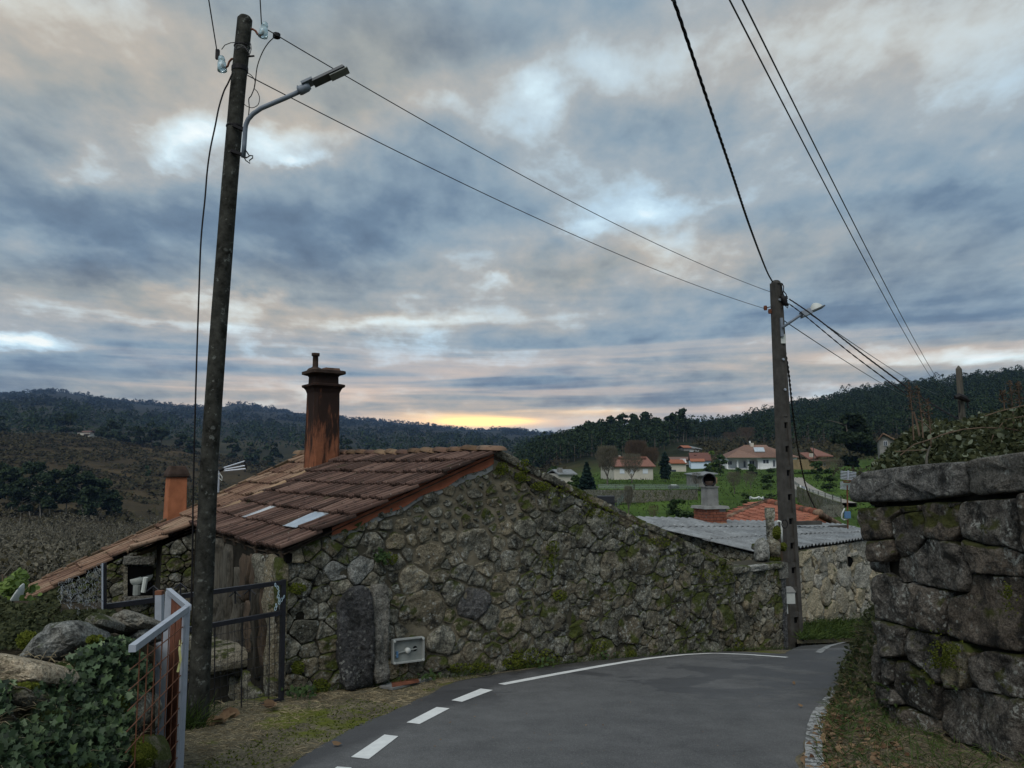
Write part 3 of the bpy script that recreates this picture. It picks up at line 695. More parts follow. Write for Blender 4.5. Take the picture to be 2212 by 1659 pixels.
def add_stone(name, cell, frame, mat, parent, gap=.012, proud=.05, n=16, rough=.10, rings=None, back=.10, smooth=True, chaik=1, cut=.09, acc=None, lump=1.):
    O, A, B, N = frame; m = len(cell); cx, cy = sum(p[0] for p in cell) / m, sum(p[1] for p in cell) / m
    pl = []
    for x, y in cell:
        dx, dy = cx - x, cy - y; L = math.hypot(dx, dy) + 1e-9; g = min(gap, L * .4); pl.append((x + dx / L * g, y + dy / L * g))
    for _ in range(chaik):
        pl = [q for i in range(len(pl)) for q in ((pl[i][0] * (1 - cut) + pl[(i + 1) % len(pl)][0] * cut, pl[i][1] * (1 - cut) + pl[(i + 1) % len(pl)][1] * cut),
              (pl[i][0] * cut + pl[(i + 1) % len(pl)][0] * (1 - cut), pl[i][1] * cut + pl[(i + 1) % len(pl)][1] * (1 - cut)))]
    per = [0.]
    for i in range(len(pl)): per.append(per[-1] + math.dist(pl[i], pl[(i + 1) % len(pl)]))
    ring = []; i = 0; sd = random.uniform(0, 99); size = math.sqrt(max(area(cell), 1e-5))
    for k in range(n):
        d = per[-1] * k / n
        while per[i + 1] < d: i += 1
        t = (d - per[i]) / max(1e-9, per[i + 1] - per[i]); x = pl[i][0] + (pl[(i + 1) % len(pl)][0] - pl[i][0]) * t; y = pl[i][1] + (pl[(i + 1) % len(pl)][1] - pl[i][1]) * t
        w = 1 - rough * (.10 + .9 * mnoise.noise(Vector((x / size * 1.6, y / size * 1.6, sd))) + .7 * mnoise.noise(Vector((x / size * 4.2, y / size * 4.5, sd))))
        ring.append((cx + (x - cx) * w, cy + (y - cy) * w))
    rings = rings or [(1.0, -back), (1.0, .50), (.972, .84), (.86, .98), (.5, 1.0)]
    pr = proud * random.uniform(.55, 1.3); tx, ty = random.uniform(-.12, .12), random.uniform(-.10, .14)
    vs, fs = [], []
    for k, (sc_, dp) in enumerate(rings):
        for x, y in ring:
            a, b_ = cx + (x - cx) * sc_, cy + (y - cy) * sc_
            h = dp if k == 0 else dp * pr + (dp if dp > 0 else 0) * ((a - cx) * tx + (b_ - cy) * ty + lump * (.16 * min(size, .5) * mnoise.noise(Vector((a / size * 2.1, b_ / size * 2.1, sd + 5))) * .9 + .06 * min(size, .4) * mnoise.noise(Vector((a / size * 5.3, b_ / size * 5.3, sd + 9)))) + .03 * mnoise.noise(Vector((a * 9, b_ * 9, sd))))
            vs.append(O + A * a + B * b_ + N * h)
    vs.append(O + A * cx + B * cy + N * (pr * 1.0 + .12 * min(size, .5) * mnoise.noise(Vector((cx, cy, sd)))))
    for k in range(len(rings) - 1):
        for j in range(n): j2 = (j + 1) % n; fs.append((k * n + j, k * n + j2, (k + 1) * n + j2, (k + 1) * n + j))
    e = (len(rings) - 1) * n; c = len(vs) - 1
    fs += [(e + j, e + (j + 1) % n, c) for j in range(n)]
    if acc is not None: acc.add(vs, fs); return None
    return MB().add(vs, fs).build(name, mat, parent, smooth, world_loc=O + A * cx + B * cy)
def wall_of_stones(parent, sites, poly, frame, matf, gapf=lambda a, b_: .012, proud=.05, n=16, zs=1.0, amin=.004, skip=None, rough=.10, cap=300, rings=None, chaik=1):
    cells = power_cells(sites, poly, zs); todo = []
    for s_, c in zip(sites, cells):
        if c and area(c) > amin and not (skip and skip(s_[0], s_[1])): todo.append((area(c), s_, c))
    todo.sort(key=lambda q: -q[0]); k = 0
    for ar, s_, c in todo[:cap]:
        add_stone('stone', c, frame, matf(s_[0], s_[1]), parent, gapf(s_[0], s_[1]), proud * min(1.3, .6 + 1.3 * math.sqrt(ar)), n if ar < .12 else n + 8, rough, rings, chaik=chaik); k += 1
    if todo[cap:]:
        acc = MB()
        for ar, s_, c in todo[cap:]: add_stone('stone', c, frame, None, parent, gapf(s_[0], s_[1]), proud * .7, 10, rough, rings, chaik=chaik, acc=acc)
        o = acc.build('small_stones', matf(-99, -2), parent, True); o['kind'] = 'stuff'
    return k

# ------------------------------------------------------------ the stone house
Z = Vector((0, 0, 1))
def on_plane(px, py, O, n):
    r = ray(px, py); return r * (O.dot(n) / r.dot(n))
def gp(px, py):                                     # on the gable wall: (distance from the corner, height)
    q = on_plane(px, py, HC, DA); return ((q - HC).dot(GA), q.z)
def c2(x, y): return (x * .3472 + 548.6, y * .3472 + 932.6)
def g2(x, y): return gp(*c2(x, y))
house = thing('stone_house', 'stone house with moss covered gable wall beside the lane and red tiled roof', 'house', (HC.x, HC.y, G(HC.x, HC.y)))
gframe = (Vector((HC.x, HC.y, 0)), GA, Z, -DA)
T0R, ZR = gp(1066, 972); ZR -= .02                  # ridge position along the gable and its height
g_end = gp(1585, 1226); g_par = gp(1600, 1222); p_end = gp(1684, 1213); p_bot = gp(1690, 1425)
c_l = (gp(619, 1300)[0], gp(612, 1194)[1])
gable = [(c_l[0], -3.1), (p_end[0] + .02, -4.0), (p_end[0], p_end[1]), g_par, g_end, (T0R, ZR - .10), c_l]
gwall = MB()
gwall.prism([gframe[0] + GA * a + Z * b_ for a, b_ in gable], DA * .45)
gw = gwall.build('gable_wall', M_mortar, house)
gable_main = [(c_l[0], -3.1), (g_end[0], -4.0), g_end, (T0R, ZR - .12), c_l]
# stones traced from the photograph: x, y, half size (closeup pixels)
big = [(1360, 1065, 118), (1050, 1120, 150), (1370, 705, 118), (985, 925, 95), (1095, 770, 100), (730, 705, 85), (505, 865, 65), (665, 845, 78), (1870, 1120, 105), (1375, 1245, 55), (1160, 1300, 110),
       (1125, 1425, 75), (2050, 980, 65), (1365, 382, 48), (1500, 440, 55), (1135, 505, 45), (1060, 570, 38), (1450, 530, 60), (1520, 260, 55), (880, 690, 70), (860, 800, 75), (1060, 640, 60), (1190, 650, 50),
       (1290, 880, 65), (1440, 850, 60), (1590, 800, 70), (1620, 680, 60), (1680, 600, 80), (1560, 600, 60), (1530, 950, 60), (1600, 1020, 45), (1570, 1150, 60), (1690, 1090, 55), (1580, 1210, 80), (1900, 700, 80), (2060, 650, 75),
       (1840, 560, 60), (1700, 440, 70), (1600, 480, 55), (1800, 430, 55), (1960, 520, 70), (1810, 1330, 65), (1900, 1330, 60), (1650, 1310, 75), (1720, 1400, 60), (1490, 1360, 60), (1350, 1370, 70), (2020, 1230, 60), (2120, 1090, 60), (1830, 850, 60), (1960, 860, 70), (2110, 820, 70),
       (1690, 930, 60), (1700, 780, 55), (1210, 1150, 30), (850, 1125, 30), (330, 1120, 75), (310, 1240, 95), (340, 1360, 65), (330, 1460, 75), (265, 1560, 70), (430, 1320, 45), (250, 1440, 45), (330, 890, 45), (420, 780, 50), (370, 740, 40), (470, 730, 45), (240, 780, 35), (290, 960, 60), (430, 1000, 60), (430, 1110, 45), (440, 1440, 45), (420, 1540, 60), (620, 660, 45), (1270, 500, 30), (1310, 540, 35), (1270, 400, 28), (1330, 320, 35), (1410, 330, 30), (1380, 460, 25), (1310, 455, 22), (1200, 430, 35), (1200, 520, 32), (1180, 590, 35)]
sites = []
kpx = math.sqrt(1.0)
for x, y, h in big:
    a, b_ = g2(x, y); a1, _ = g2(x + h, y); _, b1 = g2(x, y + h); sites.append((a, b_, .5 * (abs(a1 - a) + abs(b1 - b_))))
slabA = [g2(*q) for q in ((500, 1090), (545, 1000), (590, 955), (690, 945), (712, 1000), (710, 1560), (620, 1590), (530, 1605), (505, 1400))]
slabB = [g2(*q) for q in ((716, 955), (800, 940), (820, 985), (812, 1300), (806, 1530), (716, 1550))]
mbox = [g2(*q) for q in ((838, 1275), (1032, 1262), (1032, 1415), (838, 1435))]
mid = g2(1400, 600)
def rfun(a, b_):
    top = sm(ZR - 1.15, ZR - .3, b_) * (1 - sm(T0R + .4, T0R + 1.0, a)); return .185 * (1 - top) + .085 * top
sites = fill_sites(sites, gable_main, rfun, 9000, .74, 1.15, (slabA, slabB, mbox))
def gmat(a, b_):
    if (a - g2(505, 865)[0]) ** 2 + (b_ - g2(505, 865)[1]) ** 2 < .01 or (a - g2(665, 845)[0]) ** 2 + (b_ - g2(665, 845)[1]) ** 2 < .02: return M_lich
    if (a - g2(1360, 1065)[0]) ** 2 + (b_ - g2(1360, 1065)[1]) ** 2 < .01: return M_slab
    pm = .20 + .75 * sm(T0R - .2, T0R + .8, a) + .5 * (1 - sm(.3, 1.0, a)) + .45 * sm(-2.2, -2.7, b_)
    return M_mossy if random.random() < pm else M_granite
def ggap(a, b_):
    top = sm(ZR - 1.4, ZR - .5, b_) * (1 - sm(T0R + .2, T0R + 1.0, a)); mid_ = (1 - sm(T0R + .3, T0R + 1.1, a)) * sm(.8, 1.6, a)
    return .003 + .026 * top + .017 * mid_ * random.uniform(.3, 1.2) * sm(-2.55, -2.2, b_)
inbox = lambda a, b_: any(in_poly(a, b_, q) for q in (slabA, slabB))
NST = wall_of_stones(gw, sites, gable_main, gframe, gmat, ggap, .034, 28, 1.15, .005, inbox, .10, 298)
add_stone('door_jamb_slab', slabA, gframe, M_slab, gw, .0, .125, 34, .03, [(1.0, -.1), (1.0, .6), (.965, .95), (.8, 1.0), (.4, 1.0)])
add_stone('door_jamb_slab', slabB, gframe, M_slab2, gw, .0, .105, 30, .02, [(1.0, -.1), (1.0, .7), (.96, .96), (.8, 1.0), (.4, 1.0)])
# low parapet that carries the wall on to the doorpost
def d7(x, y): return (x * .1984 + 1590.9, y * .1984 + 1097.2)
pz = [(g_end[0] + .02, -4.0), (p_end[0], -4.0), (p_end[0], p_end[1] - .09), (g_end[0] + .02, g_par[1] - .09)]
psites = fill_sites([], pz, lambda a, b_: .15, 2500, .80, 1.0)
wall_of_stones(gw, psites, pz, gframe, lambda a, b_: M_mossy if random.random() < .45 else M_granite, lambda a, b_: .003, .034, 26, 1.0, .006, None, .10, 60)
mb = MB(); q0, q1 = gframe[0] + GA * (g_end[0] - .15), gframe[0] + GA * (p_end[0] + .03)
for i in range(3):
    a, b_ = q0.lerp(q1, i / 3 + .004), q0.lerp(q1, (i + 1) / 3 - .004); zc = g_par[1] + (p_end[1] - g_par[1]) * (i + .5) / 3 - .05
    add_stone('coping_stone', [(-.5 * (b_ - a).length, -.06), (.5 * (b_ - a).length, -.06), (.5 * (b_ - a).length, .05), (-.5 * (b_ - a).length, .05)], ((a + b_) / 2 + Z * zc - DA * .0, GA, Z, -DA), M_lich if i == 1 else M_mossy, gw, .0, .08, 22, .05, back=.45)
# doorpost closing the end
pe = gframe[0] + GA * (p_end[0] + .06)
MB().box(pe + Z * -2.95 + DA * .22, (.13, .5, 2.4), (GA, DA, Z)).build('doorpost', M_slab, gw)
MB().box(pe + Z * (p_end[1] - .16) + DA * .20 + GA * -.02, (.24, .52, .26), (GA, DA, Z)).build('lintel_end', M_slab2, gw)

# ------------------------------------------------------------ roofs
R0 = gframe[0] + GA * T0R
def slope_at(s): return .385 + .095 * sm(3.9, 5.4, s)
K_EAVE = T0R - c_l[0] + .10
def roofpt(s, k, lift=0.):
    z = ZR + .03 - slope_at(s) * k - .05 * sm(1.8, 3., k) * (1 - min(1, abs(s - .8) / 1.2)) + .012 * mnoise.noise(Vector((s * .9, k * .9, 4))) - .02 * math.sin(min(1, s / 5) * math.pi)
    return R0 + DA * s - GA * k + Z * (z + lift)
def roofax(s, k):
    ex = (roofpt(s + .1, k) - roofpt(s - .1, k)).normalized(); ey = (roofpt(s, k + .1) - roofpt(s, k - .1)).normalized()
    ez = ex.cross(ey).normalized(); ex = ey.cross(ez); return ex, ey, ez
def tile_mesh(name, seed, W=.215, L=.50):
    rnd = random.Random(seed); prof = [(0, -.012), (.010, .026), (.036, .032), (.047, -.008), (.066, -.008), (.078, .018), (.094, .020), (.104, -.008), (.120, -.008), (.132, .020), (.148, .018), (.158, -.008), (.174, .028), (.200, .032), (.215, -.010)]
    vs, fs = [], []; n = len(prof)
    for y, dz in ((0, -.016), (L * .55, .006), (L, .028)):
        for x, z in prof: vs.append((x, y + (rnd.uniform(-.006, .006) if y == L else 0), z + dz + rnd.uniform(-.002, .002)))
    for x, z in prof: vs.append((x, L - .004, z - .008))
    for r in range(3):
        for i in range(n - 1): fs.append((r * n + i, r * n + i + 1, (r + 1) * n + i + 1, (r + 1) * n + i))
    me = bpy.data.meshes.new(name); me.from_pydata(vs, [], fs); at = me.color_attributes.new('dirt_highlight', 'FLOAT_COLOR', 'POINT')
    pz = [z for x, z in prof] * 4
    for k, z in enumerate(pz): q = .26 if z < 0 else (1.3 if z > .017 else 1.0); at.data[k].color = (q, q, q, 1)  # groove dirt deepened to bring out ribs, with highlight painted on rib tops
    me.update(); return me
TILES = {}
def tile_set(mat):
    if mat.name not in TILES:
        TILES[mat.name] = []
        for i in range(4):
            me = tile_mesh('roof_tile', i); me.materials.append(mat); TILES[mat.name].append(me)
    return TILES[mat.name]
def put_tile(parent, origin, ax, mat, sx=1., sy=1., jit=1., lift=0.):
    o = bpy.data.objects.new('roof_tile', random.choice(tile_set(mat))); COL.objects.link(o); o.parent = parent
    ex, ey, ez = ax; ex = (ex + ey * random.gauss(0, .016) * jit + ez * random.gauss(0, .010) * jit).normalized(); ey = (ey + ez * random.gauss(0, .014) * jit - ex * ex.dot(ey)).normalized(); ez = ex.cross(ey)
    q = origin + ez * (lift + random.gauss(0, .005) * jit) + ey * random.gauss(0, .009) * jit - BASE[parent.name]
    o.matrix_local = Matrix(((ex.x * sx, ey.x * sy, ez.x, q.x), (ex.y * sx, ey.y * sy, ez.y, q.y), (ex.z * sx, ey.z * sy, ez.z, q.z), (0, 0, 0, 1)))
    return o
def flash_s(k): return 5.05 - 1.10 * k / K_EAVE
def sheet(name, mat, parent, S0, S1, K0, K1, nS=8, nK=8, lift=-.035):
    vs, fs = [], []
    for i in range(nS + 1):
        for j in range(nK + 1):
            k = K0 + (K1 - K0) * j / nK; a, b_ = (S0(k) if callable(S0) else S0), (S1(k) if callable(S1) else S1); vs.append(roofpt(a + (b_ - a) * i / nS, k, lift))
    for i in range(nS):
        for j in range(nK): a = i * (nK + 1) + j; fs.append((a, a + 1, a + nK + 2, a + nK + 1))
    n = len(vs); vs2 = [v - Z * .05 for v in vs]
    return MB().add(vs + vs2, fs + [tuple(reversed([q + n for q in f])) for f in fs]).build(name, mat, parent)
roof = sheet('roof', M_brownwood, house, -.10, flash_s, .0, K_EAVE - .03)
ROW = K_EAVE / 7; W = .218
nrow = 7; row0 = .02
# the two strips of roof glass: photo corners on the roof plane
def on_roof(px, py):
    q = on_plane(px, py, roofpt(1.5, 1.5), roofax(1.5, 1.5)[2]); d = q - R0; return d.dot(DA), -d.dot(GA)
def glass_cells():
    out = []
    for (x0, y0), (x1, y1) in (((65, 503), (190, 448)), ((380, 545), (565, 478))):
        a, b_ = on_roof(*c2(x0, y0)), on_roof(*c2(x1, y1)); out.append((a, b_))
    return out
GL = glass_cells()
g1 = on_roof(*c2(440, 520)); g0 = on_roof(*c2(118, 477))
panes = []
def row_of(k): return int((k - row0) // ROW)
GLC = [(row_of(g1[1]), int(g1[0] // W), 2), (row_of(g0[1]), int(g0[0] // W), 1)]
for r in range(nrow):
    k = row0 + r * ROW; i = 0; off = random.uniform(-.05, .05)
    while True:
        s = -.14 + i * W + off * .3; 
        if s + W > flash_s(max(k, 0)) + .12: break
        skip = any(r == gr and gc <= i - 1 < gc + gn for gr, gc, gn in GLC)
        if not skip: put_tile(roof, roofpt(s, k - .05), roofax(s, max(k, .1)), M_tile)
        i += 1
for gr, gc, gn in GLC:
    k = row0 + gr * ROW; s0, s1 = -.14 + (gc + 1) * W - .01, -.14 + (gc + 1 + gn) * W + .01
    ax = roofax(s0, k); a, b_, c_, d_ = roofpt(s0, k + .03, .030), roofpt(s1, k + .03, .030), roofpt(s1, k + ROW + .03, .050), roofpt(s0, k + ROW + .03, .050)
    MB().prism([a, b_, c_, d_], -ax[2] * .008).build('roof_glass', M_glasspane, house)
# ridge tiles
for i in range(13):
    s = -.16 + i * .40; a, b_ = roofpt(s, 0, .045 + random.uniform(-.012, .012)), roofpt(s + .43, 0, .075 + random.uniform(-.012, .012)); prof = []
    mb = MB(); vs, fs = [], []
    for q in (a, b_):
        for j in range(9):
            t = math.pi * j / 8; vs.append(q + GA * (-math.cos(t) * .115) + Z * (math.sin(t) * .062 - .062))
    for j in range(8): fs.append((j, j + 1, 10 + j, 9 + j))
    fs += [tuple(range(9)), tuple(range(17, 8, -1))]
    mb.add(vs, fs).build('ridge_tile', M_tilemoss if i % 3 else M_tile2n, roof, True)
# cement flashing between the two roofs
mb = MB(); vs, fs = [], []
for i in range(15):
    k = K_EAVE * i / 14; s = flash_s(k); w = .09 + .03 * mnoise.noise(Vector((k * 3, 0, 0)))
    vs += [roofpt(s - w, k, .0), roofpt(s - w * .8, k, .045), roofpt(s + .02, k, .065), roofpt(s + w + .02, k, .045), roofpt(s + w + .04, k, .0)]
for i in range(14):
    for j in range(4): fs.append((i * 5 + j, i * 5 + j + 1, i * 5 + j + 6, i * 5 + j + 5))
mb.add(vs, fs).build('cement_flashing', M_sand, house, True)
# painted fascia below the verge tiles, with a ragged cement strip under it
fv, cv = [], []
N_ = 26
for i in range(N_ + 1):
    k = .02 + (K_EAVE - .62) * i / N_; w = (.185 + .02 * math.sin(i * .9)) * (1 - .15 * sm(18, 26, i)); q = roofpt(-.035, k); q = q - DA * 0
    fv += [q + Z * .0, q - Z * w]
    w2 = w + .05 + .045 * max(0, mnoise.noise(Vector((i * .55, 3, 1)))) + (.03 if i < 8 else .0); q2 = roofpt(-.02, k); cv += [q2 - Z * (w - .02), q2 - Z * w2]
strip = lambda v: MB().add(v + [p + DA * .06 for p in v], [(2 * i, 2 * i + 1, 2 * i + 3, 2 * i + 2) for i in range(N_)] + [(2 * i + 1, 2 * i + 1 + len(v), 2 * i + 3 + len(v), 2 * i + 3) for i in range(N_)])
strip(fv).build('fascia', M_fascia, house); strip(cv).build('verge_cement', M_cement, house)
# eave: dark rafter ends and wall plate
for i in range(9):
    s = .05 + i * .46; MB().bar(roofpt(s, K_EAVE - .5, -.11), roofpt(s, K_EAVE - .03, -.10), .07, .09).build('rafter', M_brownwood, roof)
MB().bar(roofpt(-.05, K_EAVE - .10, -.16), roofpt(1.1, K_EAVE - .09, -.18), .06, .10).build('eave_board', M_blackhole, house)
# far slope of the roof behind the gable (falls away from the lane)
SL2 = (ZR - g_end[1]) / (g_end[0] - T0R)
def roof2(s, k, lift=0.): return R0 + DA * s + GA * k + Z * (ZR + .02 - SL2 * k + lift)
KE2 = g_end[0] - T0R
sl = MB().prism([roof2(.0, 0, -.05), roof2(5.0, 0, -.05), roof2(5.0, KE2 + .1, -.05), roof2(.0, KE2 + .1, -.05)], Z * -.06).build('roof_slope', M_brownwood, house)
ax2 = (-(DA), (GA - Z * SL2).normalized(), (DA * -1).cross((GA - Z * SL2).normalized()))
for r in range(14):
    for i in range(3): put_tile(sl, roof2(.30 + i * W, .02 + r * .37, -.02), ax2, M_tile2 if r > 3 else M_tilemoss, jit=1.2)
# mossy coping stones along the falling edge
for i in range(12):
    a, b_ = roof2(.05, KE2 * i / 12 + .01), roof2(.05, KE2 * (i + 1) / 12); L = (b_ - a).length / 2; u = (b_ - a).normalized(); vv = u.cross(-DA) * -1
    vv = (Z - u * u.z).normalized()
    add_stone('coping_stone', [(-L, -.075), (L, -.075), (L, .035), (-L, .035)], ((a + b_) / 2, u, vv, -DA), M_mossy, gw, .0, .085, 20, .06, back=.14)

# ------------------------------------------------------------ eave-side wall behind the gate
side = MB().prism([HC + DA * .0 + Z * -3.4, HC + DA * 4.1 + Z * -3.4, HC + DA * 4.1 + Z * -1.0, HC + Z * -1.02], GA * .4)
sw = side.build('side_wall', M_joint, house)
def d2(x, y): return (x * .248 + 384, y * .248 + 1152)
def sp(x, y):
    q = on_plane(*d2(x, y), HC, GA); return (q - HC).dot(DA), q.z
sframe = (HC.copy(), DA, Z, -GA)
for x0, x1, y0, y1, mm, pr in ((285, 335, 190, 1230, M_mossy, .05), (335, 410, 40, 1230, M_oldwood, .10), (412, 490, 100, 1220, M_oldwood, .07), (492, 556, 300, 1200, M_oldwood, .04), (560, 640, 180, 590, M_brownwood, .02), (642, 700, 180, 590, M_brownwood, .015),
                           (575, 600, 600, 1140, M_oldwood, .045), (602, 704, 595, 1135, M_brownwood, .02), (708, 745, 480, 1290, M_oldwood, .08), (748, 800, 170, 1330, M_brownwood, .03), (802, 880, 170, 1400, M_granite, .05), (705, 780, 180, 480, M_granite, .05), (882, 930, 200, 1440, M_mossy, .05), (420, 560, 1000, 1220, M_oldwood, .03)):
    a0, zt = sp((x0 + x1) / 2, y0); _, zb = sp((x0 + x1) / 2, y1); sA, sB = sp(x0, y0)[0], sp(x1, y0)[0]; sA, sB = min(sA, sB), max(sA, sB)
    add_stone('board' if 'board' in mm.name else 'stone', [(sA, zb), (sB, zb), (sB, zt), (sA, zt)], sframe, mm, sw, .004, pr, 26, .05, [(1, -.05), (1, .7), (.9, 1.0), (.5, 1.0)], chaik=1)
a, b_ = sp(270, 1260), sp(600, 1260)
add_stone('stone_trough', [(b_[0], -2.50), (a[0], -2.62), (a[0], -2.33), (b_[0], -2.25)], sframe, M_slab2, sw, 0, .35, 24, .05, [(1, -.1), (1, .95), (.97, 1.0), (.5, 1.0)])
for i in range(26):                                   # rubble low in the wall
    s_ = random.uniform(.1, 3.6); z_ = random.uniform(-3.2, -2.45); h = random.uniform(.08, .15)
    if i < 13: s_, z_ = .15 + (i % 4) * .28, -3.2 + (i // 4) * .24
    add_stone('stone', [(s_ - h * 1.3, z_ - h), (s_ + h * 1.3, z_ - h), (s_ + h * 1.2, z_ + h), (s_ - h * 1.2, z_ + h)], sframe, M_mossy, sw, 0, .07, 14, .12)

# ------------------------------------------------------------ chimneys
def chm(c, h, ch):                                    # chamfered square
    o = []
    for sx, sy in ((1, 1), (-1, 1), (-1, -1), (1, -1)):
        p1, p2 = GA * (sx * h) + DA * (sy * (h - ch)), GA * (sx * (h - ch)) + DA * (sy * h)
        o += [c + p1, c + p2] if sx * sy > 0 else [c + p2, c + p1]
    return o
YC = 14.15; cc = P(697, 900, YC); cc.z = 0
zf = lambda y: P(697, y, YC).z
def ring_stack(lst, name, mat, parent, ch=.05):
    vs, fs = [], []
    for h, z in lst: vs += chm(cc_ + Z * z, h, min(ch, h * .4))
    for i in range(len(lst) - 1):
        for j in range(8): fs.append((i * 8 + j, i * 8 + (j + 1) % 8, i * 8 + 8 + (j + 1) % 8, i * 8 + 8 + j))
    fs += [tuple(range(7, -1, -1)), tuple(range(len(lst) * 8 - 8, len(lst) * 8))]
    return MB().add(vs, fs).build(name, mat, parent)
cc_ = cc
hb = .245
ck = ring_stack([(hb + .015, zf(1030)), (hb + .01, zf(990)), (hb, zf(900)), (hb - .005, zf(850)), (hb + .02, zf(842)), (hb + .045, zf(838))], 'chimney', M_chim, house)
ring_stack([(hb + .055, zf(838)), (hb + .07, zf(836)), (hb + .07, zf(832)), (hb + .02, zf(830.5))], 'chimney_collar', M_chim, ck)
ring_stack([(hb - .02, zf(832)), (hb - .025, zf(815)), (hb, zf(811))], 'chimney_neck', M_chim, ck)
ring_stack([(hb + .03, zf(811)), (hb + .075, zf(809)), (hb + .075, zf(803)), (hb + .03, zf(801.5))], 'chimney_cap', M_sootcap, ck)
MB().box(cc + Z * zf(800) + GA * .10, (.30, .40, .07), (GA, DA, Z), taper=.9).build('cap_slab', M_tile2n, ck)
MB().lathe(P(681, 800, YC) + Z * .0, [(.17, zf(803) - zf(800)), (.13, zf(797) - zf(800)), (.055, zf(793) - zf(800)), (.052, zf(770) - zf(800)), (.075, zf(769) - zf(800)), (.075, zf(763) - zf(800)), (.02, zf(763) - zf(800))], 12).build('flue_pipe', M_sootcap, ck, True)

# ------------------------------------------------------------ adjoining low cottage
cott = thing('low_cottage', 'low cottage with faded tan tiles joined to the back of the stone house', 'house', roofpt(6.0, 2.5) - Z * 1.6)
def eave2(s): return np.interp(s, [3.9, 5.75], [3.72, 3.05]) if s < 5.9 else 4.72
croof = sheet('roof', M_brownwood, cott, lambda k: flash_s(min(k, K_EAVE)) + .02, 6.95, 0, 2.98, lift=-.05)
sheet('roof_board', M_brownwood, croof, lambda k: 4.05, lambda k: float(np.interp(k, [3.02, 3.7], [5.72, 4.15])), 2.98, 3.66, 6, 3, -.05)
sheet('roof_board', M_brownwood, croof, 6.0, 6.95, 2.98, 4.68, 4, 8, -.05)
r = 0
for r in range(14):
    k = -.02 + r * ROW; s = (flash_s(k) if k < K_EAVE - .1 else 3.98) + .02
    i = 0
    while s < 6.85:
        kc = k + .2
        ok = kc < eave2(s + .1) + .02 and not (5.72 < s < 5.93 and k > 2.9)
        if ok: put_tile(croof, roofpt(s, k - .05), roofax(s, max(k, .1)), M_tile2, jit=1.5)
        s += W
for i in range(5):
    s = 5.4 + i * .40; a, b_ = roofpt(s, 0, .04), roofpt(s + .43, 0, .06); vs, fs = [], []
    for q in (a, b_):
        for j in range(7):
            t = math.pi * j / 6; vs.append(q + GA * (-math.cos(t) * .12) + Z * (math.sin(t) * .08 - .05))
    for j in range(6): fs.append((j, j + 1, 8 + j, 7 + j))
    MB().add(vs, fs + [tuple(range(7)), tuple(range(13, 6, -1))]).build('ridge_tile', M_tilemoss, croof, True)
for i in range(13):                                  # mortar clods and verge tiles along the far edge
    k = .1 + i * .36; MB().box(roofpt(6.97, k, .03), (.14, .34, .07), roofax(6.9, k)).build('verge_tile', M_tilemoss, croof)
def cottage_wall(s, k0, k1, zb, name, n_avoid=(), dz=.10):
    O = R0 + DA * s; O = Vector((O.x, O.y, 0)); fr = (O, -GA, Z, -DA)
    tops = [(k1, roofpt(s, k1).z - dz), (k0, roofpt(s, k0).z - dz)]; pl = [(k0, zb), (k1, zb)] + tops
    w = MB().prism([O - GA * a + Z * b_ for a, b_ in pl], DA * .35).build(name, M_joint, cott)
    st = fill_sites([], pl, lambda a, b_: .12, 1500, .8, 1.2, n_avoid)
    wall_of_stones(w, st, pl, fr, lambda a, b_: M_mossy, lambda a, b_: .006, .05, 20, 1.2, .005, lambda a, b_: any(in_poly(a, b_, q) for q in n_avoid), .1, 90)
    return w, fr
w2, fr2 = cottage_wall(4.08, K_EAVE - .12, 3.28, -3.3, 'verge_wall', dz=.14)
s6 = R0 + DA * 6.0; s6.z = 0
def d8(x, y): return (x * .1984 + 54.9, y * .1984 + 1069.8)
def w6(x, y):
    q = on_plane(*d8(x, y), s6, DA); return -(q - s6).dot(GA), q.z
win = [w6(1090, 1090), w6(1372, 1080), w6(1372, 768), w6(1092, 768)]
w3, fr3 = cottage_wall(6.0, 2.2, 4.62, -3.6, 'end_wall', (win,), .08)
MB().prism([fr3[0] - GA * a + Z * b_ - DA * .085 for a, b_ in win], DA * .02).build('window_opening', M_blackhole, w3)
MB().bar(*[fr3[0] - GA * q[0] + Z * (q[1] + .05) - DA * .07 for q in (w6(1060, 735), w6(1390, 735))], .10, .13).build('window_lintel', M_slab2, w3)
MB().bar(*[fr3[0] - GA * q[0] + Z * q[1] - DA * .07 for q in (w6(1082, 775), w6(1082, 1085))], .07, .05).build('window_jamb', M_slab2, w3)
MB().bar(*[fr3[0] - GA * q[0] + Z * (q[1] - .04) - DA * .09 for q in (w6(1070, 1095), w6(1390, 1085))], .12, .08).build('window_sill', M_slab2, w3)
# end of the gutter with its downpipe under the cottage eave
gt = thing('gutter', 'white plastic gutter end and downpipe hanging under the cottage eave', 'gutter', P(*d8(1210, 930), 11.35))
ge = P(*d8(1205, 905), 11.35); gx = Vector((.98, .15, .18)).normalized(); gd = Vector((.25, .95, .05)).normalized()
vs, fs = [], []
for q in (ge, ge + gd * .22):
    for j in range(9):
        t = math.pi * j / 8; vs.append(q + gx * (math.cos(t) * .085) - Z * (math.sin(t) * .10))
for j in range(8): fs.append((j, j + 1, 10 + j, 9 + j))
fs += [tuple(range(9))]
MB().add(vs, fs).build('gutter_channel', M_pvc, gt, True)
MB().tube([ge - Z * .10 + gd * .03, ge - Z * .24 + gd * .03], .055, 10).build('gutter_outlet', M_greybox, gt)
MB().tube([P(*d8(1310, 895), 11.3), P(*d8(1283, 1055), 11.3)], .035, 8).build('downpipe', M_pvc, gt)
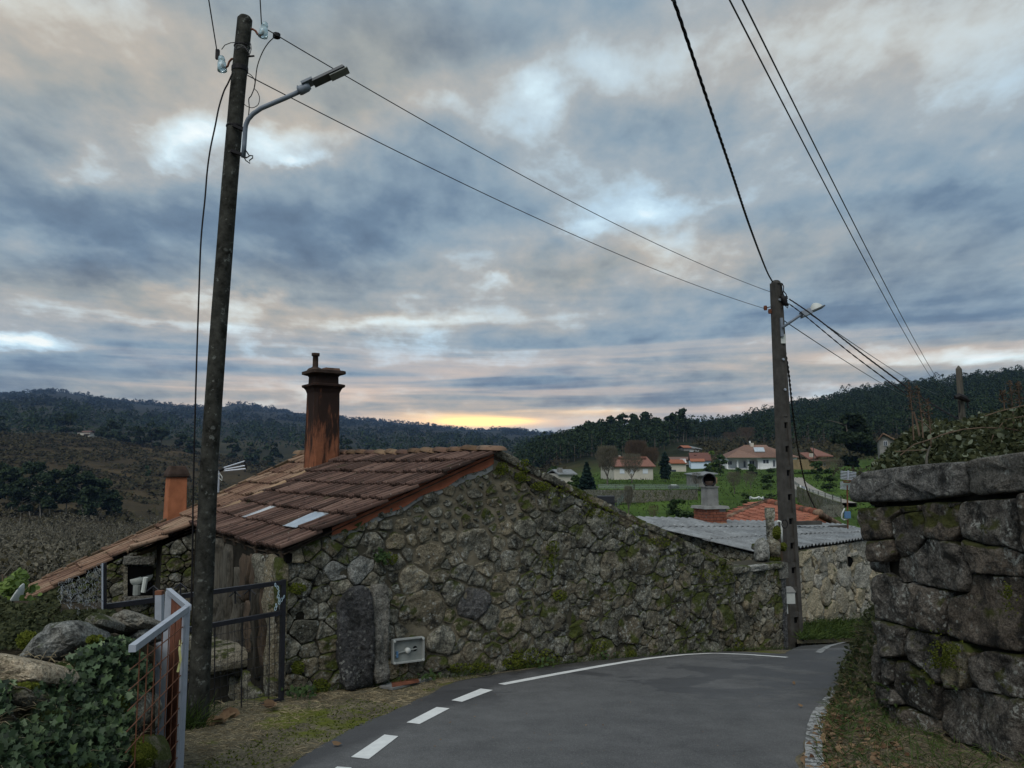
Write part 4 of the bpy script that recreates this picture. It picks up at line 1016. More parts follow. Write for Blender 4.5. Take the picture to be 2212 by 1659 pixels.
# the small chimney
cc_ = P(380, 1060, 14.7); cc_.z = 0; zg = lambda y: P(380, y, 14.7).z
c4 = ring_stack([(.175, zg(1150)), (.168, zg(1090)), (.158, zg(1030))], 'chimney', M_chim2, cott, .01)
ring_stack([(.185, zg(1031)), (.195, zg(1028)), (.192, zg(1023)), (.14, zg(1008)), (.12, zg(1006))], 'chimney_cap', M_sootcap, c4, .02)

# ------------------------------------------------------------ water meter box and manhole on the gable
def gw3(px, py, off=0.):                              # a point on the gable wall, off metres in front of it
    q = on_plane(px, py, HC, DA); return q - DA * off
bx = [gw3(*c2(*q), .115) for q in ((842, 1433), (1030, 1410), (1028, 1266), (842, 1288))]
mt = thing('water_meter_box', 'open grey water meter box set low in the stone wall', 'meter box', bx[0])
bxu = (bx[1] - bx[0]).normalized(); bxv = (bx[3] - bx[0]).normalized(); bw = (bx[1] - bx[0]).length; bh = (bx[3] - bx[0]).length
bn = bxu.cross(bxv).normalized()
if bn.dot(-DA) < 0: bn = -bn
at = lambda a, b_, d=0.: bx[0] + bxu * (a * bw) + bxv * (b_ * bh) + bn * d
mb = MB()
for a, b_, c, d in ((0, 0, 1, 0), (1, 0, 1, 1), (1, 1, 0, 1), (0, 1, 0, 0)): mb.bar(at(a, b_, -.028), at(c, d, -.028), .013, .062, up=bn)
mb.build('box_rim', M_rim, mt)
MB().prism([at(0, 0, -.056), at(1, 0, -.056), at(1, 1, -.056), at(0, 1, -.056)], bn * .006).build('box_back', M_greybox, mt)
for a, b_ in ((.03, .04), (.97, .04), (.97, .96), (.03, .96)): MB().lathe(at(a, b_, -.0), [(.014, 0), (.014, .012), (.004, .012)], 8, bn).build('lid_screw', M_pvc, mt)
MB().lathe(at(.50, .48, -.05), [(.034, 0), (.034, .03), (.028, .04), (.0, .042)], 14, bn).build('meter_dial', M_pvc, mt, True)
MB().tube([at(.10, .30, -.035), at(.22, .42, -.035), at(.80, .52, -.035)], .009, 8).build('water_pipe', M_greybox, mt)
MB().lathe(at(.76, .52, -.049), [(.030, 0), (.030, .004), (.0, .004)], 12, bn).build('pipe_hole', M_blackhole, mt)
MB().box(at(.15, .36, -.035), (.025, .07, .02), (bxu, bxv, bn)).build('valve', M_blue, mt)
mh = [hit(*d3(*q), dz=.004) for q in ((1352, 343), (1440, 360), (1705, 290), (1590, 266))]
mc = sum(mh, Vector()) / 4
mhn = thing('manhole_cover', 'rusty rectangular manhole cover in a cement frame below the meter box', 'manhole', mc)
MB().prism([q - Z * .02 for q in mh], Z * .026).build('cement_frame', M_cement, mhn)
cv_ = [hit(*d3(*q), dz=.009) for q in ((1437, 352), (1620, 318), (1606, 272), (1428, 297))]
MB().prism(cv_, Z * .004).build('cover_plate', M_rust, mhn)
lead = thing('fallen_twig', 'pale bent twig lying on the moss at the foot of the wall', 'twig', hit(1035, 1458))
MB().tube([hit(*d3(*q), dz=.03) for q in ((2005, 262), (2060, 272), (2100, 262), (2122, 240))], .008, 5).build('twig', M_oldwood, lead)

# ------------------------------------------------------------ near pole with lamp
def c7(x, y): return (x * .2645 + 384, y * .2645)
YP = 7.46
pole_px = [(427, 1575, 42), (440, 1280, 40.5), (452, 997, 38.5), (473, 700, 36.5), (496, 400, 34), (513, 200, 31.5), (529, 42, 29.5)]
pb = P(427, 1562, YP)
pole = thing('utility_pole', 'tall dark lichen spotted pole leaning beside the courtyard gate', 'utility pole', pb)
pp = [P(x, y, YP) for x, y, w in pole_px]
def rad(w, p): return w / FPX * math.sqrt(p.y ** 2 + p.z ** 2) / 2 * .97
prs = [rad(w, p) for (x, y, w), p in zip(pole_px, pp)]
fine_p, fine_r = [], []
for i in range(len(pp) - 1):
    for j in range(4): fine_p.append(pp[i].lerp(pp[i + 1], j / 4)); fine_r.append(prs[i] + (prs[i + 1] - prs[i]) * j / 4)
fine_p += [pp[-1], pp[-1] + Vector((.004, 0, .03))]; fine_r += [prs[-1], prs[-1] * .72]
MB().tube([pb - Z * .5] + fine_p, [prs[0]] + fine_r, 18).build('shaft', M_pole, pole, True)
def paxis(py):
    for i in range(len(pole_px) - 1):
        y0, y1 = pole_px[i][1], pole_px[i + 1][1]
        if y1 <= py <= y0: t = (y0 - py) / (y0 - y1); return pp[i].lerp(pp[i + 1], t), prs[i] + (prs[i + 1] - prs[i]) * t
for cy, hgt in ((570, .05), (385, .012), (1040, .015)):
    c, r = paxis(c7(0, cy)[1]); MB().lathe(c - Z * hgt / 2, [(r + .002, 0), (r + .006, .004), (r + .006, hgt), (r + .002, hgt + .004)], 18).build('pole_band', M_wire, pole)
for x, y in ((475, 267), (585, 460), (395, 1030), (570, 462)): q = P(*c7(x, y), YP - .02); MB().tube([q, q + Vector((.05, 0, .004))], .009, 6).build('bolt', M_wire, pole)
def insulator(px, py, hook, lab):
    c = P(*c7(px, py), YP); up = Vector((.12 if px > 500 else -.10, 0, 1)).normalized(); s_ = .0085
    MB().tube([P(*c7(*q), YP) for q in hook], .011, 8).build('insulator_hook', M_rust, pole, True)
    g = MB().lathe(c, [(r * 1., h) for r, h in ((.030, -.075), (.047, -.075), (.045, -.03), (.041, .015), (.030, .022), (.026, .032), (.036, .040), (.034, .055), (.026, .062), (.03, .072), (.018, .085), (0, .087))], 16, up).build('insulator', M_insul, pole, True)
    return c
insulator(703, 245, [(585, 243), (612, 238), (635, 252), (652, 280), (672, 290), (692, 280), (700, 255)], '')
insulator(360, 522, [(470, 478), (440, 482), (420, 505), (408, 540), (388, 554), (370, 548), (362, 530)], '')
MB().box(P(*c7(325, 445), YP), (.035, .03, .10)).build('wire_clamp', M_wire, pole)
for pts in (((358, 404), (385, 368), (430, 350), (478, 346)), ((470, 402), (468, 372), (500, 362), (545, 380), (575, 420), (590, 455)), ((590, 440), (600, 400), (596, 360), (585, 345)), ((465, 410), (520, 385), (575, 400))):
    MB().tube([P(*c7(*q), YP - .11) for q in pts], .0045, 5).build('tie_wire', M_alu, pole)
lamp = thing('street_lamp', 'slim dark street lamp on a curved grey arm fixed to the near pole', 'street lamp', P(*c7(540, 1200), YP))
armp = [(535, 1285), (543, 1180), (551, 1060), (556, 1020), (575, 975), (615, 930), (680, 885), (780, 842), (880, 800), (990, 750)]
YL = YP - .06
MB().tube([P(*c7(*q), YL - .0 - .012 * i) for i, q in enumerate(armp)], .024, 10).build('arm', M_lampgrey, lamp, True)
hl = [P(*c7(*q), YL - .13) for q in ((985, 748), (1080, 700), (1110, 688), (1372, 565))]
MB().tube([hl[0], hl[0].lerp(hl[1], .2), hl[0].lerp(hl[1], .75), hl[1]], [.040, .047, .045, .030], 10).build('spigot', M_lampgrey, lamp, True)
hd = (hl[3] - hl[2]); hx = hd.normalized(); hy = Vector((.25, 1, .05)); hy = (hy - hx * hx.dot(hy)).normalized(); hz_ = hx.cross(hy)
if hz_.z < 0: hz_ = -hz_
hc = (hl[2] + hl[3]) / 2
MB().box(hc + hz_ * .012, (hd.length, .125, .028), (hx, hy, hz_), taper=.93).build('lamp_head', M_lampdark, lamp)
MB().box(hc - hz_ * .018 + hx * .10, (hd.length * .55, .11, .010), (hx, hy, hz_)).build('lamp_lens', M_greybox, lamp)
MB().box(hc + hz_ * .038 - hx * .22, (hd.length * .34, .12, .024), (hx, hy, hz_)).build('gear_cover', M_lampgrey, lamp)
for x, y in ((978, 700), (1025, 682)): q = P(*c7(x, y), YL - .13); MB().tube([q, q + Vector((.006, 0, -.07))], .008, 6).build('clamp_screw', M_lampgrey, lamp)
for y in (1060, 1265):
    c, r = paxis(c7(0, y)[1]); MB().bar(c + Vector((.02, -.1, 0)), P(*c7(545, y + 5), YL), .03, .03).build('arm_clamp', M_wire, lamp)
MB().tube([P(*c7(*q), YL - .03) for q in ((552, 1225), (570, 1250), (585, 1275), (560, 1288), (540, 1290))], .007, 6).build('lamp_lead', M_wire, lamp)
MB().tube([P(*c7(*q), YL - .03) for q in ((545, 1290), (555, 1310), (590, 1335), (585, 1310), (612, 1290), (612, 1272), (588, 1270))], .006, 6).build('lamp_lead', M_wire, lamp)

# ------------------------------------------------------------ concrete pole at the bend
YQ = 17.0
qb = P(1714, 1393, YQ); qt = P(1676, 612, YQ)
cp = thing('utility_pole', 'tall concrete pole with ladder-like recesses at the bend of the lane', 'utility pole', qb)
qu = (qt - qb).normalized(); qx = Vector((.90, .43, 0)); qx = (qx - qu * qx.dot(qu)).normalized(); qy = qu.cross(qx)
def qpt(t, a, b_): w = .36 + (.205 - .36) * t; d = .26 + (.17 - .26) * t; return qb.lerp(qt, t) + qx * (a * w / 2) + qy * (b_ * d / 2)
def taper(a0, a1, b0, b1, t0=-.05, t1=1.0):
    return MB().hexa([qpt(t0, a0, b0), qpt(t0, a1, b0), qpt(t0, a1, b1), qpt(t0, a0, b1), qpt(t1, a0, b0), qpt(t1, a1, b0), qpt(t1, a1, b1), qpt(t1, a0, b1)])
taper(-1, -.42, -1, 1).build('flange', M_conc, cp); taper(.42, 1, -1, 1).build('flange', M_conc, cp); taper(-.43, .43, -.60, .6).build('web', M_conc, cp)
taper(-.5, .5, -.93, .9, .62, 1.0).build('solid_top', M_conc, cp)
MB().lathe(qt - qu * .02, [(.11, 0), (.10, .05), (.06, .085), (0, .095)], 14, qu).build('rounded_cap', M_conc, cp, True)
for i in range(11):
    t = .01 + i * .066; taper(-.45, .45, -.92, -.55, t, t + .013).build('rung', M_conc, cp); taper(-.30, .30, -.64, -.5, t - .016, t - .001).build('slot', M_blackhole, cp)
for i in range(4): MB().lathe(qpt(.95 - i * .085, -.1 + .05 * i, -1.0), [(.028, 0), (.028, .03), (0, .03)], 8, -qy).build('bolt', M_galv, cp)
def c8(x, y): return (x * .1488 + 1590.9, y * .1488 + 576)
for x, y in ((420, 600), (485, 650)):
    MB().tube([P(*c8(510, y - 20), YQ), P(*c8(x, y), YQ)], .012, 6).build('wire_bracket', M_alu, cp)
    MB().lathe(P(*c8(x, y), YQ), [(.035, -.05), (.045, 0), (.035, .05)], 8).build('insulator', M_rust, cp)
for pts in (((640, 260), (655, 330), (672, 400)), ((660, 240), (685, 290), (675, 390), (700, 450)), ((680, 350), (720, 400), (740, 470)), ((650, 610), (680, 560), (720, 540)), ((700, 560), (740, 600), (755, 545)), ((640, 400), (690, 430), (745, 440)), ((660, 450), (700, 500), (740, 490))):
    MB().tube([P(*c8(*q), YQ - .12) for q in pts], .012, 5).build('splice_lead', M_wire, cp)
MB().tube([P(*c8(*q), YQ - .1) for q in ((650, 420), (690, 470), (705, 545), (745, 555))], [.05, .07, .07, .03], 8).build('splice_bundle', M_wire, cp, True)
MB().box(P(*c8(670, 1050), YQ - .05), (.11, .10, .21)).build('junction_box', M_pvc, cp)
MB().tube([P(*d7(*q), YQ - .3) for q in ((440, 165), (455, 142), (480, 150), (490, 180), (492, 260), (497, 375))], .022, 8).build('conduit', M_pvc, cp, True)
MB().tube([P(*d7(525 + 32 * math.cos(a * math.pi / 8), 175 + 45 * math.sin(a * math.pi / 8)), YQ - .32) for a in range(17)], .012, 5).build('cable_loop', M_wire, cp)
lamp2 = thing('street_lamp', 'small street lamp with a pale domed head on the concrete pole', 'street lamp', P(*c8(660, 870), YQ))
MB().box(P(*c8(655, 880), YQ - .12), (.06, .06, .42)).build('wall_plate', M_lampgrey, lamp2)
a_ = [P(*c8(*q), YQ - .2) for q in ((665, 885), (905, 720), (940, 700))]
MB().tube(a_, [.03, .03, .02], 8).build('arm', M_lampgrey, lamp2, True)
bA, bB, bC = (P(*c8(*q), YQ - .2) for q in ((935, 705), (1075, 640), (1250, 565)))
ux = (bC - bA).normalized(); uy = Vector((.2, 1, 0)); uy = (uy - ux * ux.dot(uy)).normalized(); uz = ux.cross(uy); uz = uz if uz.z > 0 else -uz
MB().box((bA + bB) / 2, ((bB - bA).length, .20, .13), (ux, uy, uz), taper=.85).build('gear_housing', M_lampgrey, lamp2)
vs, fs = [], []
for i in range(9):
    t = i / 8; w = .13 * math.sqrt(max(0.02, 1 - (2 * t - .9) ** 2 * .85)); h = .15 * math.sin(math.pi * (t * .86 + .10))
    c = bB.lerp(bC, t)
    for j in range(7): a = math.pi * j / 6; vs.append(c + uy * (math.cos(a) * w) + uz * (math.sin(a) * h - .02))
for i in range(8):
    for j in range(6): fs.append((i * 7 + j, i * 7 + j + 1, i * 7 + j + 8, i * 7 + j + 7))
MB().add(vs, fs).build('lamp_dome', M_pvc, lamp2, True)
MB().box((bB + bC) / 2 - uz * .03, ((bC - bB).length, .24, .03), (ux, uy, uz)).build('lens_rim', M_lampdark, lamp2)
mc2 = thing('meter_cabinet', 'small pale meter cabinet on the doorpost below the concrete pole', 'meter cabinet', P(*d7(563, 960), 15.2))
MB().box(P(*d7(563, 968), 15.2), (.21, .16, .235)).build('cabinet', M_pvc, mc2)
MB().box(P(*d7(563, 885), 15.2) + Z * .0, (.24, .20, .09), taper=.55).build('cabinet_roof', M_cement, mc2)
MB().tube([P(*d7(548, 1040), 15.2), P(*d7(555, 1150), 15.2)], .016, 6).build('conduit', M_pvc, mc2)

# ------------------------------------------------------------ overhead lines
def line3(name, label, pts, r, sag=0., mat=None, group=None, n=28, twist=0, cat='overhead wire'):
    """pts: world points; between the first and last of two points the wire sags"""
    if len(pts) == 2:
        a, b_ = pts; pts = [a.lerp(b_, i / n) - Z * (4 * sag * (i / n) * (1 - i / n)) for i in range(n + 1)]
    else:                                            # smooth through the points
        out = []
        for i in range(len(pts) - 1):
            p0, p1, p2, p3 = pts[max(i - 1, 0)], pts[i], pts[i + 1], pts[min(i + 2, len(pts) - 1)]
            for j in range(10):
                t = j / 10; out.append(.5 * ((2 * p1) + (p2 - p0) * t + (2 * p0 - 5 * p1 + 4 * p2 - p3) * t * t + (3 * p1 - p0 - 3 * p2 + p3) * t ** 3))
        pts = out + [pts[-1]]
    mb = MB()
    if twist:
        ds = [0.]; 
        for a, b_ in zip(pts, pts[1:]): ds.append(ds[-1] + (b_ - a).length)
        N = int(ds[-1] / .05); fp = [poly_at(pts, i / N) for i in range(N + 1)]
        for k in range(twist):
            hp = []
            for i, p in enumerate(fp):
                d = (fp[min(i + 1, N)] - fp[max(i - 1, 0)]).normalized(); x = d.cross(Z).normalized(); y = x.cross(d); a = i * .05 / .42 * 2 * math.pi + 2 * math.pi * k / twist
                hp.append(p + (x * math.cos(a) + y * math.sin(a)) * r * 1.0)
            mb.tube(hp, r, 5)
    else: mb.tube(pts, r, 5)
    o = mb.build(name, mat or M_wire, None, True, world_loc=pts[0]); tag(o, label, cat, group); return o
A1, A2 = P(565, 53, YP), P(562, 0, YP - .42)
line3('overhead_wire', 'thin wire rising from the right insulator of the near pole out of the picture', [A1, A1 + (A2 - A1) * 36], .006)
A1, A2 = P(468, 106, YP), P(451, 0, YP - .80)
line3('overhead_wire', 'thin wire rising from the left insulator of the near pole out of the picture', [A1, A1 + (A2 - A1) * 18], .006)
line3('overhead_wire', 'upper of two wires from the near pole to the concrete pole', [P(579, 65, YP), P(1668, 632, YQ)], .006, .22, M_alu)
line3('overhead_wire', 'lower of two wires from the near pole to the concrete pole', [P(535, 163, YP), P(1650, 666, YQ)], .006, .20, M_alu)
MB_c = MB().lathe(P(*c7(807, 292), YP + .1), [(.0, -.04), (.04, -.02), (.04, .02), (0, .04)], 8).build('wire_connector', M_wire, None); tag(MB_c, 'dark round connector clamped on the upper wire near the near pole', 'connector')
line3('tap_wire', 'thin tap wire hanging in loops from the connector to the lamp arm', [P(*c7(*q), YP - .05) for q in ((795, 298), (740, 350), (690, 430), (650, 540), (635, 650), (625, 715), (600, 780), (580, 810), (583, 880), (575, 965))], .0055, cat='wire')
line3('tap_wire', 'thin wire loop curling beside the near pole below the insulators', [P(*c7(*q), YP - .02) for q in ((575, 597), (605, 620), (630, 660), (625, 720), (650, 750), (668, 800), (655, 855), (610, 880), (565, 868), (545, 852))], .004, cat='wire')
hang = [(447, 597), (410, 680), (375, 750), (335, 880), (305, 1030), (265, 1220), (240, 1400), (222, 1620)]
line3('hanging_cable', 'black cable hanging loose along the left side of the near pole', [P(*c7(*q), YP - .1) for q in hang] + [P(x, y, YP - .1) for x, y in ((434, 520), (429, 650), (424, 800), (420, 950), (417, 1080), (415, 1230), (412, 1310))], .0085, cat='cable')
tw = [(1440, -40, 5.9), (1455, 0, 6.3), (1483, 82, 6.75), (1530, 222, 7.7), (1580, 370, 9.3), (1620, 490, 11.6), (1655, 582, 15.0), (1669, 609, 16.9)]
a0 = P(*tw[0]); a1 = P(*tw[1])
line3('power_cable', 'thick twisted black cable from overhead down to the concrete pole', [a0 + (a0 - a1) * 9 + Z * .3] + [P(*q) for q in tw], .0092, twist=3, cat='power cable')
for k, (a, b_) in enumerate((((1617, 0), (2043, 857)), ((1643, 0), (2056, 862)))):
    q0, q1 = P(a[0], a[1], 10.6), P(b_[0], b_[1], 70); q0 = q0 - (q1 - q0) * .25 
    line3('overhead_wire', ('left' if k == 0 else 'right') + ' of two close wires climbing steeply over the wooded hill', [q0, q1], .0125, .95, M_alu)
line3('power_cable', 'thick twisted cable from the concrete pole to the wooden post', [P(*q) for q in ((1705, 646, 16.9), (1756, 681, 16.2), (1853, 757, 14.9), (1933, 817, 13.9), (1975, 848, 13.4), (2040, 889, 12.5), (2072, 906, 12.05))], .0085, twist=3, cat='power cable')
line3('service_cable', 'thinner black cable beside the thick twisted cable right of the concrete pole', [P(*q) for q in ((1704, 656, 16.9), (1740, 683, 16.3), (1830, 757, 15.2), (1918, 823, 14.2), (1962, 856, 13.6), (2010, 905, 12.8))], .0075, twist=2, cat='cable')
line3('overhead_wire', 'thin grey wire leaving the concrete pole below its lamp arm', [P(1688, 689, 17.2), P(2010, 878, 70)], .012, .3, M_alu)
line3('overhead_wire', 'thin grey wire passing just above the lamp head of the concrete pole', [P(1738, 670, 17.1), P(2040, 858, 70)], .012, .25, M_alu)
line3('service_cable', 'thin cable dropping from the concrete pole to the orange tiled roof', [P(*q) for q in ((1692, 742, 17.0), (1703, 800, 18), (1714, 900, 20), (1726, 980, 22.2), (1744, 1060, 25), (1768, 1110, 27.2))], .014, twist=2, cat='cable')
line3('service_cable', 'thin cable from the concrete pole down to the field beside the brick chimney', [P(1697, 1058, 17), P(1560, 1098, 23)], .008, .12, cat='cable')

# ------------------------------------------------------------ courtyard gate of dark steel
gA, gB = P(612, 1258, 8.5), P(228, 1310, 7.15)
gate = thing('courtyard_gate', 'dark steel courtyard gate with welded mesh at the corner of the stone house', 'gate', P(612, 1507, 8.5))
gdir = (gB - gA); 
def gpt(px, py):
    n = Vector((-(gB - gA).y, (gB - gA).x, 0)).normalized(); return on_plane(px, py, gA, n)
rails = (((612, 1258), (228, 1310)), ((610, 1323), (228, 1392)), ((606, 1512), (228, 1628)))
for a, b_ in rails: MB().bar(gpt(*a), gpt(*b_), .04, .045).build('rail', M_blackmetal, gate)
MB().bar(gpt(612, 1252), gpt(607, 1512), .045, .045).build('stile', M_blackmetal, gate); MB().bar(gpt(228, 1310), gpt(228, 1628), .045, .045).build('stile', M_blackmetal, gate)
for i in range(1, 13, 2):
    x = 612 - i * 29.5; t = (612 - x) / 384; y0 = 1323 + t * 69 if i % 2 else 1258 + t * 52; y1 = 1512 + t * 116
    MB().bar(gpt(x, y0), gpt(x - 2, y1), .008, .008).build('upright_wire', M_blackmetal, gate)
for i in range(1, 9):
    t = i / 9; MB().bar(gpt(610, 1323 + t * 189), gpt(228, 1392 + t * 236), .0035, .0035).build('mesh_wire', M_blackmetal, gate)
mbm = MB()
for i in range(26): x = 608 - i * 14.5; t = (612 - x) / 384; mbm.bar(gpt(x, 1323 + t * 69), gpt(x - 1, 1512 + t * 116), .0025, .0025)
mbm.build('fine_mesh', M_blackmetal, gate)
for x, y in ((540, 1265), (508, 1270), (390, 1252), (332, 1258)):
    q = gpt(x, y + 8); MB().tube([gpt(x, y + 34), q], .008, 5).build('spike', M_blackmetal, gate); MB().tube([q - Vector((.06, 0, .05)), q, q + Vector((.06, 0, -.05))], .008, 5).build('spike_tip', M_blackmetal, gate)
ch = thing('chain', 'pale blue chain looped round the corner post of the dark gate', 'chain', gpt(602, 1290) - Vector((0, .06, 0)))
cpts = [(598, 1262), (603, 1268), (605, 1277), (604, 1286), (606, 1293), (611, 1294), (616, 1288), (606, 1300), (600, 1306), (598, 1313)]
for i, q in enumerate(cpts):
    c = gpt(*q) - Vector((0, .05, 0)); a = random.uniform(0, 6); e = Vector((math.cos(a) * .3, 0, 1)).normalized(); f = e.cross(Vector((0, 1, 0))) if i % 2 else Vector((.3, .9, 0)).normalized()
    MB().tube([c + e * (.020 * math.cos(t * math.pi / 5)) + f * (.010 * math.sin(t * math.pi / 5)) for t in range(11)], .0034, 5).build('chain_link', M_chain, ch)
post = thing('fence_post', 'dark steel fence post holding the tangled chicken wire left of the gate', 'fence post', P(225, 1335, 7.1))
MB().bar(P(225, 1340, 7.1), P(225, 1216, 7.1), .035, .03).build('post', M_blackmetal, post); MB().bar(P(221.5, 1330, 7.07), P(221.5, 1217, 7.07), .012, .012).build('post_edge', M_galv, post)
# tangled chicken wire
mb = MB(); rnd = random.Random(5)
def hexw(cx, cy, w, h, Y, jit):
    pts = [P(cx + w * math.cos(a * math.pi / 3) + rnd.gauss(0, jit), cy + h * math.sin(a * math.pi / 3) + rnd.gauss(0, jit), Y + rnd.gauss(0, .03)) for a in range(7)]; mb.tube(pts, .0016, 4, cap=False)
for i in range(6):
    for j in range(8): hexw(188 + i * 6.5 + j * .6, 1236 + j * 13 + (6 if i % 2 else 0) - i * 3, 5.5, 6.5, 7.0 + .03 * i, 1.2)
for i in range(60): x = rnd.uniform(130, 192); hexw(x, rnd.uniform(1250 - (x - 130) * .15, 1338), rnd.uniform(3, 6), rnd.uniform(4, 9), 6.8 + rnd.uniform(-.3, .2), 2.0)
tag(mb.build('chicken_wire', M_netwire, None, world_loc=P(180, 1300, 7)), 'crumpled tangle of chicken wire beside the dark fence post', 'wire netting')

# ------------------------------------------------------------ galvanised gate leaf in the foreground
YG = 5.15
gl = thing('garden_gate', 'galvanised folding gate with rusty sheet and mesh beside the ivy wall', 'gate', P(404, 1640, YG))
cA, cB, cC = P(404, 1314, YG), P(286, 1392, 4.05), P(364, 1279, 5.85)
zt = cA.z; cB.z = zt; cC.z = zt
dn = Vector((0, 0, -1.35))
def gbar(name, a, b_, w, h, m): return MB().bar(a, b_, w, h).build(name, m, gl)
gbar('top_rail', cA, cB, .036, .036, M_galv); gbar('top_rail', cA + Vector((-.002, .03, -.002)), cC, .034, .036, M_galv)
gbar('corner_post', cA + Vector((.005, -.01, .02)), cA + dn, .036, .036, M_galv)
d1_ = (cB - cA).normalized(); d2_ = (cC - cA).normalized()
for k, (off, w, m) in enumerate(((.055, .014, M_galv), (.085, .012, M_galv))): q = cA + d1_ * off - Z * .03; gbar('inner_upright', q, q + dn, w, w, m)
q = cC - d2_ * .03; gbar('rear_post', q + Z * -.0, q + dn, .04, .04, M_galv)
q = cC - d2_ * .12 - Z * .02; gbar('inner_upright', q, q + dn, .014, .014, M_galv)
s0, s1 = cA + d2_ * .10 - Z * .03, cC - d2_ * .15 - Z * .03
MB().prism([s0, s1, s1 + dn, s0 + dn], Vector((d2_.y, -d2_.x, 0)) * .006).build('rusty_sheet', M_rust, gl)
for k in range(9): t = .12 + k * .085; q = s0.lerp(s1, t) + Vector((d2_.y, -d2_.x, 0)) * .008; MB().bar(q, q - Z * .42, .004, .004).build('sheet_rib', M_galv if k % 3 else M_rust, gl)
low = Vector((cB.x, cB.y, zt))
for k in range(1, 13): q = cA - Z * (.10 * k) + d1_ * .02; MB().tube([q, q + d1_ * 1.12], .0035, 5).build('mesh_wire', M_rustwire, gl)
for k in range(1, 8): q = cA + d1_ * (.14 * k); MB().tube([q, q + dn], .0035, 5).build('mesh_wire', M_rustwire, gl)
gpost = thing('gate_post', 'galvanised gate post with a rusty top behind the folding gate', 'gate post', P(339, 1640, 6.0))
MB().bar(P(342, 1640, 6.0), P(345, 1281, 6.0), .05, .05).build('post', M_galv, gpost); MB().box(P(345, 1280, 6.0), (.052, .052, .03)).build('rusty_cap', M_rustwire, gpost)
rb = thing('ribbon', 'pale yellow ribbon caught on the galvanised gate mesh', 'ribbon', P(387, 1410, 5.0))
rp = [P(390, 1382, 5.02), P(388, 1405, 5.0), P(390, 1425, 5.0), P(384, 1452, 5.0)]
MB().add([p + Vector((s_ * .008, 0, 0)) for p in rp for s_ in (-1, 1)], [(2 * i, 2 * i + 1, 2 * i + 3, 2 * i + 2) for i in range(3)]).build('ribbon_strip', M_yellow, rb)

# ------------------------------------------------------------ big ashlar wall on the right
WE = Vector((3.42, 7.6, 0)); WA = Vector((.41, -1.86, 0)).normalized()      # far end, direction towards the camera
WN = Vector((WA.y, -WA.x, 0)); WN = WN if WN.x < 0 else -WN                # faces the lane
def c5(x, y): return (x * .4379 + 1645.8, y * .4379 + 932.6)
def wp(px, py):
    q = on_plane(px, py, WE, WN); return ((q - WE).dot(WA), q.z)
def w5(x, y): return wp(*c5(x, y))
rw = thing('stone_wall', 'dark weathered wall of huge granite blocks on the right of the lane', 'wall', (WE.x, WE.y, G(WE.x, WE.y)))
wfr = (WE.copy(), WA, Z, WN)
tp0, tp1 = wp(1870, 1092)[1], wp(2212, 1064)
slope_w = (tp1[1] - tp0) / tp1[0]
L_W = 4.6
poly = [(.0, -3.0), (L_W, -3.0), (L_W, tp0 + slope_w * L_W), (.0, tp0)]
body = MB().prism([WE + WA * a + Z * b_ - WN * .055 for a, b_ in [(.50, -3.2), (L_W, -3.2), (L_W, tp0 + slope_w * L_W + .06), (.10, tp0 + .06), (.22, -1.3)]], -WN * .55).build('wall_core', M_joint, rw)
RB = [(1.0, -.25), (1.0, .20), (.99, .48), (.972, .72), (.93, .88), (.82, .97), (.62, 1.0), (.4, 1.0), (.2, 1.0)]
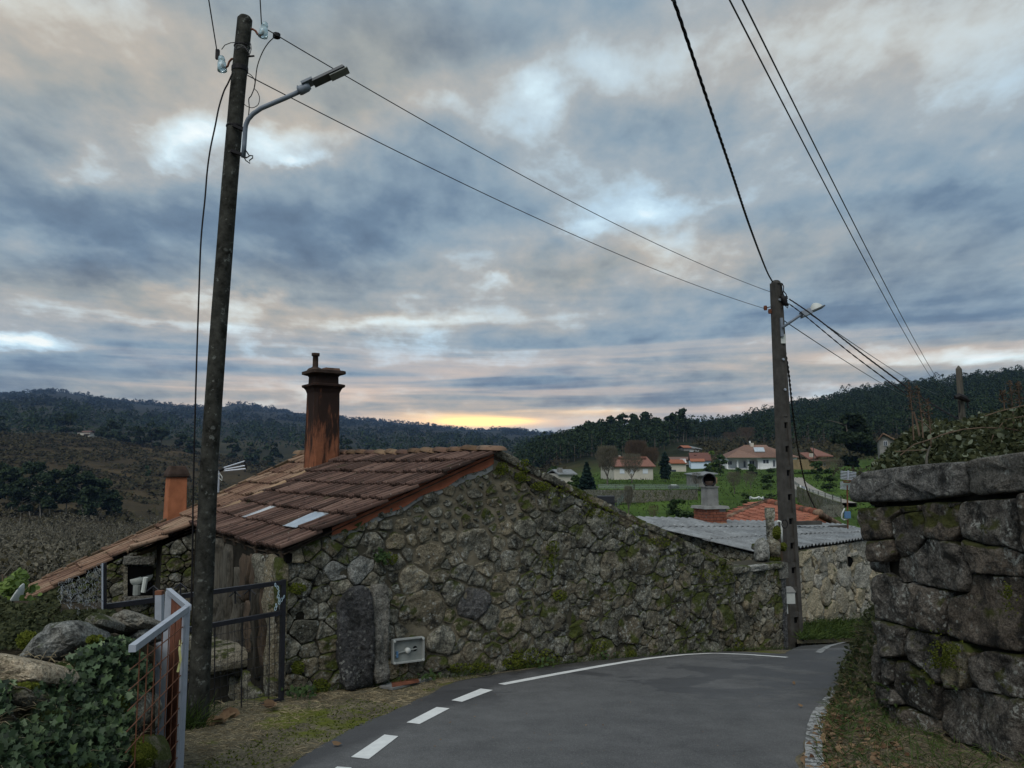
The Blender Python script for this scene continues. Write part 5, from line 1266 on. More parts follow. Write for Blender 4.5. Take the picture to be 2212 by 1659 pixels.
BLK = [[(505, 378), (690, 368), (702, 395), (655, 440), (655, 525), (530, 535), (500, 450)], [(662, 440), (702, 408), (800, 395), (812, 440), (815, 520), (765, 600), (690, 620), (672, 540)], [(812, 352), (965, 347), (982, 400), (978, 500), (935, 540), (830, 520), (815, 440)],
       [(990, 347), (1310, 330), (1310, 600), (1230, 562), (1130, 558), (1010, 522), (985, 430)], [(545, 542), (655, 530), (680, 600), (645, 640), (560, 640)], [(690, 626), (770, 600), (830, 526), (940, 545), (1000, 600), (1040, 700), (1030, 790), (930, 775), (820, 755), (750, 735), (700, 740), (685, 690)],
       [(1005, 532), (1130, 566), (1230, 572), (1310, 612), (1310, 716), (1150, 700), (1050, 692)], [(565, 712), (620, 697), (690, 747), (742, 762), (752, 900), (722, 955), (640, 930), (570, 910)], [(748, 748), (830, 767), (935, 786), (918, 840), (915, 1002), (830, 983), (728, 958), (757, 900)],
       [(935, 822), (1040, 795), (1060, 706), (1160, 712), (1310, 728), (1310, 1085), (1100, 1050), (1000, 1030), (930, 1000)], [(560, 932), (640, 942), (733, 970), (730, 1010), (725, 1103), (650, 1110), (610, 1095), (580, 1040)], [(742, 977), (890, 1002), (898, 1040), (888, 1240), (830, 1180), (762, 1130), (738, 1090)],
       [(902, 1037), (1020, 1042), (1068, 1090), (1030, 1160), (1002, 1268), (922, 1258), (897, 1180)], [(1052, 1112), (1130, 1082), (1310, 1102), (1310, 1312), (1200, 1298), (1080, 1258), (1042, 1180)], [(610, 1117), (650, 1122), (668, 1150), (660, 1230), (620, 1258), (605, 1190)],
       [(682, 1132), (740, 1137), (760, 1160), (830, 1202), (883, 1262), (878, 1418), (800, 1378), (720, 1343), (668, 1270)], [(897, 1282), (1040, 1272), (1130, 1292), (1310, 1322), (1310, 1665), (1190, 1618), (1100, 1558), (960, 1518), (900, 1440)], [(630, 1352), (720, 1362), (876, 1430), (892, 1480), (888, 1598), (820, 1598), (740, 1540), (660, 1470), (635, 1420)],
       [(640, 1462), (690, 1512), (728, 1545), (718, 1562), (640, 1570)], [(660, 1582), (800, 1602), (900, 1660), (900, 1760), (640, 1760)], [(930, 1562), (1000, 1532), (1100, 1582), (1188, 1640), (1230, 1760), (940, 1760)], [(700, 370), (800, 360), (800, 390), (705, 400)], [(885, 352), (975, 350), (960, 372), (900, 372)], [(605, 1270), (662, 1275), (700, 1345), (625, 1345)], [(570, 1045), (600, 1100), (600, 1250), (560, 1200)], [(1240, 1650), (1310, 1672), (1310, 1770), (1250, 1770)]]
for i, pl_ in enumerate(BLK):
    pw_ = [w5(*q) for q in pl_]; cen_ = (sum(q[0] for q in pw_) / len(pw_), sum(q[1] for q in pw_) / len(pw_)); pw_ = [(max(cen_[0] + (a - cen_[0]) * 1.035, .0), cen_[1] + (b_ - cen_[1]) * 1.035) for a, b_ in pw_]
    add_stone('stone', pw_, wfr, M_mossy if i in (12, 19) else M_bigwall, rw, .0, .062 * random.uniform(.85, 1.15), 64, .035, RB, cut=.07, lump=1.0)
amax = max(w5(1310, y)[0] for y in (340, 700, 1100, 1650))
ws = fill_sites([], [(amax, -3.), (L_W, -3.), (L_W, tp0 + slope_w * L_W), (amax, tp0)], lambda a, b_: .26, 900, .8)
wall_of_stones(rw, ws, [(amax + .01, -3.0), (L_W, -3.0), (L_W, tp0 + slope_w * L_W), (amax + .01, tp0 + slope_w * amax)], wfr, lambda a, b_: M_bigwall, lambda a, b_: .003, .110, 48, 1.0, .006, None, .045, 120, RB, 1)
# cap stones
e0, e1 = wp(1852, 1021), wp(2212, 978); sc_ = (e1[1] - e0[1]) / (e1[0] - e0[0])
zb = lambda a: tp0 + slope_w * a + .012
RC = [(1.0, -.30), (1.0, .0), (.985, .6), (.95, .9), (.85, 1.), (.6, 1.0), (.3, 1.0)]
aj = wp(2093, 1000)[0]
ct = [(-.10, zb(-.10) + .02), (aj * .5, zb(aj * .5) - .015), (aj - .006, zb(aj)), (aj - .006, e0[1] + sc_ * aj - .012), (aj * .8, e0[1] + sc_ * aj * .8), (aj * .45, e0[1] + sc_ * aj * .45 + .01), (.1, e0[1] + sc_ * .1), (-.10, e0[1] - .07)]
add_stone('cap_stone', ct, wfr, M_cap, rw, .0, .12, 64, .018, RC, back=.62, chaik=1)
add_stone('cap_stone', [(aj + .006, zb(aj) - .01), (2.4, zb(2.4)), (2.4, e0[1] + sc_ * 2.4 + .01), (aj + .006, e0[1] + sc_ * aj + .004)], wfr, M_cap, rw, .0, .13, 50, .018, RC, back=.62, chaik=1)
add_stone('cap_stone', [(2.42, zb(2.42)), (4.6, zb(4.6)), (4.6, e0[1] + sc_ * 4.6), (2.42, e0[1] + sc_ * 2.42)], wfr, M_cap, rw, .0, .12, 44, .02, RC, back=.62, chaik=1)
# the wall turns away from the lane at its end
EN = WA * -1
for i in range(9):
    z0 = -2.9 + i * .31; z1 = z0 + random.uniform(.24, .30)
    add_stone('stone', [(.02, z0), (.62, z0), (.62, z1), (.02, z1)], (WE + WA * .07, -WN, Z, EN), M_bigwall, rw, .006, .07, 26, .06, RB, chaik=1)

# bank of earth between lane and wall
def bank():
    vs, fs = [], []; nU, nV = 60, 12
    base = [hit(*q) for q in ((1730, 1659), (1744, 1610), (1767, 1562), (1797, 1512), (1822, 1462), (1838, 1420))]
    base = [Vector((2.0, 3.2, 0))] + base + [Vector((6.2, 13.2, 0)), Vector((8.2, 14.7, 0))]
    top = [WE + WA * 4.6 + WN * -.1] + [WE + WA * 1.95 - WN * .1, WE + WA * 1.5 - WN * .1, WE + WA * 1.0 - WN * .1, WE + WA * .5 - WN * .1, WE + WA * 0 - WN * .12, Vector((4.4, 9.4, 0)), Vector((6.6, 12.0, 0)), Vector((9.0, 13.6, 0))]
    for i in range(nU + 1):
        a, b_ = poly_at(base, i / nU), poly_at(top, i / nU)
        for j in range(nV + 1):
            t = j / nV; q = a.lerp(b_, t); rise = (.05 + .72 * sm(7.25, 8.9, q.y)) * sm(0, .9, t)
            z = G(a.x, a.y) * (1 - t) + G(b_.x, b_.y) * t + rise - .015 + .07 * t * mnoise.noise(Vector((q.x * 3, q.y * 3, 2))) * (1 if j else 0)
            vs.append(Vector((q.x, q.y, z)))
    for i in range(nU):
        for j in range(nV): a = i * (nV + 1) + j; fs.append((a, a + 1, a + nV + 2, a + nV + 1))
    o = MB().add(vs, fs).build('earth_bank', M_verge, None, True); o['kind'] = 'structure'; return np.array([tuple(v) for v in vs]).reshape(nU + 1, nV + 1, 3)
BK = bank()
def bank_pts(n, u0=0, u1=1, v0=0, v1=1):
    u = rng.uniform(u0, u1, n) * (BK.shape[0] - 1.001); v = rng.uniform(v0, v1, n) * (BK.shape[1] - 1.001); i, j = u.astype(int), v.astype(int); a, b_ = (u - i)[:, None], (v - j)[:, None]
    return BK[i, j] * (1 - a) * (1 - b_) + BK[i + 1, j] * a * (1 - b_) + BK[i, j + 1] * (1 - a) * b_ + BK[i + 1, j + 1] * a * b_
def blades(c, L, w, lean=.6, up=1.0, curl=.3):
    """curved grass blades as two-segment strips: (2n, 4, 3)"""
    c = np.asarray(c, float); n = len(c); L = L * rng.uniform(.5, 1.4, n); d = rng.normal(size=(n, 3)) * lean; d[:, 2] = up * rng.uniform(.5, 1., n); d = unit(d)
    sd = unit(np.cross(d, rng.normal(size=(n, 3)))) * (w * rng.uniform(.6, 1.3, n))[:, None]
    m = c + d * (L * .55)[:, None]; d2 = d.copy(); d2[:, 2] -= curl; d2 = unit(d2); t = m + d2 * (L * .45)[:, None]
    q1 = np.stack([c - sd, c + sd, m + sd * .8, m - sd * .8], 1); q2 = np.stack([m - sd * .8, m + sd * .8, t + sd * .12, t - sd * .12], 1)
    return np.concatenate([q1, q2])
def stuff(name, verts, k, mat, label, cat, idx=None):
    o = soup(name, verts, k, mat, idx=idx); o['kind'] = 'stuff'; o['label'] = label; o['category'] = cat; return o
# grass, straw and dead leaves on the bank
bp = bank_pts(5200, .02, 1, .05, 1)
stuff('bank_grass', blades(bp[:1700], .10, .003, .7), 4, M_grass, 'short green grass on the earth bank below the ashlar wall', 'grass')
stuff('bank_straw', blades(bp[1700:], .12, .0022, 2.2, .35, .5), 4, M_strawdark, 'dry straw and fallen stems covering the bank below the ashlar wall', 'straw')
bd = bank_pts(2600, .08, .75, -.0, .55) ; bd[:, 2] += .015
stuff('leaf_litter', leaves(np.concatenate([bd[:1200], bank_pts(420, .1, .5, 0, .22) + (0, 0, .012)]), .062, LEAF6, (0, 0, 1), .5, .12), 6, M_dead, 'dead brown leaves lying along the foot of the bank', 'leaves')
stuff('bank_leaves', leaves(bank_pts(500, .3, .9, .2, 1) + (0, 0, .03), .045, LEAF6, (-.3, -.4, .8), .6, .1), 6, M_bush, 'small green weeds on the earth bank', 'weeds')
# ferns and moss in the joints
def fern(px, py, n, L, off=.05, mat=None, lab=''):
    q = on_plane(px, py, WE, WN) + WN * off; f = []
    for i in range(n):
        a = random.uniform(-1.3, 1.3); d = (WA * math.sin(a) + WN * .7 + Z * (.5 + .3 * math.cos(a))).normalized(); p = q.copy(); ln = L * random.uniform(.6, 1.2)
        for s_ in range(9):
            t = s_ / 8; p2 = p + d * ln / 9; sd = d.cross(Z).normalized() * (ln * .15 * math.sin(math.pi * min(1, t * .9 + .12)))
            f.append([tuple(p), tuple(p + sd + d * .008), tuple(p2), tuple(p - sd + d * .008)]); p = p2; d = (d - Z * .13).normalized()
    o = soup('fern', np.array(f), 4, mat or M_grass, world_loc=q); tag(o, lab, 'fern', None)
fern(*d4(730, 950), 9, .17, lab='fern growing in a joint low at the near corner end of the ashlar wall')
fern(*d4(790, 1080), 8, .15, lab='fern hanging just below another fern on the ashlar wall end')
fern(*d4(1080, 880), 9, .16, lab='fern under the mossy patch in the middle of the ashlar wall')
fern(*d4(1000, 420), 6, .10, lab='small fern in an upper joint of the ashlar wall')
fern(*d4(1210, 1390), 10, .15, lab='dark grassy tuft between two big lower blocks of the ashlar wall')
fern(*d4(1330, 930), 8, .13, lab='small fern at the right of the mossy block')
mp = []
for x, y, rx, ry, n in ((1290, 650, 130, 150, 900), (900, 1590, 190, 130, 700), (1060, 850, 120, 60, 300), (1880, 80, 60, 120, 200)):
    for i in range(n):
        q = on_plane(*d4(x + random.gauss(0, .55 * rx), y + random.gauss(0, .55 * ry)), WE, WN); v_ = mnoise.noise(q * 9)
        if v_ < -.02: continue
        mp.append(tuple(q + WN * (.10 + .02 * v_)))
stuff('wall_moss', leaves(mp, .020, LEAF4, tuple(WN), .9), 4, M_moss, 'olive moss cushions growing on the ashlar wall', 'moss')

# ------------------------------------------------------------ brambles behind the right wall
br = thing('bramble_bush', 'sprawling bramble bush with pale leaf undersides on top of the ashlar wall', 'bramble', WE + Vector((1.2, -.4, .1)))
cl, cp_ = [], []
TOPP = [(1880, 1003), (1905, 985), (1925, 960), (1960, 925), (2000, 900), (2040, 905), (2080, 905), (2120, 888), (2160, 880), (2212, 873), (2320, 850)]
tx = np.array([p[0] for p in TOPP]); ty = np.array([p[1] for p in TOPP])
for i in range(7500):
    x = random.uniform(1885, 2340); top = np.interp(x, tx, ty) + 6; bot = 1030 - (x - 1850) * .115; y = bot - (bot - top) * random.random() ** .9
    dd = random.uniform(.0, 1.); Yb = 8.0 - 1.1 * (x - 1885) / 330 + dd * 2.0 + .9 * (bot - y) / 100
    c = P(x + random.gauss(0, 3), y + random.gauss(0, 3), Yb)
    if (c - WE).dot(WN) > -.25 and c.z < e0[1] + .12: c = c - WN * .45 * 1
    (cp_ if random.random() < .09 else cl).append(tuple(c))
soup('foliage', leaves(cl, .050, LEAF6, (-.2, -.5, .5), 1.2, .12), 6, M_bramble, br)
soup('pale_leaves', leaves(cp_, .066, LEAF6, (-.2, -.6, .5), .9, .12), 6, M_bramble2, br)
def d6(x, y): return (x * .1918 + 1810.4, y * .1918 + 757.1)
for pts, r_ in ((((1130, 960), (1400, 890), (1620, 868), (1900, 880), (2094, 910)), .006), (((850, 690), (880, 790), (905, 900), (915, 960)), .010), (((1650, 740), (1800, 690), (2000, 640), (2094, 620)), .005), (((700, 1180), (850, 1060), (1100, 980), (1300, 900)), .005), (((860, 760), (960, 810), (1060, 900)), .006), (((1700, 1100), (1750, 950), (1880, 780), (1980, 760), (2094, 740)), .005), (((640, 1140), (800, 1128), (1010, 1120)), .005), (((1980, 1050), (2094, 1120)), .005)):
    MB().tube([P(*d6(*q), 7.9) for q in pts], r_, 5).build('stem', M_stem, br)
inner = []
for i in range(700):
    x = random.uniform(1900, 2330); top = np.interp(x, tx, ty) + 25; bot = 1025 - (x - 1850) * .115; y = random.uniform(top, bot); inner.append(tuple(P(x, y, 8.9 + random.uniform(0, 1.2))))
soup('inner_foliage', leaves(inner, .16, LEAF6), 6, M_bramble, br)
tw_ = thing('broken_stick', 'pale broken stick standing up from the cap stone of the ashlar wall', 'stick', P(*d6(995, 1290), 7.0))
MB().tube([P(*d6(*q), 7.0) for q in ((995, 1295), (997, 1200), (1020, 1120), (1038, 1075))], [.012, .011, .009, .006], 6).build('stick', M_oldwood, tw_)
for i, (x0, y0, x1, y1, pos_) in enumerate(((945, 770, 890, 395, 'tallest of three over the left end of the bramble'), (835, 700, 790, 350, 'left of the tallest over the left end of the bramble'), (1035, 840, 1005, 540, 'shortest of three over the left end of the bramble'), (1965, 640, 1935, 335, 'left of a pair at the right edge of the bramble'), (2045, 610, 2025, 340, 'right of a pair at the right edge of the bramble'), (1870, 600, 1850, 450, 'smallest beside the pair at the right of the bramble'))):
    a, b_ = P(*d6(x0, y0), 8.4), P(*d6(x1, y1), 8.4); fs_ = thing('dried_flower_stalk', 'brown dried flower stalk, ' + pos_, 'flower stalk', a, 'dried flower stalks over the brambles')
    MB().tube([a - Z * .3, a, b_], [.008, .007, .004], 5).build('stem', M_stem, fs_)
    cs = [tuple(a.lerp(b_, random.uniform(.05, 1.0)) + Vector((random.gauss(0, .018), random.gauss(0, .018), 0))) for _ in range(150)]
    soup('seed_heads', leaves(cs, .022, LEAF4), 4, M_twigred, fs_)['kind'] = 'stuff'
wpst = thing('wooden_post', 'weathered wooden post rising behind the brambles against the wooded hill', 'post', P(2082, 930, 12))
a, b_ = P(2083, 960, 12), P(2071, 797, 12); MB().tube([a, b_, b_ + Vector((0, 0, .055))], [.062, .05, .006], 4).build('post', M_oldwood, wpst)
MB().tube([P(*d6(*q), 11.9) for q in ((1318, 530), (1360, 515), (1420, 540), (1480, 575))], [.03, .05, .05, .02], 8).build('cable_clamp', M_wire, wpst)
MB().tube([P(*d6(*q), 11.9) for q in ((1360, 570), (1370, 640), (1365, 700))], .012, 5).build('dangling_cable', M_wire, wpst); MB().tube([P(*d6(*q), 11.9) for q in ((1440, 560), (1455, 600), (1470, 650))], .014, 5).build('dangling_cable', M_wire, wpst)

# ------------------------------------------------------------ ivy covered rubble wall, bottom left
def d1(x, y): return (x * .2063, y * .2063 + 1316.6)
rub = thing('rubble_wall', 'tumbled rubble wall with ivy and moss in the bottom left corner', 'wall', P(150, 1659, 4.4))
def rubY(px, py): return 4.95 - 1.15 * (335 - px) / 335 - .45 * max(0, (py - 1440)) / 220 + .10 * mnoise.noise(Vector((px / 45, py / 45, 2)))
TOPX = np.array([-140, 0, 60, 120, 170, 200, 260, 300, 335]); TOPY = np.array([1485, 1478, 1470, 1440, 1408, 1392, 1380, 1385, 1402])
vs, fs = [], []; nU, nV = 60, 34
for i in range(nU + 1):
    px = -140 + 475 * i / nU; t0 = np.interp(px, TOPX, TOPY)
    for j in range(nV + 1):
        py = t0 + (2000 - t0) * j / nV; vs.append(P(px, py, rubY(px, py)))
    _q = vs[-nV - 1]; vs.append(_q * 1.2 + Z * .06)
    vs.append(_q * 1.4 - Z * 1.3)
M_ = nV + 3
for i in range(nU):
    for j in range(nV): a = i * M_ + j; fs.append((a, a + 1, a + M_ + 1, a + M_))
    a = i * M_; fs.append((a, a + nV + 1, a + M_ + nV + 1, a + M_)); fs.append((a + nV + 1, a + nV + 2, a + M_ + nV + 2, a + M_ + nV + 1))
e = nU * M_; fs.append(tuple(e + j for j in range(nV + 1)) )
MB().add(vs, fs).build('wall_core', M_soil, rub, True)
def boulder(name, outline, Y, thick, mat, parent, lean=.35, label=None, n=44):
    """rock whose silhouette is traced and whose body is a lumpy dome with real depth"""
    _cx = sum(q[0] for q in outline) / len(outline); _cy = sum(q[1] for q in outline) / len(outline); Y = min(Y, rubY(*d1(_cx, _cy)) + (.03 if _cy > 420 else .25)); pts = [P(*d1(*q), Y) for q in outline]; c = sum(pts, Vector()) / len(pts); A = Vector((1, 0, 0)); B = Vector((0, lean, 1)).normalized(); N = A.cross(B)
    pl = [((q - c).x, (q - c).z * 1.06) for q in pts]
    o = add_stone(name, pl, (c + Vector((0, .0, 0)), A, B, N), mat, parent, 0, thick, 30, .05, [(1.0, -1.3 * thick), (1.03, -.35), (1.0, .2), (.93, .6), (.8, .85), (.6, 1.), (.35, 1.05), (.15, 1.05)], back=thick * 1.3, smooth=False, chaik=0, cut=.07, lump=2.4)
    return o
for args in (('boulder', ((235, 500), (300, 380), (420, 270), (560, 160), (800, 130), (900, 200), (950, 300), (930, 380), (840, 420), (760, 470), (640, 540), (480, 545), (320, 530)), 4.75, .20, M_boulder),
             ('boulder', ((-60, 470), (100, 490), (300, 530), (480, 570), (560, 640), (570, 750), (400, 785), (150, 790), (-60, 770)), 3.95, .20, M_tan),
             ('boulder', ((905, 190), (960, 100), (1040, 50), (1120, 90), (1200, 130), (1180, 190), (1060, 210), (960, 240)), 5.3, .12, M_boulder),
             ('boulder', ((1190, 230), (1180, 130), (1230, 60), (1330, 15), (1460, 50), (1560, 90), (1640, 150), (1560, 200), (1400, 230), (1280, 250)), 5.4, .16, M_boulder),
             ('boulder', ((960, 285), (1060, 245), (1175, 255), (1130, 305), (1000, 315)), 5.0, .08, M_tan),
             ('boulder', ((1380, 300), (1480, 230), (1600, 210), (1620, 300), (1500, 340)), 5.2, .10, M_boulder),
             ('boulder', ((1360, 1060), (1420, 950), (1500, 880), (1560, 930), (1600, 1040), (1600, 1160), (1540, 1260), (1450, 1310), (1370, 1220)), 4.72, .10, M_granite),
             ('boulder', ((1200, 1400), (1250, 1330), (1360, 1340), (1380, 1420), (1290, 1470)), 4.55, .08, M_granite),
             ('boulder', ((560, 720), (600, 600), (760, 560), (840, 640), (820, 760), (680, 770)), 4.35, .12, M_mossy),
             ('boulder', ((180, 1160), (260, 1060), (480, 1000), (600, 1080), (560, 1220), (360, 1260), (220, 1240)), 3.85, .12, M_mossy),
             ('boulder', ((60, 960), (120, 860), (300, 840), (380, 920), (320, 1010), (160, 1060)), 3.75, .1, M_granite),
             ('boulder', ((830, 520), (900, 430), (1000, 400), (1050, 470), (960, 560)), 4.6, .09, M_mossy),
             ('boulder', ((1340, 1480), (1420, 1380), (1560, 1330), (1640, 1420), (1690, 1560), (1640, 1680), (1450, 1680), (1360, 1600)), 4.45, .12, M_mossy)): boulder(*args, rub)
# ivy: the leaves hang over the face, dense patches left and centre
def ivy_w(x, y):                                      # d1 coordinates -> density
    w = 0
    for cx, cy, rx, ry, a in ((1130, 700, 380, 330, 1.), (900, 1150, 450, 320, 1.), (560, 880, 220, 120, .8), (560, 1320, 300, 260, .8), (900, 1500, 480, 200, .7), (60, 650, 110, 200, .7), (200, 1450, 280, 240, .8), (1250, 400, 160, 130, .9), (30, 950, 120, 160, .5), (1450, 560, 130, 160, .4)):
        w = max(w, a * math.exp(-(((x - cx) / rx) ** 2 + ((y - cy) / ry) ** 2)))
    return w
iv, iv2 = [], []
while len(iv) < 6200:
    x, y = random.uniform(-120, 1600), random.uniform(260, 1720); w = ivy_w(x, y)
    if random.random() < w and w > .22:
        px, py = d1(x, y)
        if py < np.interp(px, TOPX, TOPY) - 4: continue
        q = P(px, py, rubY(px, py) - .03 - abs(random.gauss(0, .07))); (iv2 if random.random() < .10 else iv).append(tuple(q))
ivy = thing('ivy', 'dark green ivy hanging over the rubble wall', 'ivy', P(190, 1560, 4.2))
soup('leaves', leaves(iv, .034, IVY, (.1, -1., .45), .95, .15), 10, M_ivy, ivy); soup('young_leaves', leaves(iv2, .046, IVY, (.1, -1., .6), .6, .15), 10, M_ivy2, ivy)
for pts in (((1110, 615), (1180, 620), (1250, 660), (1290, 730)), ((680, 985), (740, 1040), (795, 1080)), ((860, 750), (865, 900), (885, 1050), (905, 1150)), ((1105, 1235), (1040, 1310), (990, 1390)), ((650, 1440), (760, 1530), (930, 1650)), ((610, 1500), (720, 1590), (810, 1655)), ((1440, 620), (1490, 670), (1530, 690)), ((1080, 1320), (1170, 1420), (1255, 1500)), ((800, 715), (780, 770), (715, 800)), ((1350, 485), (1310, 520), (1250, 540)), ((400, 1020), (480, 1022)), ((120, 805), (260, 820), (330, 860)), ((130, 1110), (180, 1160), (230, 1260), (270, 1290)), ((60, 1440), (50, 1560)), ((1190, 850), (1240, 940)), ((610, 1310), (700, 1400)), ((1580, 1240), (1600, 1280), (1635, 1285)), ((1640, 540), (1690, 630))):
    MB().tube([P(*d1(*q), rubY(*d1(*q)) - .13) for q in pts], .0045, 5).build('ivy_stem', M_oldwood, ivy)
mp = []
for x, y, rx, ry, n in ((1520, 1500, 180, 180, 1500), (1280, 960, 110, 200, 500), (300, 330, 130, 100, 350), (1000, 320, 100, 50, 160), (660, 640, 90, 60, 200), (330, 800, 200, 40, 250), (560, 1180, 120, 90, 200), (900, 1640, 200, 60, 250)):
    for i in range(n):
        a, r_ = random.uniform(0, 6.28), math.sqrt(random.random()); px, py = d1(x + math.cos(a) * rx * r_, y + math.sin(a) * ry * r_); mp.append(tuple(P(px, py, rubY(px, py) - .05 - .09 * (1 - r_ * r_) * (2 if x == 1520 else 1) + (.8 if x == 300 else 0))))
stuff('rubble_moss', leaves(mp, .024, LEAF4, (0, -1, .5), .9), 4, M_moss, 'bright olive moss cushions on the rubble wall', 'moss')
stuff('rubble_straw', blades([tuple(P(*d1(x, y), rubY(*d1(x, y)) - .05)) for x, y in zip(rng.uniform(-100, 1500, 900), rng.uniform(480, 1700, 900))], .09, .002, 1.5, .5, .5), 4, M_straw, 'dry stems caught among the ivy of the rubble wall', 'straw')
fr_ = thing('dried_frond', 'rusty orange dried frond on top of the rubble wall between the boulders', 'frond', P(*d1(820, 540), 4.5))
for k in range(7): MB().tube([P(*d1(825 + k * 3, 560), 4.45), P(*d1(818 + k * 5, 470), 4.45), P(*d1(790 + k * 9, 395 + k * 6), 4.45)], [.005, .004, .001], 4).build('frond_stem', M_rustwire, fr_)
# low growth between the rubble wall and the cottage
lw = []
for i in range(8500):
    x = random.uniform(-90, 250); y = random.uniform(1285 + 20 * math.sin(x / 30), 1400); 
    if x > 130 and y < 1318: continue
    lw.append(tuple(P(x, y, 7.4 - 2.1 * (y - 1285) / 115 + random.uniform(-.2, .4))))
mound = MB(); vs, fs = [], []
for i in range(13):
    for j in range(7): x = -120 + i * 32; y = 1300 + j * 20; vs.append(P(x, y + 6 * mnoise.noise(Vector((x / 40, y / 40, 0))), 7.7 - 2.1 * (y - 1285) / 115))
for i in range(12):
    for j in range(6): a = i * 7 + j; fs.append((a, a + 1, a + 8, a + 7))
o = mound.add(vs, fs).build('garden_mound', M_soil, None, True); o['kind'] = 'structure'
stuff('undergrowth', leaves(lw, .038, LEAF6, (0, -.5, .8), 1.2, .1), 6, M_bramble, 'tangled low undergrowth behind the rubble wall', 'undergrowth')
sh = thing('shrub', 'bright green leafy shrub at the left edge beside the satellite dish', 'shrub', P(30, 1330, 8.6)); cs = []
for i in range(1500):
    x = random.gauss(14, 24); top = 1228 + abs(x - 42) * .9; y = random.uniform(top, 1345); cs.append(tuple(P(x, y, 8.6 + random.gauss(0, .22))))
soup('foliage', leaves(cs, .07, LEAF6, (0, -.4, .8), 1., .1), 6, M_shrub, sh)
for k in range(6): MB().tube([P(20 + k * 3, 1350, 8.7), P(10 + k * 8, 1290, 8.7), P(5 + k * 9, 1240 + k * 4, 8.7)], .008, 5).build('stem', M_stem, sh)
ds = thing('satellite_dish', 'white satellite dish seen edge-on beside the bright shrub', 'satellite dish', P(36, 1330, 8.2))
dax = Vector((-.86, -.30, .40)).normalized(); dc = P(37, 1308, 8.2)
MB().lathe(dc, [(0, 0), (.10, .012), (.17, .032), (.215, .055), (.22, .055), (.215, .045), (.17, .02), (.1, 0), (0, -.012)], 20, dax).build('dish', M_pvc, ds, True)
MB().tube([dc, dc - dax * .15 - Z * .1, dc - dax * .15 - Z * .5], .018, 6).build('mount', M_galv, ds)

# ------------------------------------------------------------ stone shed under the corrugated sheets
def d5(x, y): return (x * .248 + 1261.8, y * .248 + 905.2)
shed = thing('stone_shed', 'pale stone shed with grey corrugated roof below the bend of the lane', 'shed', P(1800, 1375, 18.5))
rA, rB, rC, rD = P(1636, 1193, 16.9), P(1905, 1158, 21.2), P(1822, 1133, 24.0), P(1336, 1116, 19.8)
def rp(u, v):                                          # u along the eave, v up the slope
    return rA.lerp(rB, u).lerp(rD.lerp(rC, u), v)
def shed_roof():
    L = (rB - rA).length; NC = 9; rows = ((-.03, .36), (.31, .70), (.65, 1.03))
    for j, (v0, v1) in enumerate(rows):
        for i in range(NC):
            u0, u1 = i / NC - .004, (i + 1) / NC + .006; nU, nV = 44, 4; vs, fs = [], []; dz = random.uniform(-.006, .006); dv = random.uniform(-.012, .012); tw = random.uniform(-.012, .012)
            for a in range(nU + 1):
                for c in range(nV + 1):
                    u, t = u0 + (u1 - u0) * a / nU, c / nV; v = v0 + dv + (v1 - v0) * t; ph = u * L / .177 * 2 * math.pi
                    vs.append(rp(u, v) + Z * (.028 * math.sin(ph) + .03 * mnoise.noise(Vector((u * 3, v * 3, 1))) + dz + .030 * (1 - t) + tw * (a / nU - .5) + .004 * (i % 2)))
            for a in range(nU):
                for c in range(nV): e = a * (nV + 1) + c; fs.append((e, e + 1, e + nV + 2, e + nV + 1))
            n = len(vs); m = MB().add(vs, fs); m.add([q - Z * .010 for q in vs], [tuple(reversed(f)) for f in fs])
            for a in range(nU): p_, q_ = a * (nV + 1), (a + 1) * (nV + 1); m.f.append((p_, q_, q_ + n, p_ + n)); m.m.append(0)
            m.build('roof_sheet', M_corr, shed, True)
shed_roof()
for a, b_, w in ((d7(975, 215), d7(1205, 205), 22.5), (d7(655, 165), d7(920, 160), 21.5)):
    MB().bar(P(*a, w), P(*b_, w), .16, .10).build('roof_beam', M_conc, shed)
# wall facing the lane
sO = P(1700, 1300, 17.4); sO.z = 0; sE = P(1905, 1300, 21.4); sE.z = 0; sA = (sE - sO).normalized(); sN = Vector((sA.y, -sA.x, 0)); sN = sN if sN.y < 0 else -sN
def ws_(px, py): q = on_plane(px, py, sO, sN); return ((q - sO).dot(sA), q.z)
def ws7(x, y): return ws_(*d7(x, y))
Ls = (sE - sO).length
def shed_top(a): px = 1700; t = a / Ls; return rA.z * (1 - t) + rB.z * t - .075
sp_ = [(0, -4.6), (Ls, -5.0), (Ls, shed_top(Ls)), (0, shed_top(0))]
sw_ = MB().prism([sO + sA * a + Z * b_ for a, b_ in sp_], -sN * .4).build('front_wall', M_shedjoint, shed)
sfr = (sO, sA, Z, sN)
sbig = [(710, 515, 80), (770, 690, 90), (770, 810, 70), (780, 950, 45), (830, 1040, 95), (1135, 490, 60), (1155, 720, 75), (1340, 740, 85), (1040, 570, 45), (920, 600, 55), (970, 900, 90), (870, 810, 45), (1025, 700, 65), (935, 755, 40), (1130, 1000, 75), (1020, 1130, 85), (1240, 1150, 80), (1340, 950, 70), (1460, 960, 55), (1240, 960, 45), (1320, 580, 45), (1215, 600, 35), (1440, 530, 50), (1470, 760, 45), (1130, 590, 30), (960, 525, 24), (860, 960, 40), (1420, 835, 40), (1270, 870, 38), (1040, 985, 45), (870, 510, 45), (840, 580, 38), (800, 1150, 70), (1400, 1120, 60), (1480, 1130, 55), (1200, 860, 40), (1350, 440, 60), (1260, 690, 35), (870, 450, 45), (1440, 660, 38)]
ss = []
for x, y, h in sbig:
    a, b_ = ws7(x, y); a1, _ = ws7(x + h, y); _, b1 = ws7(x, y + h); ss.append((a, b_, .62 * (abs(a1 - a) + abs(b1 - b_))))
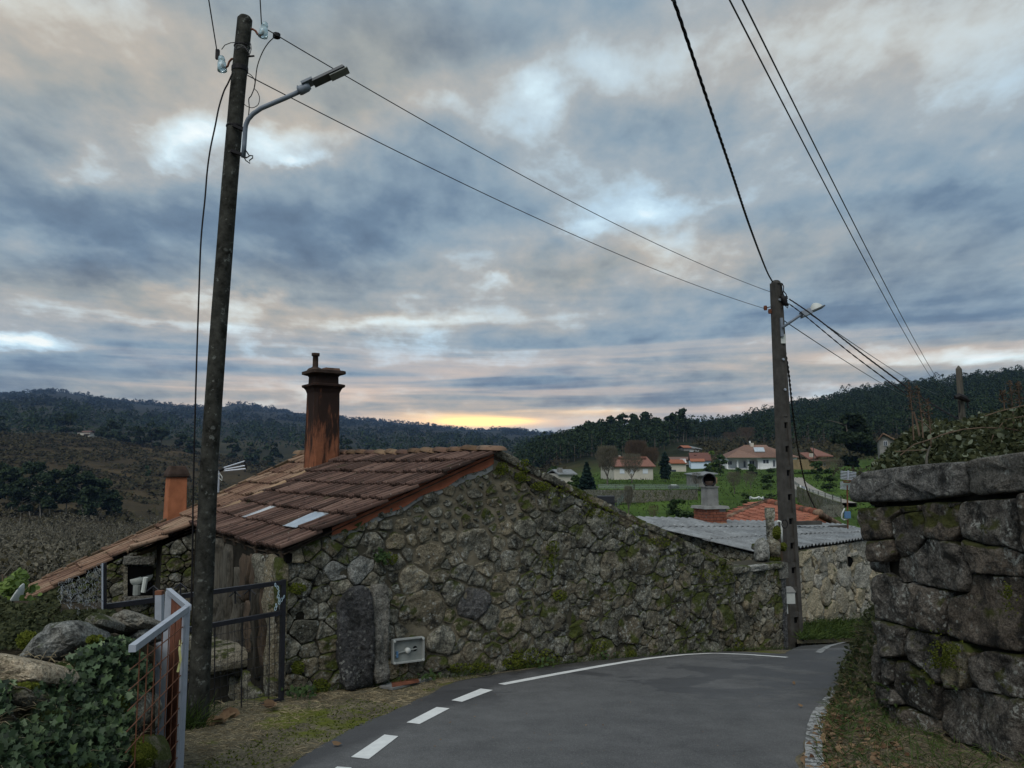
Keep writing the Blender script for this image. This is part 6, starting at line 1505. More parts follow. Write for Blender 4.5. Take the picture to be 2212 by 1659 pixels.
hole = [ws7(*q) for q in ((1212, 632), (1282, 632), (1282, 508), (1212, 508))]
ss = fill_sites(ss, sp_, lambda a, b_: .13, 3500, .80, 1.1, (hole,))
wall_of_stones(sw_, ss, sp_, sfr, lambda a, b_: M_granite if (b_ < -3.75 and random.random() < .6) else M_shed, lambda a, b_: .004, .045, 24, 1.1, .005, lambda a, b_: in_poly(a, b_, hole), .06, 240)
MB().prism([sO + sA * a + Z * b_ + sN * .012 for a, b_ in hole], sN * .008).build('vent_hole', M_blackhole, sw_)
MB().bar(sO + sA * (hole[0][0] - .06) + Z * (hole[2][1] + .03) + sN * .06, sO + sA * (hole[1][0] + .14) + Z * (hole[2][1] + .05) + sN * .06, .10, .06).build('vent_lintel', M_shed, sw_)
# gap between doorpost and shed: a dark panel added to stand for its shade
MB().box(P(1693, 1310, 17.0), (.55, .08, 2.9), (Vector((.9, .43, 0)), Vector((-.43, .9, 0)), Z)).build('gap_shade_panel', M_brownwood, shed)
# return wall seen below the left edge of the roof
lO = P(1640, 1200, 16.95); lE = P(1440, 1200, 19.3); lO.z = lE.z = 0; lA = (lE - lO).normalized(); lN = Vector((lA.y, -lA.x, 0)); lN = lN if lN.y < 0 else -lN
LL = (lE - lO).length; lp = [(0, -4.), (LL, -4.), (LL, rD.z * .62 + rA.z * .38 - .06), (0, rA.z - .07)]
lw_ = MB().prism([lO + lA * a + Z * b_ for a, b_ in lp], -lN * .3).build('side_wall', M_joint, shed)
lpp = [(0, -2.9), (LL, -2.9), lp[2], lp[3]]
wall_of_stones(lw_, fill_sites([], lpp, lambda a, b_: .13, 900, .82, 1.2), lpp, (lO, lA, Z, lN), lambda a, b_: M_granite, lambda a, b_: .006, .04, 18, 1.2, .006, None, .08, 80)
# odd pieces standing on the parapet
for nm, lab, cat, poly7, Y, mm, th in (('standing_stone', 'upright lichen covered stone standing on the low wall end', 'stone', ((205, 580), (215, 400), (240, 335), (300, 320), (345, 390), (358, 580)), 13.9, M_lich, .11),
                                       ('stone_block', 'squat stone block beside the upright lichen covered stone', 'stone', ((350, 515), (345, 350), (400, 330), (472, 370), (472, 520)), 14.1, M_granite, .12),
                                       ('loose_stone', 'small dark stone left of the upright lichen covered stone', 'stone', ((172, 450), (178, 395), (215, 385), (225, 470)), 14.1, M_mossy, .07)):
    pts = [P(*d7(*q), Y) for q in poly7]; c = sum(pts, Vector()) / len(pts)
    o = add_stone(nm, [((q - c).x, (q - c).z) for q in pts], (c, Vector((1, 0, 0)), Z, Vector((0, -1, 0))), mm, None, 0, th, 26, .04, [(.9, -th * 1.2), (1.02, -th * .4), (1, .2), (.9, .75), (.6, 1)], back=th * 1.2, chaik=1); tag(o, lab, cat)
cpst = thing('concrete_post', 'short weathered concrete post with a worn top beside the concrete pole', 'post', P(*d7(372, 320), 14.5))
MB().bar(P(*d7(375, 340), 14.5), P(*d7(362, 95), 14.5), .135, .12).build('post', M_mossy, cpst); MB().box(P(*d7(362, 55), 14.5), (.15, .13, .19)).build('post_head', M_granite, cpst)
MB().box(P(*d7(360, 8), 14.5), (.155, .13, .03), taper=.85).build('post_cap', M_mossy, cpst)
mp = []
for x, y, rx, ry, n in ((440, 270, 42, 75, 420), (505, 425, 40, 45, 300), (400, 555, 90, 25, 200)):
    for i in range(n):
        a, r_ = random.uniform(0, 6.28), math.sqrt(random.random()); mp.append(tuple(P(*d7(x + math.cos(a) * rx * r_, y + math.sin(a) * ry * r_), 14.2 - .12 * (1 - r_ * r_))))
stuff('parapet_moss', leaves(mp, .045, LEAF4, (0, -.7, .6), .9), 4, M_moss, 'moss clumps on the wall end beside the concrete pole', 'moss')
# grass at the foot of the shed
gp_ = []
for i in range(4200):
    x = random.uniform(680, 1560); t = random.random(); top = 1235 + (30 if x < 800 else 0) - (x - 700) * .05; bot = 1440 - (x - 700) * .03
    y = top + (bot - top) * t; gp_.append(tuple(P(*d7(x, y), 18.0 + (x - 700) / 900 * 3.2 - 1.5 * t)))
stuff('shed_grass', blades(gp_, .17, .009, .8), 4, M_grass, 'rough grass bank between the lane and the pale shed', 'grass')
vs, fs = [], []
for i in range(14):
    for j in range(6):
        x = 660 + i * 75; t = j / 5; top = 1225 - (x - 700) * .05; bot = 1475 - (x - 700) * .03; vs.append(P(*d7(x, top + (bot - top) * t), 18.3 + (x - 700) / 900 * 3.2 - 1.6 * t))
for i in range(13):
    for j in range(5): a = i * 6 + j; fs.append((a, a + 1, a + 7, a + 6))
o = MB().add(vs, fs).build('grass_bank', M_verge, None, True); o['kind'] = 'structure'

# ------------------------------------------------------------ brick chimney with a drum cowl
YB = 20.6
bc = thing('brick_chimney', 'brick and concrete chimney with a black drum cowl above the corrugated roof', 'chimney', P(1535, 1128, YB))
ang = R(18); bX = Vector((math.cos(ang), math.sin(ang), 0)); bY = Vector((-math.sin(ang), math.cos(ang), 0))
bc0 = P(1534, 1110, YB + .3); zz = lambda y: P(1534, y, YB + .1).z
core = MB().box(Vector((bc0.x, bc0.y, (zz(1135) + zz(1099)) / 2)), (.60, .56, zz(1099) - zz(1135)), (bX, bY, Z)).build('brick_core', M_cement, bc)
me = None
for row in range(5):
    zc = zz(1130) + (zz(1099) - zz(1130)) * (row + .5) / 5; hh = (zz(1099) - zz(1130)) / 5 - .012
    for (ux, uy, wid) in ((bX, -bY, .60), (-bY, -bX, .56), (bY, bX, .56)):
        n = 3; off = .5 if row % 2 else 0
        for i in range(-1, n + 1):
            a0, a1 = max(-wid / 2 - .02, -wid / 2 + (i + off) * wid / n), min(wid / 2 + .02, -wid / 2 + (i + 1 + off) * wid / n)
            if a1 - a0 < .03: continue
            dpt = wid / 2 if uy is -bY else .30
            q = Vector((bc0.x, bc0.y, zc)) + ux * ((a0 + a1) / 2) + uy * ((.28 if ux is bX else .30) + .012)
            if row == 4 and i == 2 and ux is bX: continue
            MB().box(q, (a1 - a0 - .014, .03, hh), (ux, uy, Z)).build('brick', M_brick, core)
base_ = Vector((bc0.x, bc0.y, 0))
MB().box(base_ + Z * zz(1133) - bY * .33, (.66, .12, .10), (bX, bY, Z), taper=.8).build('cement_haunch', M_sand, bc)
MB().box(base_ + Z * (zz(1099) + zz(1093)) * .5, (.76, .72, zz(1093) - zz(1099)), (bX, bY, Z), taper=.94).build('slab', M_cement, bc)
MB().box(base_ + Z * (zz(1093) + zz(1053)) * .5, (.33, .33, zz(1053) - zz(1093)), (bX, bY, Z), taper=.97).build('concrete_stack', M_cement, bc)
MB().box(base_ + Z * zz(1052), (.37, .37, .03), (bX, bY, Z)).build('stack_cap', M_cement, bc)
MB().lathe(base_ + Z * zz(1051), [(.11, 0), (.11, .14), (.09, .14)], 12).build('flue', M_sootcap, bc, True)
cw = base_ + Z * zz(1038); cax = (Vector((-.25, -.9, .12))).normalized()
MB().lathe(cw - cax * .17, [(.0, 0), (.165, 0), (.178, .02), (.178, .33), (.165, .34), (.155, .33), (.150, .06), (0, .05)], 20, cax).build('drum_cowl', M_blackmetal, bc, True)
MB().lathe(cw + cax * .02, [(.0, 0), (.15, 0), (.0, .002)], 16, cax).build('drum_inside', M_blackhole, bc)
MB().box(cw + bX * .135 - bY * .02, (.03, .26, .16), (bX, bY, Z)).build('cowl_band', M_sand, bc)

# ------------------------------------------------------------ television aerials
ae = thing('television_aerial', 'grid television aerial on a rusty mast beside the ashlar wall', 'aerial', P(1831, 1137, 20.0))
MB().tube([P(1831.5, 1142, 20), P(1830, 1048, 20)], .020, 6).build('mast', M_rustwire, ae)
for x, y0, y1 in ((0, 0, 0),):
    for k in range(6): MB().tube([P(*d6(28, 1360 + k * 17), 20), P(*d6(204, 1375 + k * 17), 20)], .012, 5).build('element', M_galv, ae)
    for k in range(6): MB().tube([P(*d6(24, 1482 + k * 15), 20), P(*d6(192, 1495 + k * 15), 20)], .012, 5).build('element', M_galv, ae)
MB().bar(P(*d6(115, 1352), 19.96), P(*d6(110, 1470), 19.96), .05, .03).build('boom', M_galv, ae)
MB().tube([P(*d6(q, w), 19.9) for q, w in ((50, 1462), (60, 1475), (110, 1462), (165, 1465), (175, 1478), (120, 1488), (60, 1484))], .012, 5).build('dipole', M_rustwire, ae)
MB().box(P(*d7(1207, 75), 19.8), (.14, .08, .17)).build('amplifier_box', M_blue, ae)
MB().tube([P(*d7(*q), 19.8) for q in ((1178, 5), (1150, 60), (1145, 110), (1170, 130), (1210, 118), (1222, 95))], .018, 6).build('aerial_lead', M_pvc, ae, True)
a2 = thing('television_aerial', 'small three rod television aerial on the tan roof right of the near pole', 'aerial', roofpt(6.2, 1.55))
def c6(x, y): return (x * .3472, y * .3472 + 740.6)
for p_, q in (((1385, 780), (1522, 737)), ((1390, 790), (1528, 764)), ((1392, 798), (1530, 784))): MB().tube([P(*c6(*p_), 13.2), P(*c6(*q), 13.2)], .014, 5).build('rod', M_galv, a2)
MB().tube([P(*c6(1365, 795), 13.2), P(*c6(1395, 782), 13.2)], .03, 6).build('boom', M_wire, a2); MB().tube([P(*c6(1522, 737), 13.2), P(*c6(1534, 784), 13.2)], .018, 5).build('end_bracket', M_wire, a2)
MB().tube([P(*c6(*q), 13.2) for q in ((1352, 820), (1370, 815), (1382, 835), (1382, 858), (1360, 838))], .008, 5).build('aerial_lead', M_pvc, a2)
MB().tube([P(*c6(1365, 795), 13.25), P(*c6(1358, 930), 13.25)], .016, 6).build('mast', M_galv, a2)

# ------------------------------------------------------------ orange tiled roof behind the shed
oh = thing('tiled_outbuilding', 'outbuilding with a bright orange tiled roof behind the corrugated roof', 'outbuilding', P(1680, 1140, 28))
oA, oB, oC, oD, oE = P(1652, 1085, 29.5), P(1770, 1112, 25.2), P(1812, 1135, 26.2), P(1540, 1133, 26.0), P(1700, 1170, 21.7)
def quad_roof(parent, a, b_, c, d, mat, w=.26, row=.42, cap=400):
    """tiles on the plane a-b (ridge) to d-c (eave)"""
    ex = (b_ - a); ey = (d - a); nx = max(1, int(max(ex.length, (c - d).length) / w)); ny = max(1, int(ey.length / row)); k = 0
    for j in range(ny):
        for i in range(nx):
            u, v = i / nx, j / ny; p = a.lerp(b_, u).lerp(d.lerp(c, u), v); X = (b_ - a).lerp(c - d, v).normalized(); Y_ = (d.lerp(c, u) - a.lerp(b_, u)).normalized(); N = X.cross(Y_).normalized()
            if N.z < 0: X = -X; N = X.cross(Y_)
            Yo = N.cross(X); put_tile(parent, p, (X, Yo, N), mat, max(ex.length, (c - d).length) / nx / .215, row / .38, .6); k += 1
    return k
orf = MB().prism([oA, oB, oE, oD], Z * -.08).build('roof', M_orangeroof, oh)
quad_roof(orf, oA, oB, oE, oD, M_tile3, .26, .44)
MB().prism([oA, oB, oC, oC + (oA - oB)], Z * -.06).build('far_slope', M_orangeroof, oh)
for i in range(13):
    a, b_ = oA.lerp(oB, i / 13), oA.lerp(oB, (i + 1.15) / 13); MB().tube([a + Z * .03, b_ + Z * .06], [.10, .13], 8).build('ridge_tile', M_tile3n if i % 3 else M_tile2n, orf, True)
for a0, b0 in ((oA, oD), (oB, oC)):
    for i in range(10):
        a, b_ = a0.lerp(b0, i / 10), a0.lerp(b0, (i + 1.1) / 10); MB().tube([a + Z * .02, b_ + Z * .04], [.08, .10], 7).build('verge_tile', M_tile2n, orf, True)
MB().prism([oB - Z * .12, oE - Z * .12, oE - Z * 1.6, oC - Z * 1.4, oC - Z * .1], Vector((-.1, .2, 0))).build('gable_wall', M_fascia, oh)
MB().prism([oD - Z * .1, oE - Z * .1, oE - Z * 2, oD - Z * 2], Vector((.1, .2, 0))).build('wall', M_cement, oh)

# ------------------------------------------------------------ houses across the valley
def up_from(px, r): return onT(px, r)
class Hs:
    """local frame for a distant house: X along the front, Y away, Z up; photo pixels fix the place"""
    def __init__(s, name, label, cat, px, py, Y, rot=0.):
        s.o = P(px, py, Y); s.k = Y / FPX; s.px, s.py = px, py; s.X = Vector((math.cos(rot), math.sin(rot), 0)); s.Y = Vector((-math.sin(rot), math.cos(rot), 0)); s.root = thing(name, label, cat, s.o)
    def p(s, px, py, dy=0.): return s.o + s.X * ((px - s.px) * s.k) + Z * ((s.py - py) * s.k) + s.Y * dy
    def box(s, name, x0, y0, x1, y1, d0, d1, mat, parent=None):
        a, b_ = s.p(x0, y1, d0), s.p(x1, y0, d1); c = [s.p(x0, y1, d0), s.p(x1, y1, d0), s.p(x1, y1, d1), s.p(x0, y1, d1), s.p(x0, y0, d0), s.p(x1, y0, d0), s.p(x1, y0, d1), s.p(x0, y0, d1)]
        return MB().hexa(c).build(name, mat, parent or s.root)
    def solid(s, name, vs, fs, mat, parent=None): return MB().add(vs, fs).build(name, mat, parent or s.root)
    def window(s, x0, y0, x1, y1, d, shut=False, wall=None):
        w = s.box('window', x0, y0, x1, y1, d - .06, d - .01, M_shutter, wall)
        if not shut:
            m = (x0 + x1) / 2; g = (x1 - x0) * .09; h = (y1 - y0) * .08
            for a, b_ in ((x0 + g, m - g * .5), (m + g * .5, x1 - g)): s.box('pane', a, y0 + h, b_, y1 - h, d - .09, d - .05, M_winglass, w)
        return w
    def gable(s, x0, x1, ye, yr, dd, mat, over=.4, thick=.15):      # ridge along X
        r_ = []
        for sg, da, db in ((0, -over, dd / 2), (1, dd + over, dd / 2)):
            q = [s.p(x0, ye, da), s.p(x1, ye, da), s.p(x1, yr, db), s.p(x0, yr, db)]; r_.append(MB().prism(q, Z * thick).build('roof', mat, s.root))
        return r_
    def hip(s, x0, x1, xr0, xr1, ye, yr, dd, mat, over=.5, parent=None):
        e = [s.p(x0, ye, -over), s.p(x1, ye, -over), s.p(x1, ye, dd + over), s.p(x0, ye, dd + over)]; r0, r1 = s.p(xr0, yr, dd / 2), s.p(xr1, yr, dd / 2)
        vs = e + [r0, r1]; return s.solid('roof', vs, [(0, 1, 5, 4), (1, 2, 5), (2, 3, 4, 5), (3, 0, 4), (3, 2, 1, 0)], mat)
def rows_on(h, name, a, b_, c, d, mat, parent, n):
    """low rolls of tiles running down a distant roof"""
    mb = MB()
    for i in range(n):
        u = (i + .5) / n; mb.bar(a.lerp(b_, u) + Z * .05, d.lerp(c, u) + Z * .05, .14, .09)
    o = mb.build(name, mat, parent); o['kind'] = 'stuff'
def e5(x, y): return d5(x, y)
# white house with an arched porch
x0, yb = e5(1240, 445); H = Hs('porch_house', 'large white bungalow with an arched porch and brown hipped roof across the valley', 'house', x0, yb, 168, R(-4))
E = lambda x: e5(x, 0)[0]; V = lambda y: e5(0, y)[1]
w = H.box('back_wall', E(1250), V(338), E(1790), V(450), 2.2, 11, M_white); H.box('terrace', E(1245), V(432), E(1520), V(450), -.6, 2.2, M_white)
H.box('porch_beam', E(1243), V(336), E(1520), V(350), -.25, .2, M_white)
for x in (1247, 1335, 1427, 1514): H.box('column', E(x - 6), V(349), E(x + 6), V(434), -.2, .15, M_white)
for a, b_ in ((1253, 1329), (1341, 1421), (1433, 1508)):
    vs, fs = [], []; n = 10
    for i in range(n + 1):
        t = i / n; x = a + (b_ - a) * t; y = 350 + 17 * (1 - math.sqrt(max(0, 1 - (2 * t - 1) ** 2)))
        vs += [H.p(E(x), V(348), -.18), H.p(E(x), V(y), -.18)]
    MB().add(vs + [v + H.Y * .3 for v in vs], [(2 * i, 2 * i + 1, 2 * i + 3, 2 * i + 2) for i in range(n)] + [(2 * i + 1, 2 * i + 23, 2 * i + 25, 2 * i + 3) for i in range(n)]).build('arch', M_white, H.root)
H.box('front_wall', E(1514), V(338), E(1662), V(448), .0, 2.2, M_white)
for a, b_, c, d, dd in ((1268, 1308, 366, 400, 2.2), (1456, 1500, 364, 402, 2.2), (1405, 1424, 364, 425, 2.2), (1548, 1604, 354, 390, .0), (1634, 1656, 356, 420, .0)): H.window(E(a), V(c), E(b_), V(d), dd, False, w)
H.box('balcony', E(1512), V(416), E(1608), V(440), -1.6, -1.5, M_white); H.box('balcony_rail', E(1512), V(388), E(1610), V(394), -1.6, -1.5, M_white)
for i in range(9): H.box('baluster', E(1514 + i * 11.6), V(394), E(1518 + i * 11.6), V(418), -1.58, -1.52, M_white)
H.box('garage', E(1660), V(335), E(1858), V(466), 1.5, 9, M_white); H.box('garage_door', E(1790), V(352), E(1850), V(455), 1.44, 1.5, M_white)
rf = H.hip(E(1232), E(1700), E(1445), E(1640), V(338), V(226), 11, M_brownroof, 1.0)
rows_on(H, 'tile_rows', H.p(E(1445), V(226), 5.5), H.p(E(1640), V(226), 5.5), H.p(E(1690), V(338), -1), H.p(E(1240), V(338), -1), M_brownroof, rf, 42)
fr = [H.p(E(1232), V(338), -1.4), H.p(E(1530), V(338), -1.4), H.p(E(1380), V(268), 2.4)]; MB().add([*fr, H.p(E(1380), V(268), 5.0)], [(0, 1, 2), (0, 2, 3), (2, 1, 3)]).build('porch_roof', M_brownroof, H.root)
MB().prism([H.p(E(1655), V(336), .8), H.p(E(1868), V(336), .8), H.p(E(1790), V(290), 5.), H.p(E(1655), V(245), 5.)], Z * .15).build('garage_roof', M_brownroof, H.root)
ck_ = H.box('chimney', E(1494), V(206), E(1521), V(246), 4.5, 5.7, M_cream); H.box('chimney_pot', E(1488), V(188), E(1498), V(208), 4.8, 5.3, M_white, ck_)
H.box('chimney', E(1800), V(262), E(1822), V(306), 4.0, 5.0, M_greystone)
s_ = H.p(E(1541), V(268), 2.6); MB().prism([s_ + H.X * -1.1 - Z * .6 - H.Y * 1.2, s_ + H.X * 1.1 - Z * .6 - H.Y * 1.2, s_ + H.X * 1.2 + Z * .35 + H.Y * .4, s_ + H.X * -1.0 + Z * .35 + H.Y * .4], Vector((0, -.15, .2))).build('skylight', M_glasspane, H.root)
# beige house behind the bare tree
xb, yb = e5(255, 552); H = Hs('beige_house', 'beige two storey house with a red tiled roof behind bare trees', 'house', xb, yb, 118, R(8))
w = H.box('wall', E(262), V(415), E(612), V(560), 0, 8, M_cream)
for r_ in (H.gable(E(248), E(630), V(420), V(336), 8, M_redroof)): pass
rows_on(H, 'tile_rows', H.p(E(250), V(336), 4), H.p(E(628), V(336), 4), H.p(E(628), V(420), -.4), H.p(E(250), V(420), -.4), M_redroof, H.root, 38)
vs = [H.p(E(612), V(418), 0), H.p(E(612), V(418), 8), H.p(E(612), V(338), 4)]; MB().prism(vs, H.X * -.2).build('gable', M_cream, H.root)
H.box('raised_roof', E(345), V(326), E(600), V(345), 2.5, 5.5, M_redroof)
for a, b_ in ((312, 355), (518, 564), (405, 437)): H.window(E(a), V(436), E(b_), V(476), 0, True, w)
for a in (398, 520): H.box('cellar_vent', E(a - 8), V(522), E(a + 8), V(532), -.03, .02, M_winglass, w)
H.box('chimney', E(362), V(318), E(380), V(338), 3.5, 4.4, M_cream)
H.box('plinth', E(262), V(545), E(612), V(560), -.06, 0, M_greystone)
# low outbuilding with orange tiles, white cottage, and the rest
xb, yb = e5(760, 450); H = Hs('low_outbuilding', 'low beige outbuilding with an orange roof right of the dark cypress', 'outbuilding', xb, yb, 148)
w = H.box('wall', E(762), V(385), E(888), V(458), 0, 6, M_cream); H.gable(E(750), E(892), V(390), V(358), 6, M_orangeroof); H.box('opening', E(758), V(442), E(800), V(458), -.05, .02, M_winglass, w)
MB().prism([H.p(E(880), V(388), -.2), H.p(E(892), V(388), -.2), H.p(E(888), V(346), .3)], H.Y * 5).build('white_gable', M_white, H.root)
xb, yb = e5(930, 432); H = Hs('white_cottage', 'small bluish white cottage with a pinkish tiled roof below the wood', 'cottage', xb, yb, 176, R(-10))
w = H.box('wall', E(928), V(362), E(1100), V(432), 0, 7, M_bluewall); H.gable(E(922), E(1104), V(366), V(298), 7, M_redroof); H.window(E(992), V(384), E(1014), V(412), 0, False, w); H.box('lean_to', E(928), V(370), E(1040), V(434), -2.2, 0, M_bluewall)
MB().prism([H.p(E(922), V(372), -2.5), H.p(E(1044), V(372), -2.5), H.p(E(1044), V(352), 0), H.p(E(922), V(352), 0)], Z * .15).build('lean_to_roof', M_orangeroof, H.root); H.box('chimney', E(962), V(312), E(985), V(345), 2, 3, M_sootcap)
xb, yb = e5(735, 375); H = Hs('old_barn', 'long dark red roofed barn behind the low outbuilding', 'barn', xb, yb, 185); H.box('wall', E(740), V(355), E(940), V(400), 0, 8, M_greystone); H.gable(E(732), E(945), V(358), V(334), 8, M_brownroof)
xb, yb = e5(870, 300); H = Hs('hillside_house', 'grey hillside house with an orange roof and a white canopy below the wood', 'house', xb, yb, 235); w = H.box('wall', E(872), V(250), E(1000), V(300), 0, 8, M_greystone); H.gable(E(862), E(935), V(252), V(232), 8, M_orangeroof)
MB().prism([H.p(E(930), V(255), -.3), H.p(E(1040), V(268), -.3), H.p(E(1000), V(248), 4), H.p(E(935), V(236), 4)], Z * .2).build('grey_roof', M_corr, H.root); c_ = H.box('canopy', E(905), V(278), E(992), V(292), -3, 0, M_white); [H.box('canopy_gap', E(912 + k * 26), V(292), E(930 + k * 26), V(304), -2.9, -2.6, M_winglass, c_) for k in range(3)]
xb, yb = e5(1955, 425); H = Hs('ochre_house', 'ochre house with a long orange roof at the edge of the big dark pine', 'house', xb, yb, 132, R(14)); w = H.box('wall', E(1958), V(352), E(2170), V(440), 0, 8, M_ochre)
for q in ([H.p(E(1945), V(356), -.5), H.p(E(2085), V(330), -.5), H.p(E(2085), V(296), 4), H.p(E(2010), V(300), 4)], [H.p(E(2010), V(330), -.7), H.p(E(2180), V(330), -.7), H.p(E(2150), V(256), 4), H.p(E(2120), V(256), 4)]): MB().prism(q, Z * .18).build('roof', M_redroof, H.root)
H.box('chimney', E(1993), V(300), E(2006), V(345), 0, .8, M_cream); H.box('lower_roof', E(1960), V(356), E(2170), V(366), -.8, .2, M_brownroof)
for a in (2020, 2100): H.window(E(a), V(380), E(a + 26), V(410), 0, False, w)
F = lambda x: d6(x, 0)[0]; FV = lambda y: d6(0, y)[1]
H = Hs('stone_cottage', 'grey stone gable cottage with one small window half hidden by the brambles', 'cottage', *d6(480, 1150), 62, R(-24))
w = H.solid('wall', [H.p(F(470), FV(1230), 0), H.p(F(672), FV(1230), 0), H.p(F(672), FV(1048), 0), H.p(F(520), FV(955), 0), H.p(F(470), FV(1010), 0)] + [H.p(F(470), FV(1230), 6), H.p(F(672), FV(1230), 6), H.p(F(672), FV(1048), 6), H.p(F(520), FV(955), 6), H.p(F(470), FV(1010), 6)], [(0, 1, 2, 3, 4), (9, 8, 7, 6, 5), (1, 6, 7, 2), (5, 0, 4, 9), (0, 5, 6, 1), (2, 7, 8, 3), (3, 8, 9, 4)], M_greystone)
MB().prism([H.p(F(512), FV(945), -.3), H.p(F(690), FV(1052), -.3), H.p(F(690), FV(1052), 6.3), H.p(F(512), FV(945), 6.3)], Z * .12).build('roof', M_tile2n, H.root)
MB().prism([H.p(F(460), FV(1012), -.3), H.p(F(515), FV(945), -.3), H.p(F(515), FV(945), 6.3), H.p(F(460), FV(1012), 6.3)], Z * .12).build('roof', M_tile2n, H.root); H.window(F(515), FV(1020), F(552), FV(1075), 0, False, w)
H = Hs('grey_cottage', 'small grey roofed cottage above the falling wall edge, left of the dark conifer', 'cottage', *c2(1890, 305), 112, R(12))
A_, B_ = (lambda x: c2(x, 0)[0]), (lambda y: c2(0, y)[1]); H.box('wall', A_(1895), B_(262), A_(2000), B_(330), 0, 6, M_cream); H.gable(A_(1888), A_(2012), B_(268), B_(242), 6, M_corr); H.box('chimney', A_(1900), B_(225), A_(1925), B_(262), .3, 1.3, M_greystone)
H = Hs('garden_shed', 'flat grey garden shed in the field behind the drum cowl', 'shed', *e5(985, 590), 92, R(5)); w = H.box('wall', E(985), V(490), E(1150), V(590), 0, 4, M_greystone)
MB().prism([H.p(E(975), V(500), -.4), H.p(E(1165), V(482), -.4), H.p(E(1165), V(470), 4.4), H.p(E(975), V(486), 4.4)], Z * .12).build('roof', M_corr, H.root)
for px, py, Y, wd, lab in ((180, 937, 470, 26, 'tiny pale farmhouse among trees on the left hill'), (188, 941, 470, 12, 'tiny pale annexe right of the farmhouse on the left hill'), (488, 916, 1300, 30, 'tiny white building group on the far blue hillside'), (500, 921, 1280, 18, 'tiny white shed below the white group on the far hillside'), (1560, 958, 420, 10, 'tiny pale hut on the slope above the white bungalow')):
    H = Hs('distant_house', lab, 'house', px - wd / 2, py + 3, Y); H.box('wall', px - wd / 2, py - 3, px + wd / 2, py + 4, 0, 8, M_cream); H.gable(px - wd / 2 - 1, px + wd / 2 + 1, py - 3, py - 6.5, 8, M_brownroof)
# field walls, fences, driveway
def fence_run(name, label, pts, h, post, sp, mat, panel=None):
    mat = M_conc
    f = thing(name, label, 'fence', pts[0]); L = sum((b_ - a).length for a, b_ in zip(pts, pts[1:])); n = max(2, int(L / sp))
    for i in range(n + 1): q = poly_at(pts, i / n); MB().bar(q - Z * .2, q + Z * h, post, post).build('post', mat, f)
    for hh in (.35, .7, .98): MB().tube([poly_at(pts, i / n) + Z * (h * hh) for i in range(n + 1)], .012, 4).build('rail', mat, f)
    if panel:
        vs, fs = [], []
        for i in range(n + 1): q = poly_at(pts, i / n); vs += [q + Z * .05, q + Z * h * .95]
        MB().add(vs, [(2 * i, 2 * i + 2, 2 * i + 3, 2 * i + 1) for i in range(n)]).build('net_panel', panel, f)
    return f
def net_mat():
    m, b, p = new_mat('pale_green_net', .9, .1); p.inputs['Base Color'].default_value = (.34, .42, .36, 1); p.inputs['Alpha'].default_value = .38; return m
M_net = net_mat()
G5 = lambda x, y, Y: P(*e5(x, y), Y)
fence_run('garden_fence', 'low pale green net fence along the upper garden terrace', [G5(440, 612, 80), G5(700, 614, 82), G5(1000, 610, 86)], .55, .05, 4, M_galv, M_net)
fence_run('garden_fence', 'pale net fence running down between two field terraces', [G5(285, 775, 60), G5(345, 700, 68), G5(432, 622, 79)], .62, .05, 2.4, M_galv, M_net)
fence_run('garden_fence', 'faint net fence low at the left of the green field', [G5(60, 790, 58), G5(285, 786, 60)], .30, .04, 3, M_galv, M_net)
fence_run('garden_fence', 'net fence left of the beige house terrace', [G5(120, 608, 79), G5(430, 612, 80)], .50, .04, 3.5, M_galv, M_net)
def low_wall(label, pts, h, w, mat, cat='wall'):
    f = thing('field_wall', label, cat, pts[0]); 
    for a, b_ in zip(pts, pts[1:]):
        MB().hexa([a + Vector((0, -w / 2, -.8)), b_ + Vector((0, -w / 2, -.8)), b_ + Vector((0, w / 2, -.8)), a + Vector((0, w / 2, -.8)), a + Vector((0, -w / 2, h)), b_ + Vector((0, -w / 2, h)), b_ + Vector((0, w / 2, h)), a + Vector((0, w / 2, h))]).build('wall_body', mat, f)
low_wall('dark terrace wall below the garden fences in the green field', [G5(0, 655, 74), G5(400, 655, 76), G5(700, 655, 78), G5(985, 650, 82)], .42, .5, M_mossy)
low_wall('dark field wall below the driveway on the right', [G5(1860, 640, 70), G5(1960, 690, 64), G5(2090, 745, 58), G5(2240, 800, 54)], .55, .5, M_mossy)
low_wall('low wall at the foot of the field beyond the orange roof', [G5(2080, 850, 52), G5(2260, 852, 54)], .8, .4, M_granite)
fence_run('driveway_fence', 'wire fence with pale posts beside the driveway', [G5(1815, 575, 105), G5(1890, 635, 88), G5(2010, 690, 74), G5(2240, 755, 62)], .75, .06, 3.2, M_conc, M_net)
gt2 = thing('driveway_gate', 'pale metal gate panel beside the driveway fence', 'gate', G5(1885, 625, 85)); MB().prism([G5(1884, 626, 85), G5(1932, 638, 82), G5(1932, 594, 82), G5(1884, 580, 85)], Vector((.05, .1, 0))).build('panel', M_galv, gt2)
for x in (1884, 1932): MB().bar(G5(x, 640, 84 if x < 1900 else 81.5), G5(x, 575 if x < 1900 else 588, 84 if x < 1900 else 81.5), .12, .12).build('post', M_white, gt2)
def track_mat(): return plain('pale_gravel_track', (.27, .25, .22), .95, .05, var=.25, scale=1.2)
M_track = track_mat()
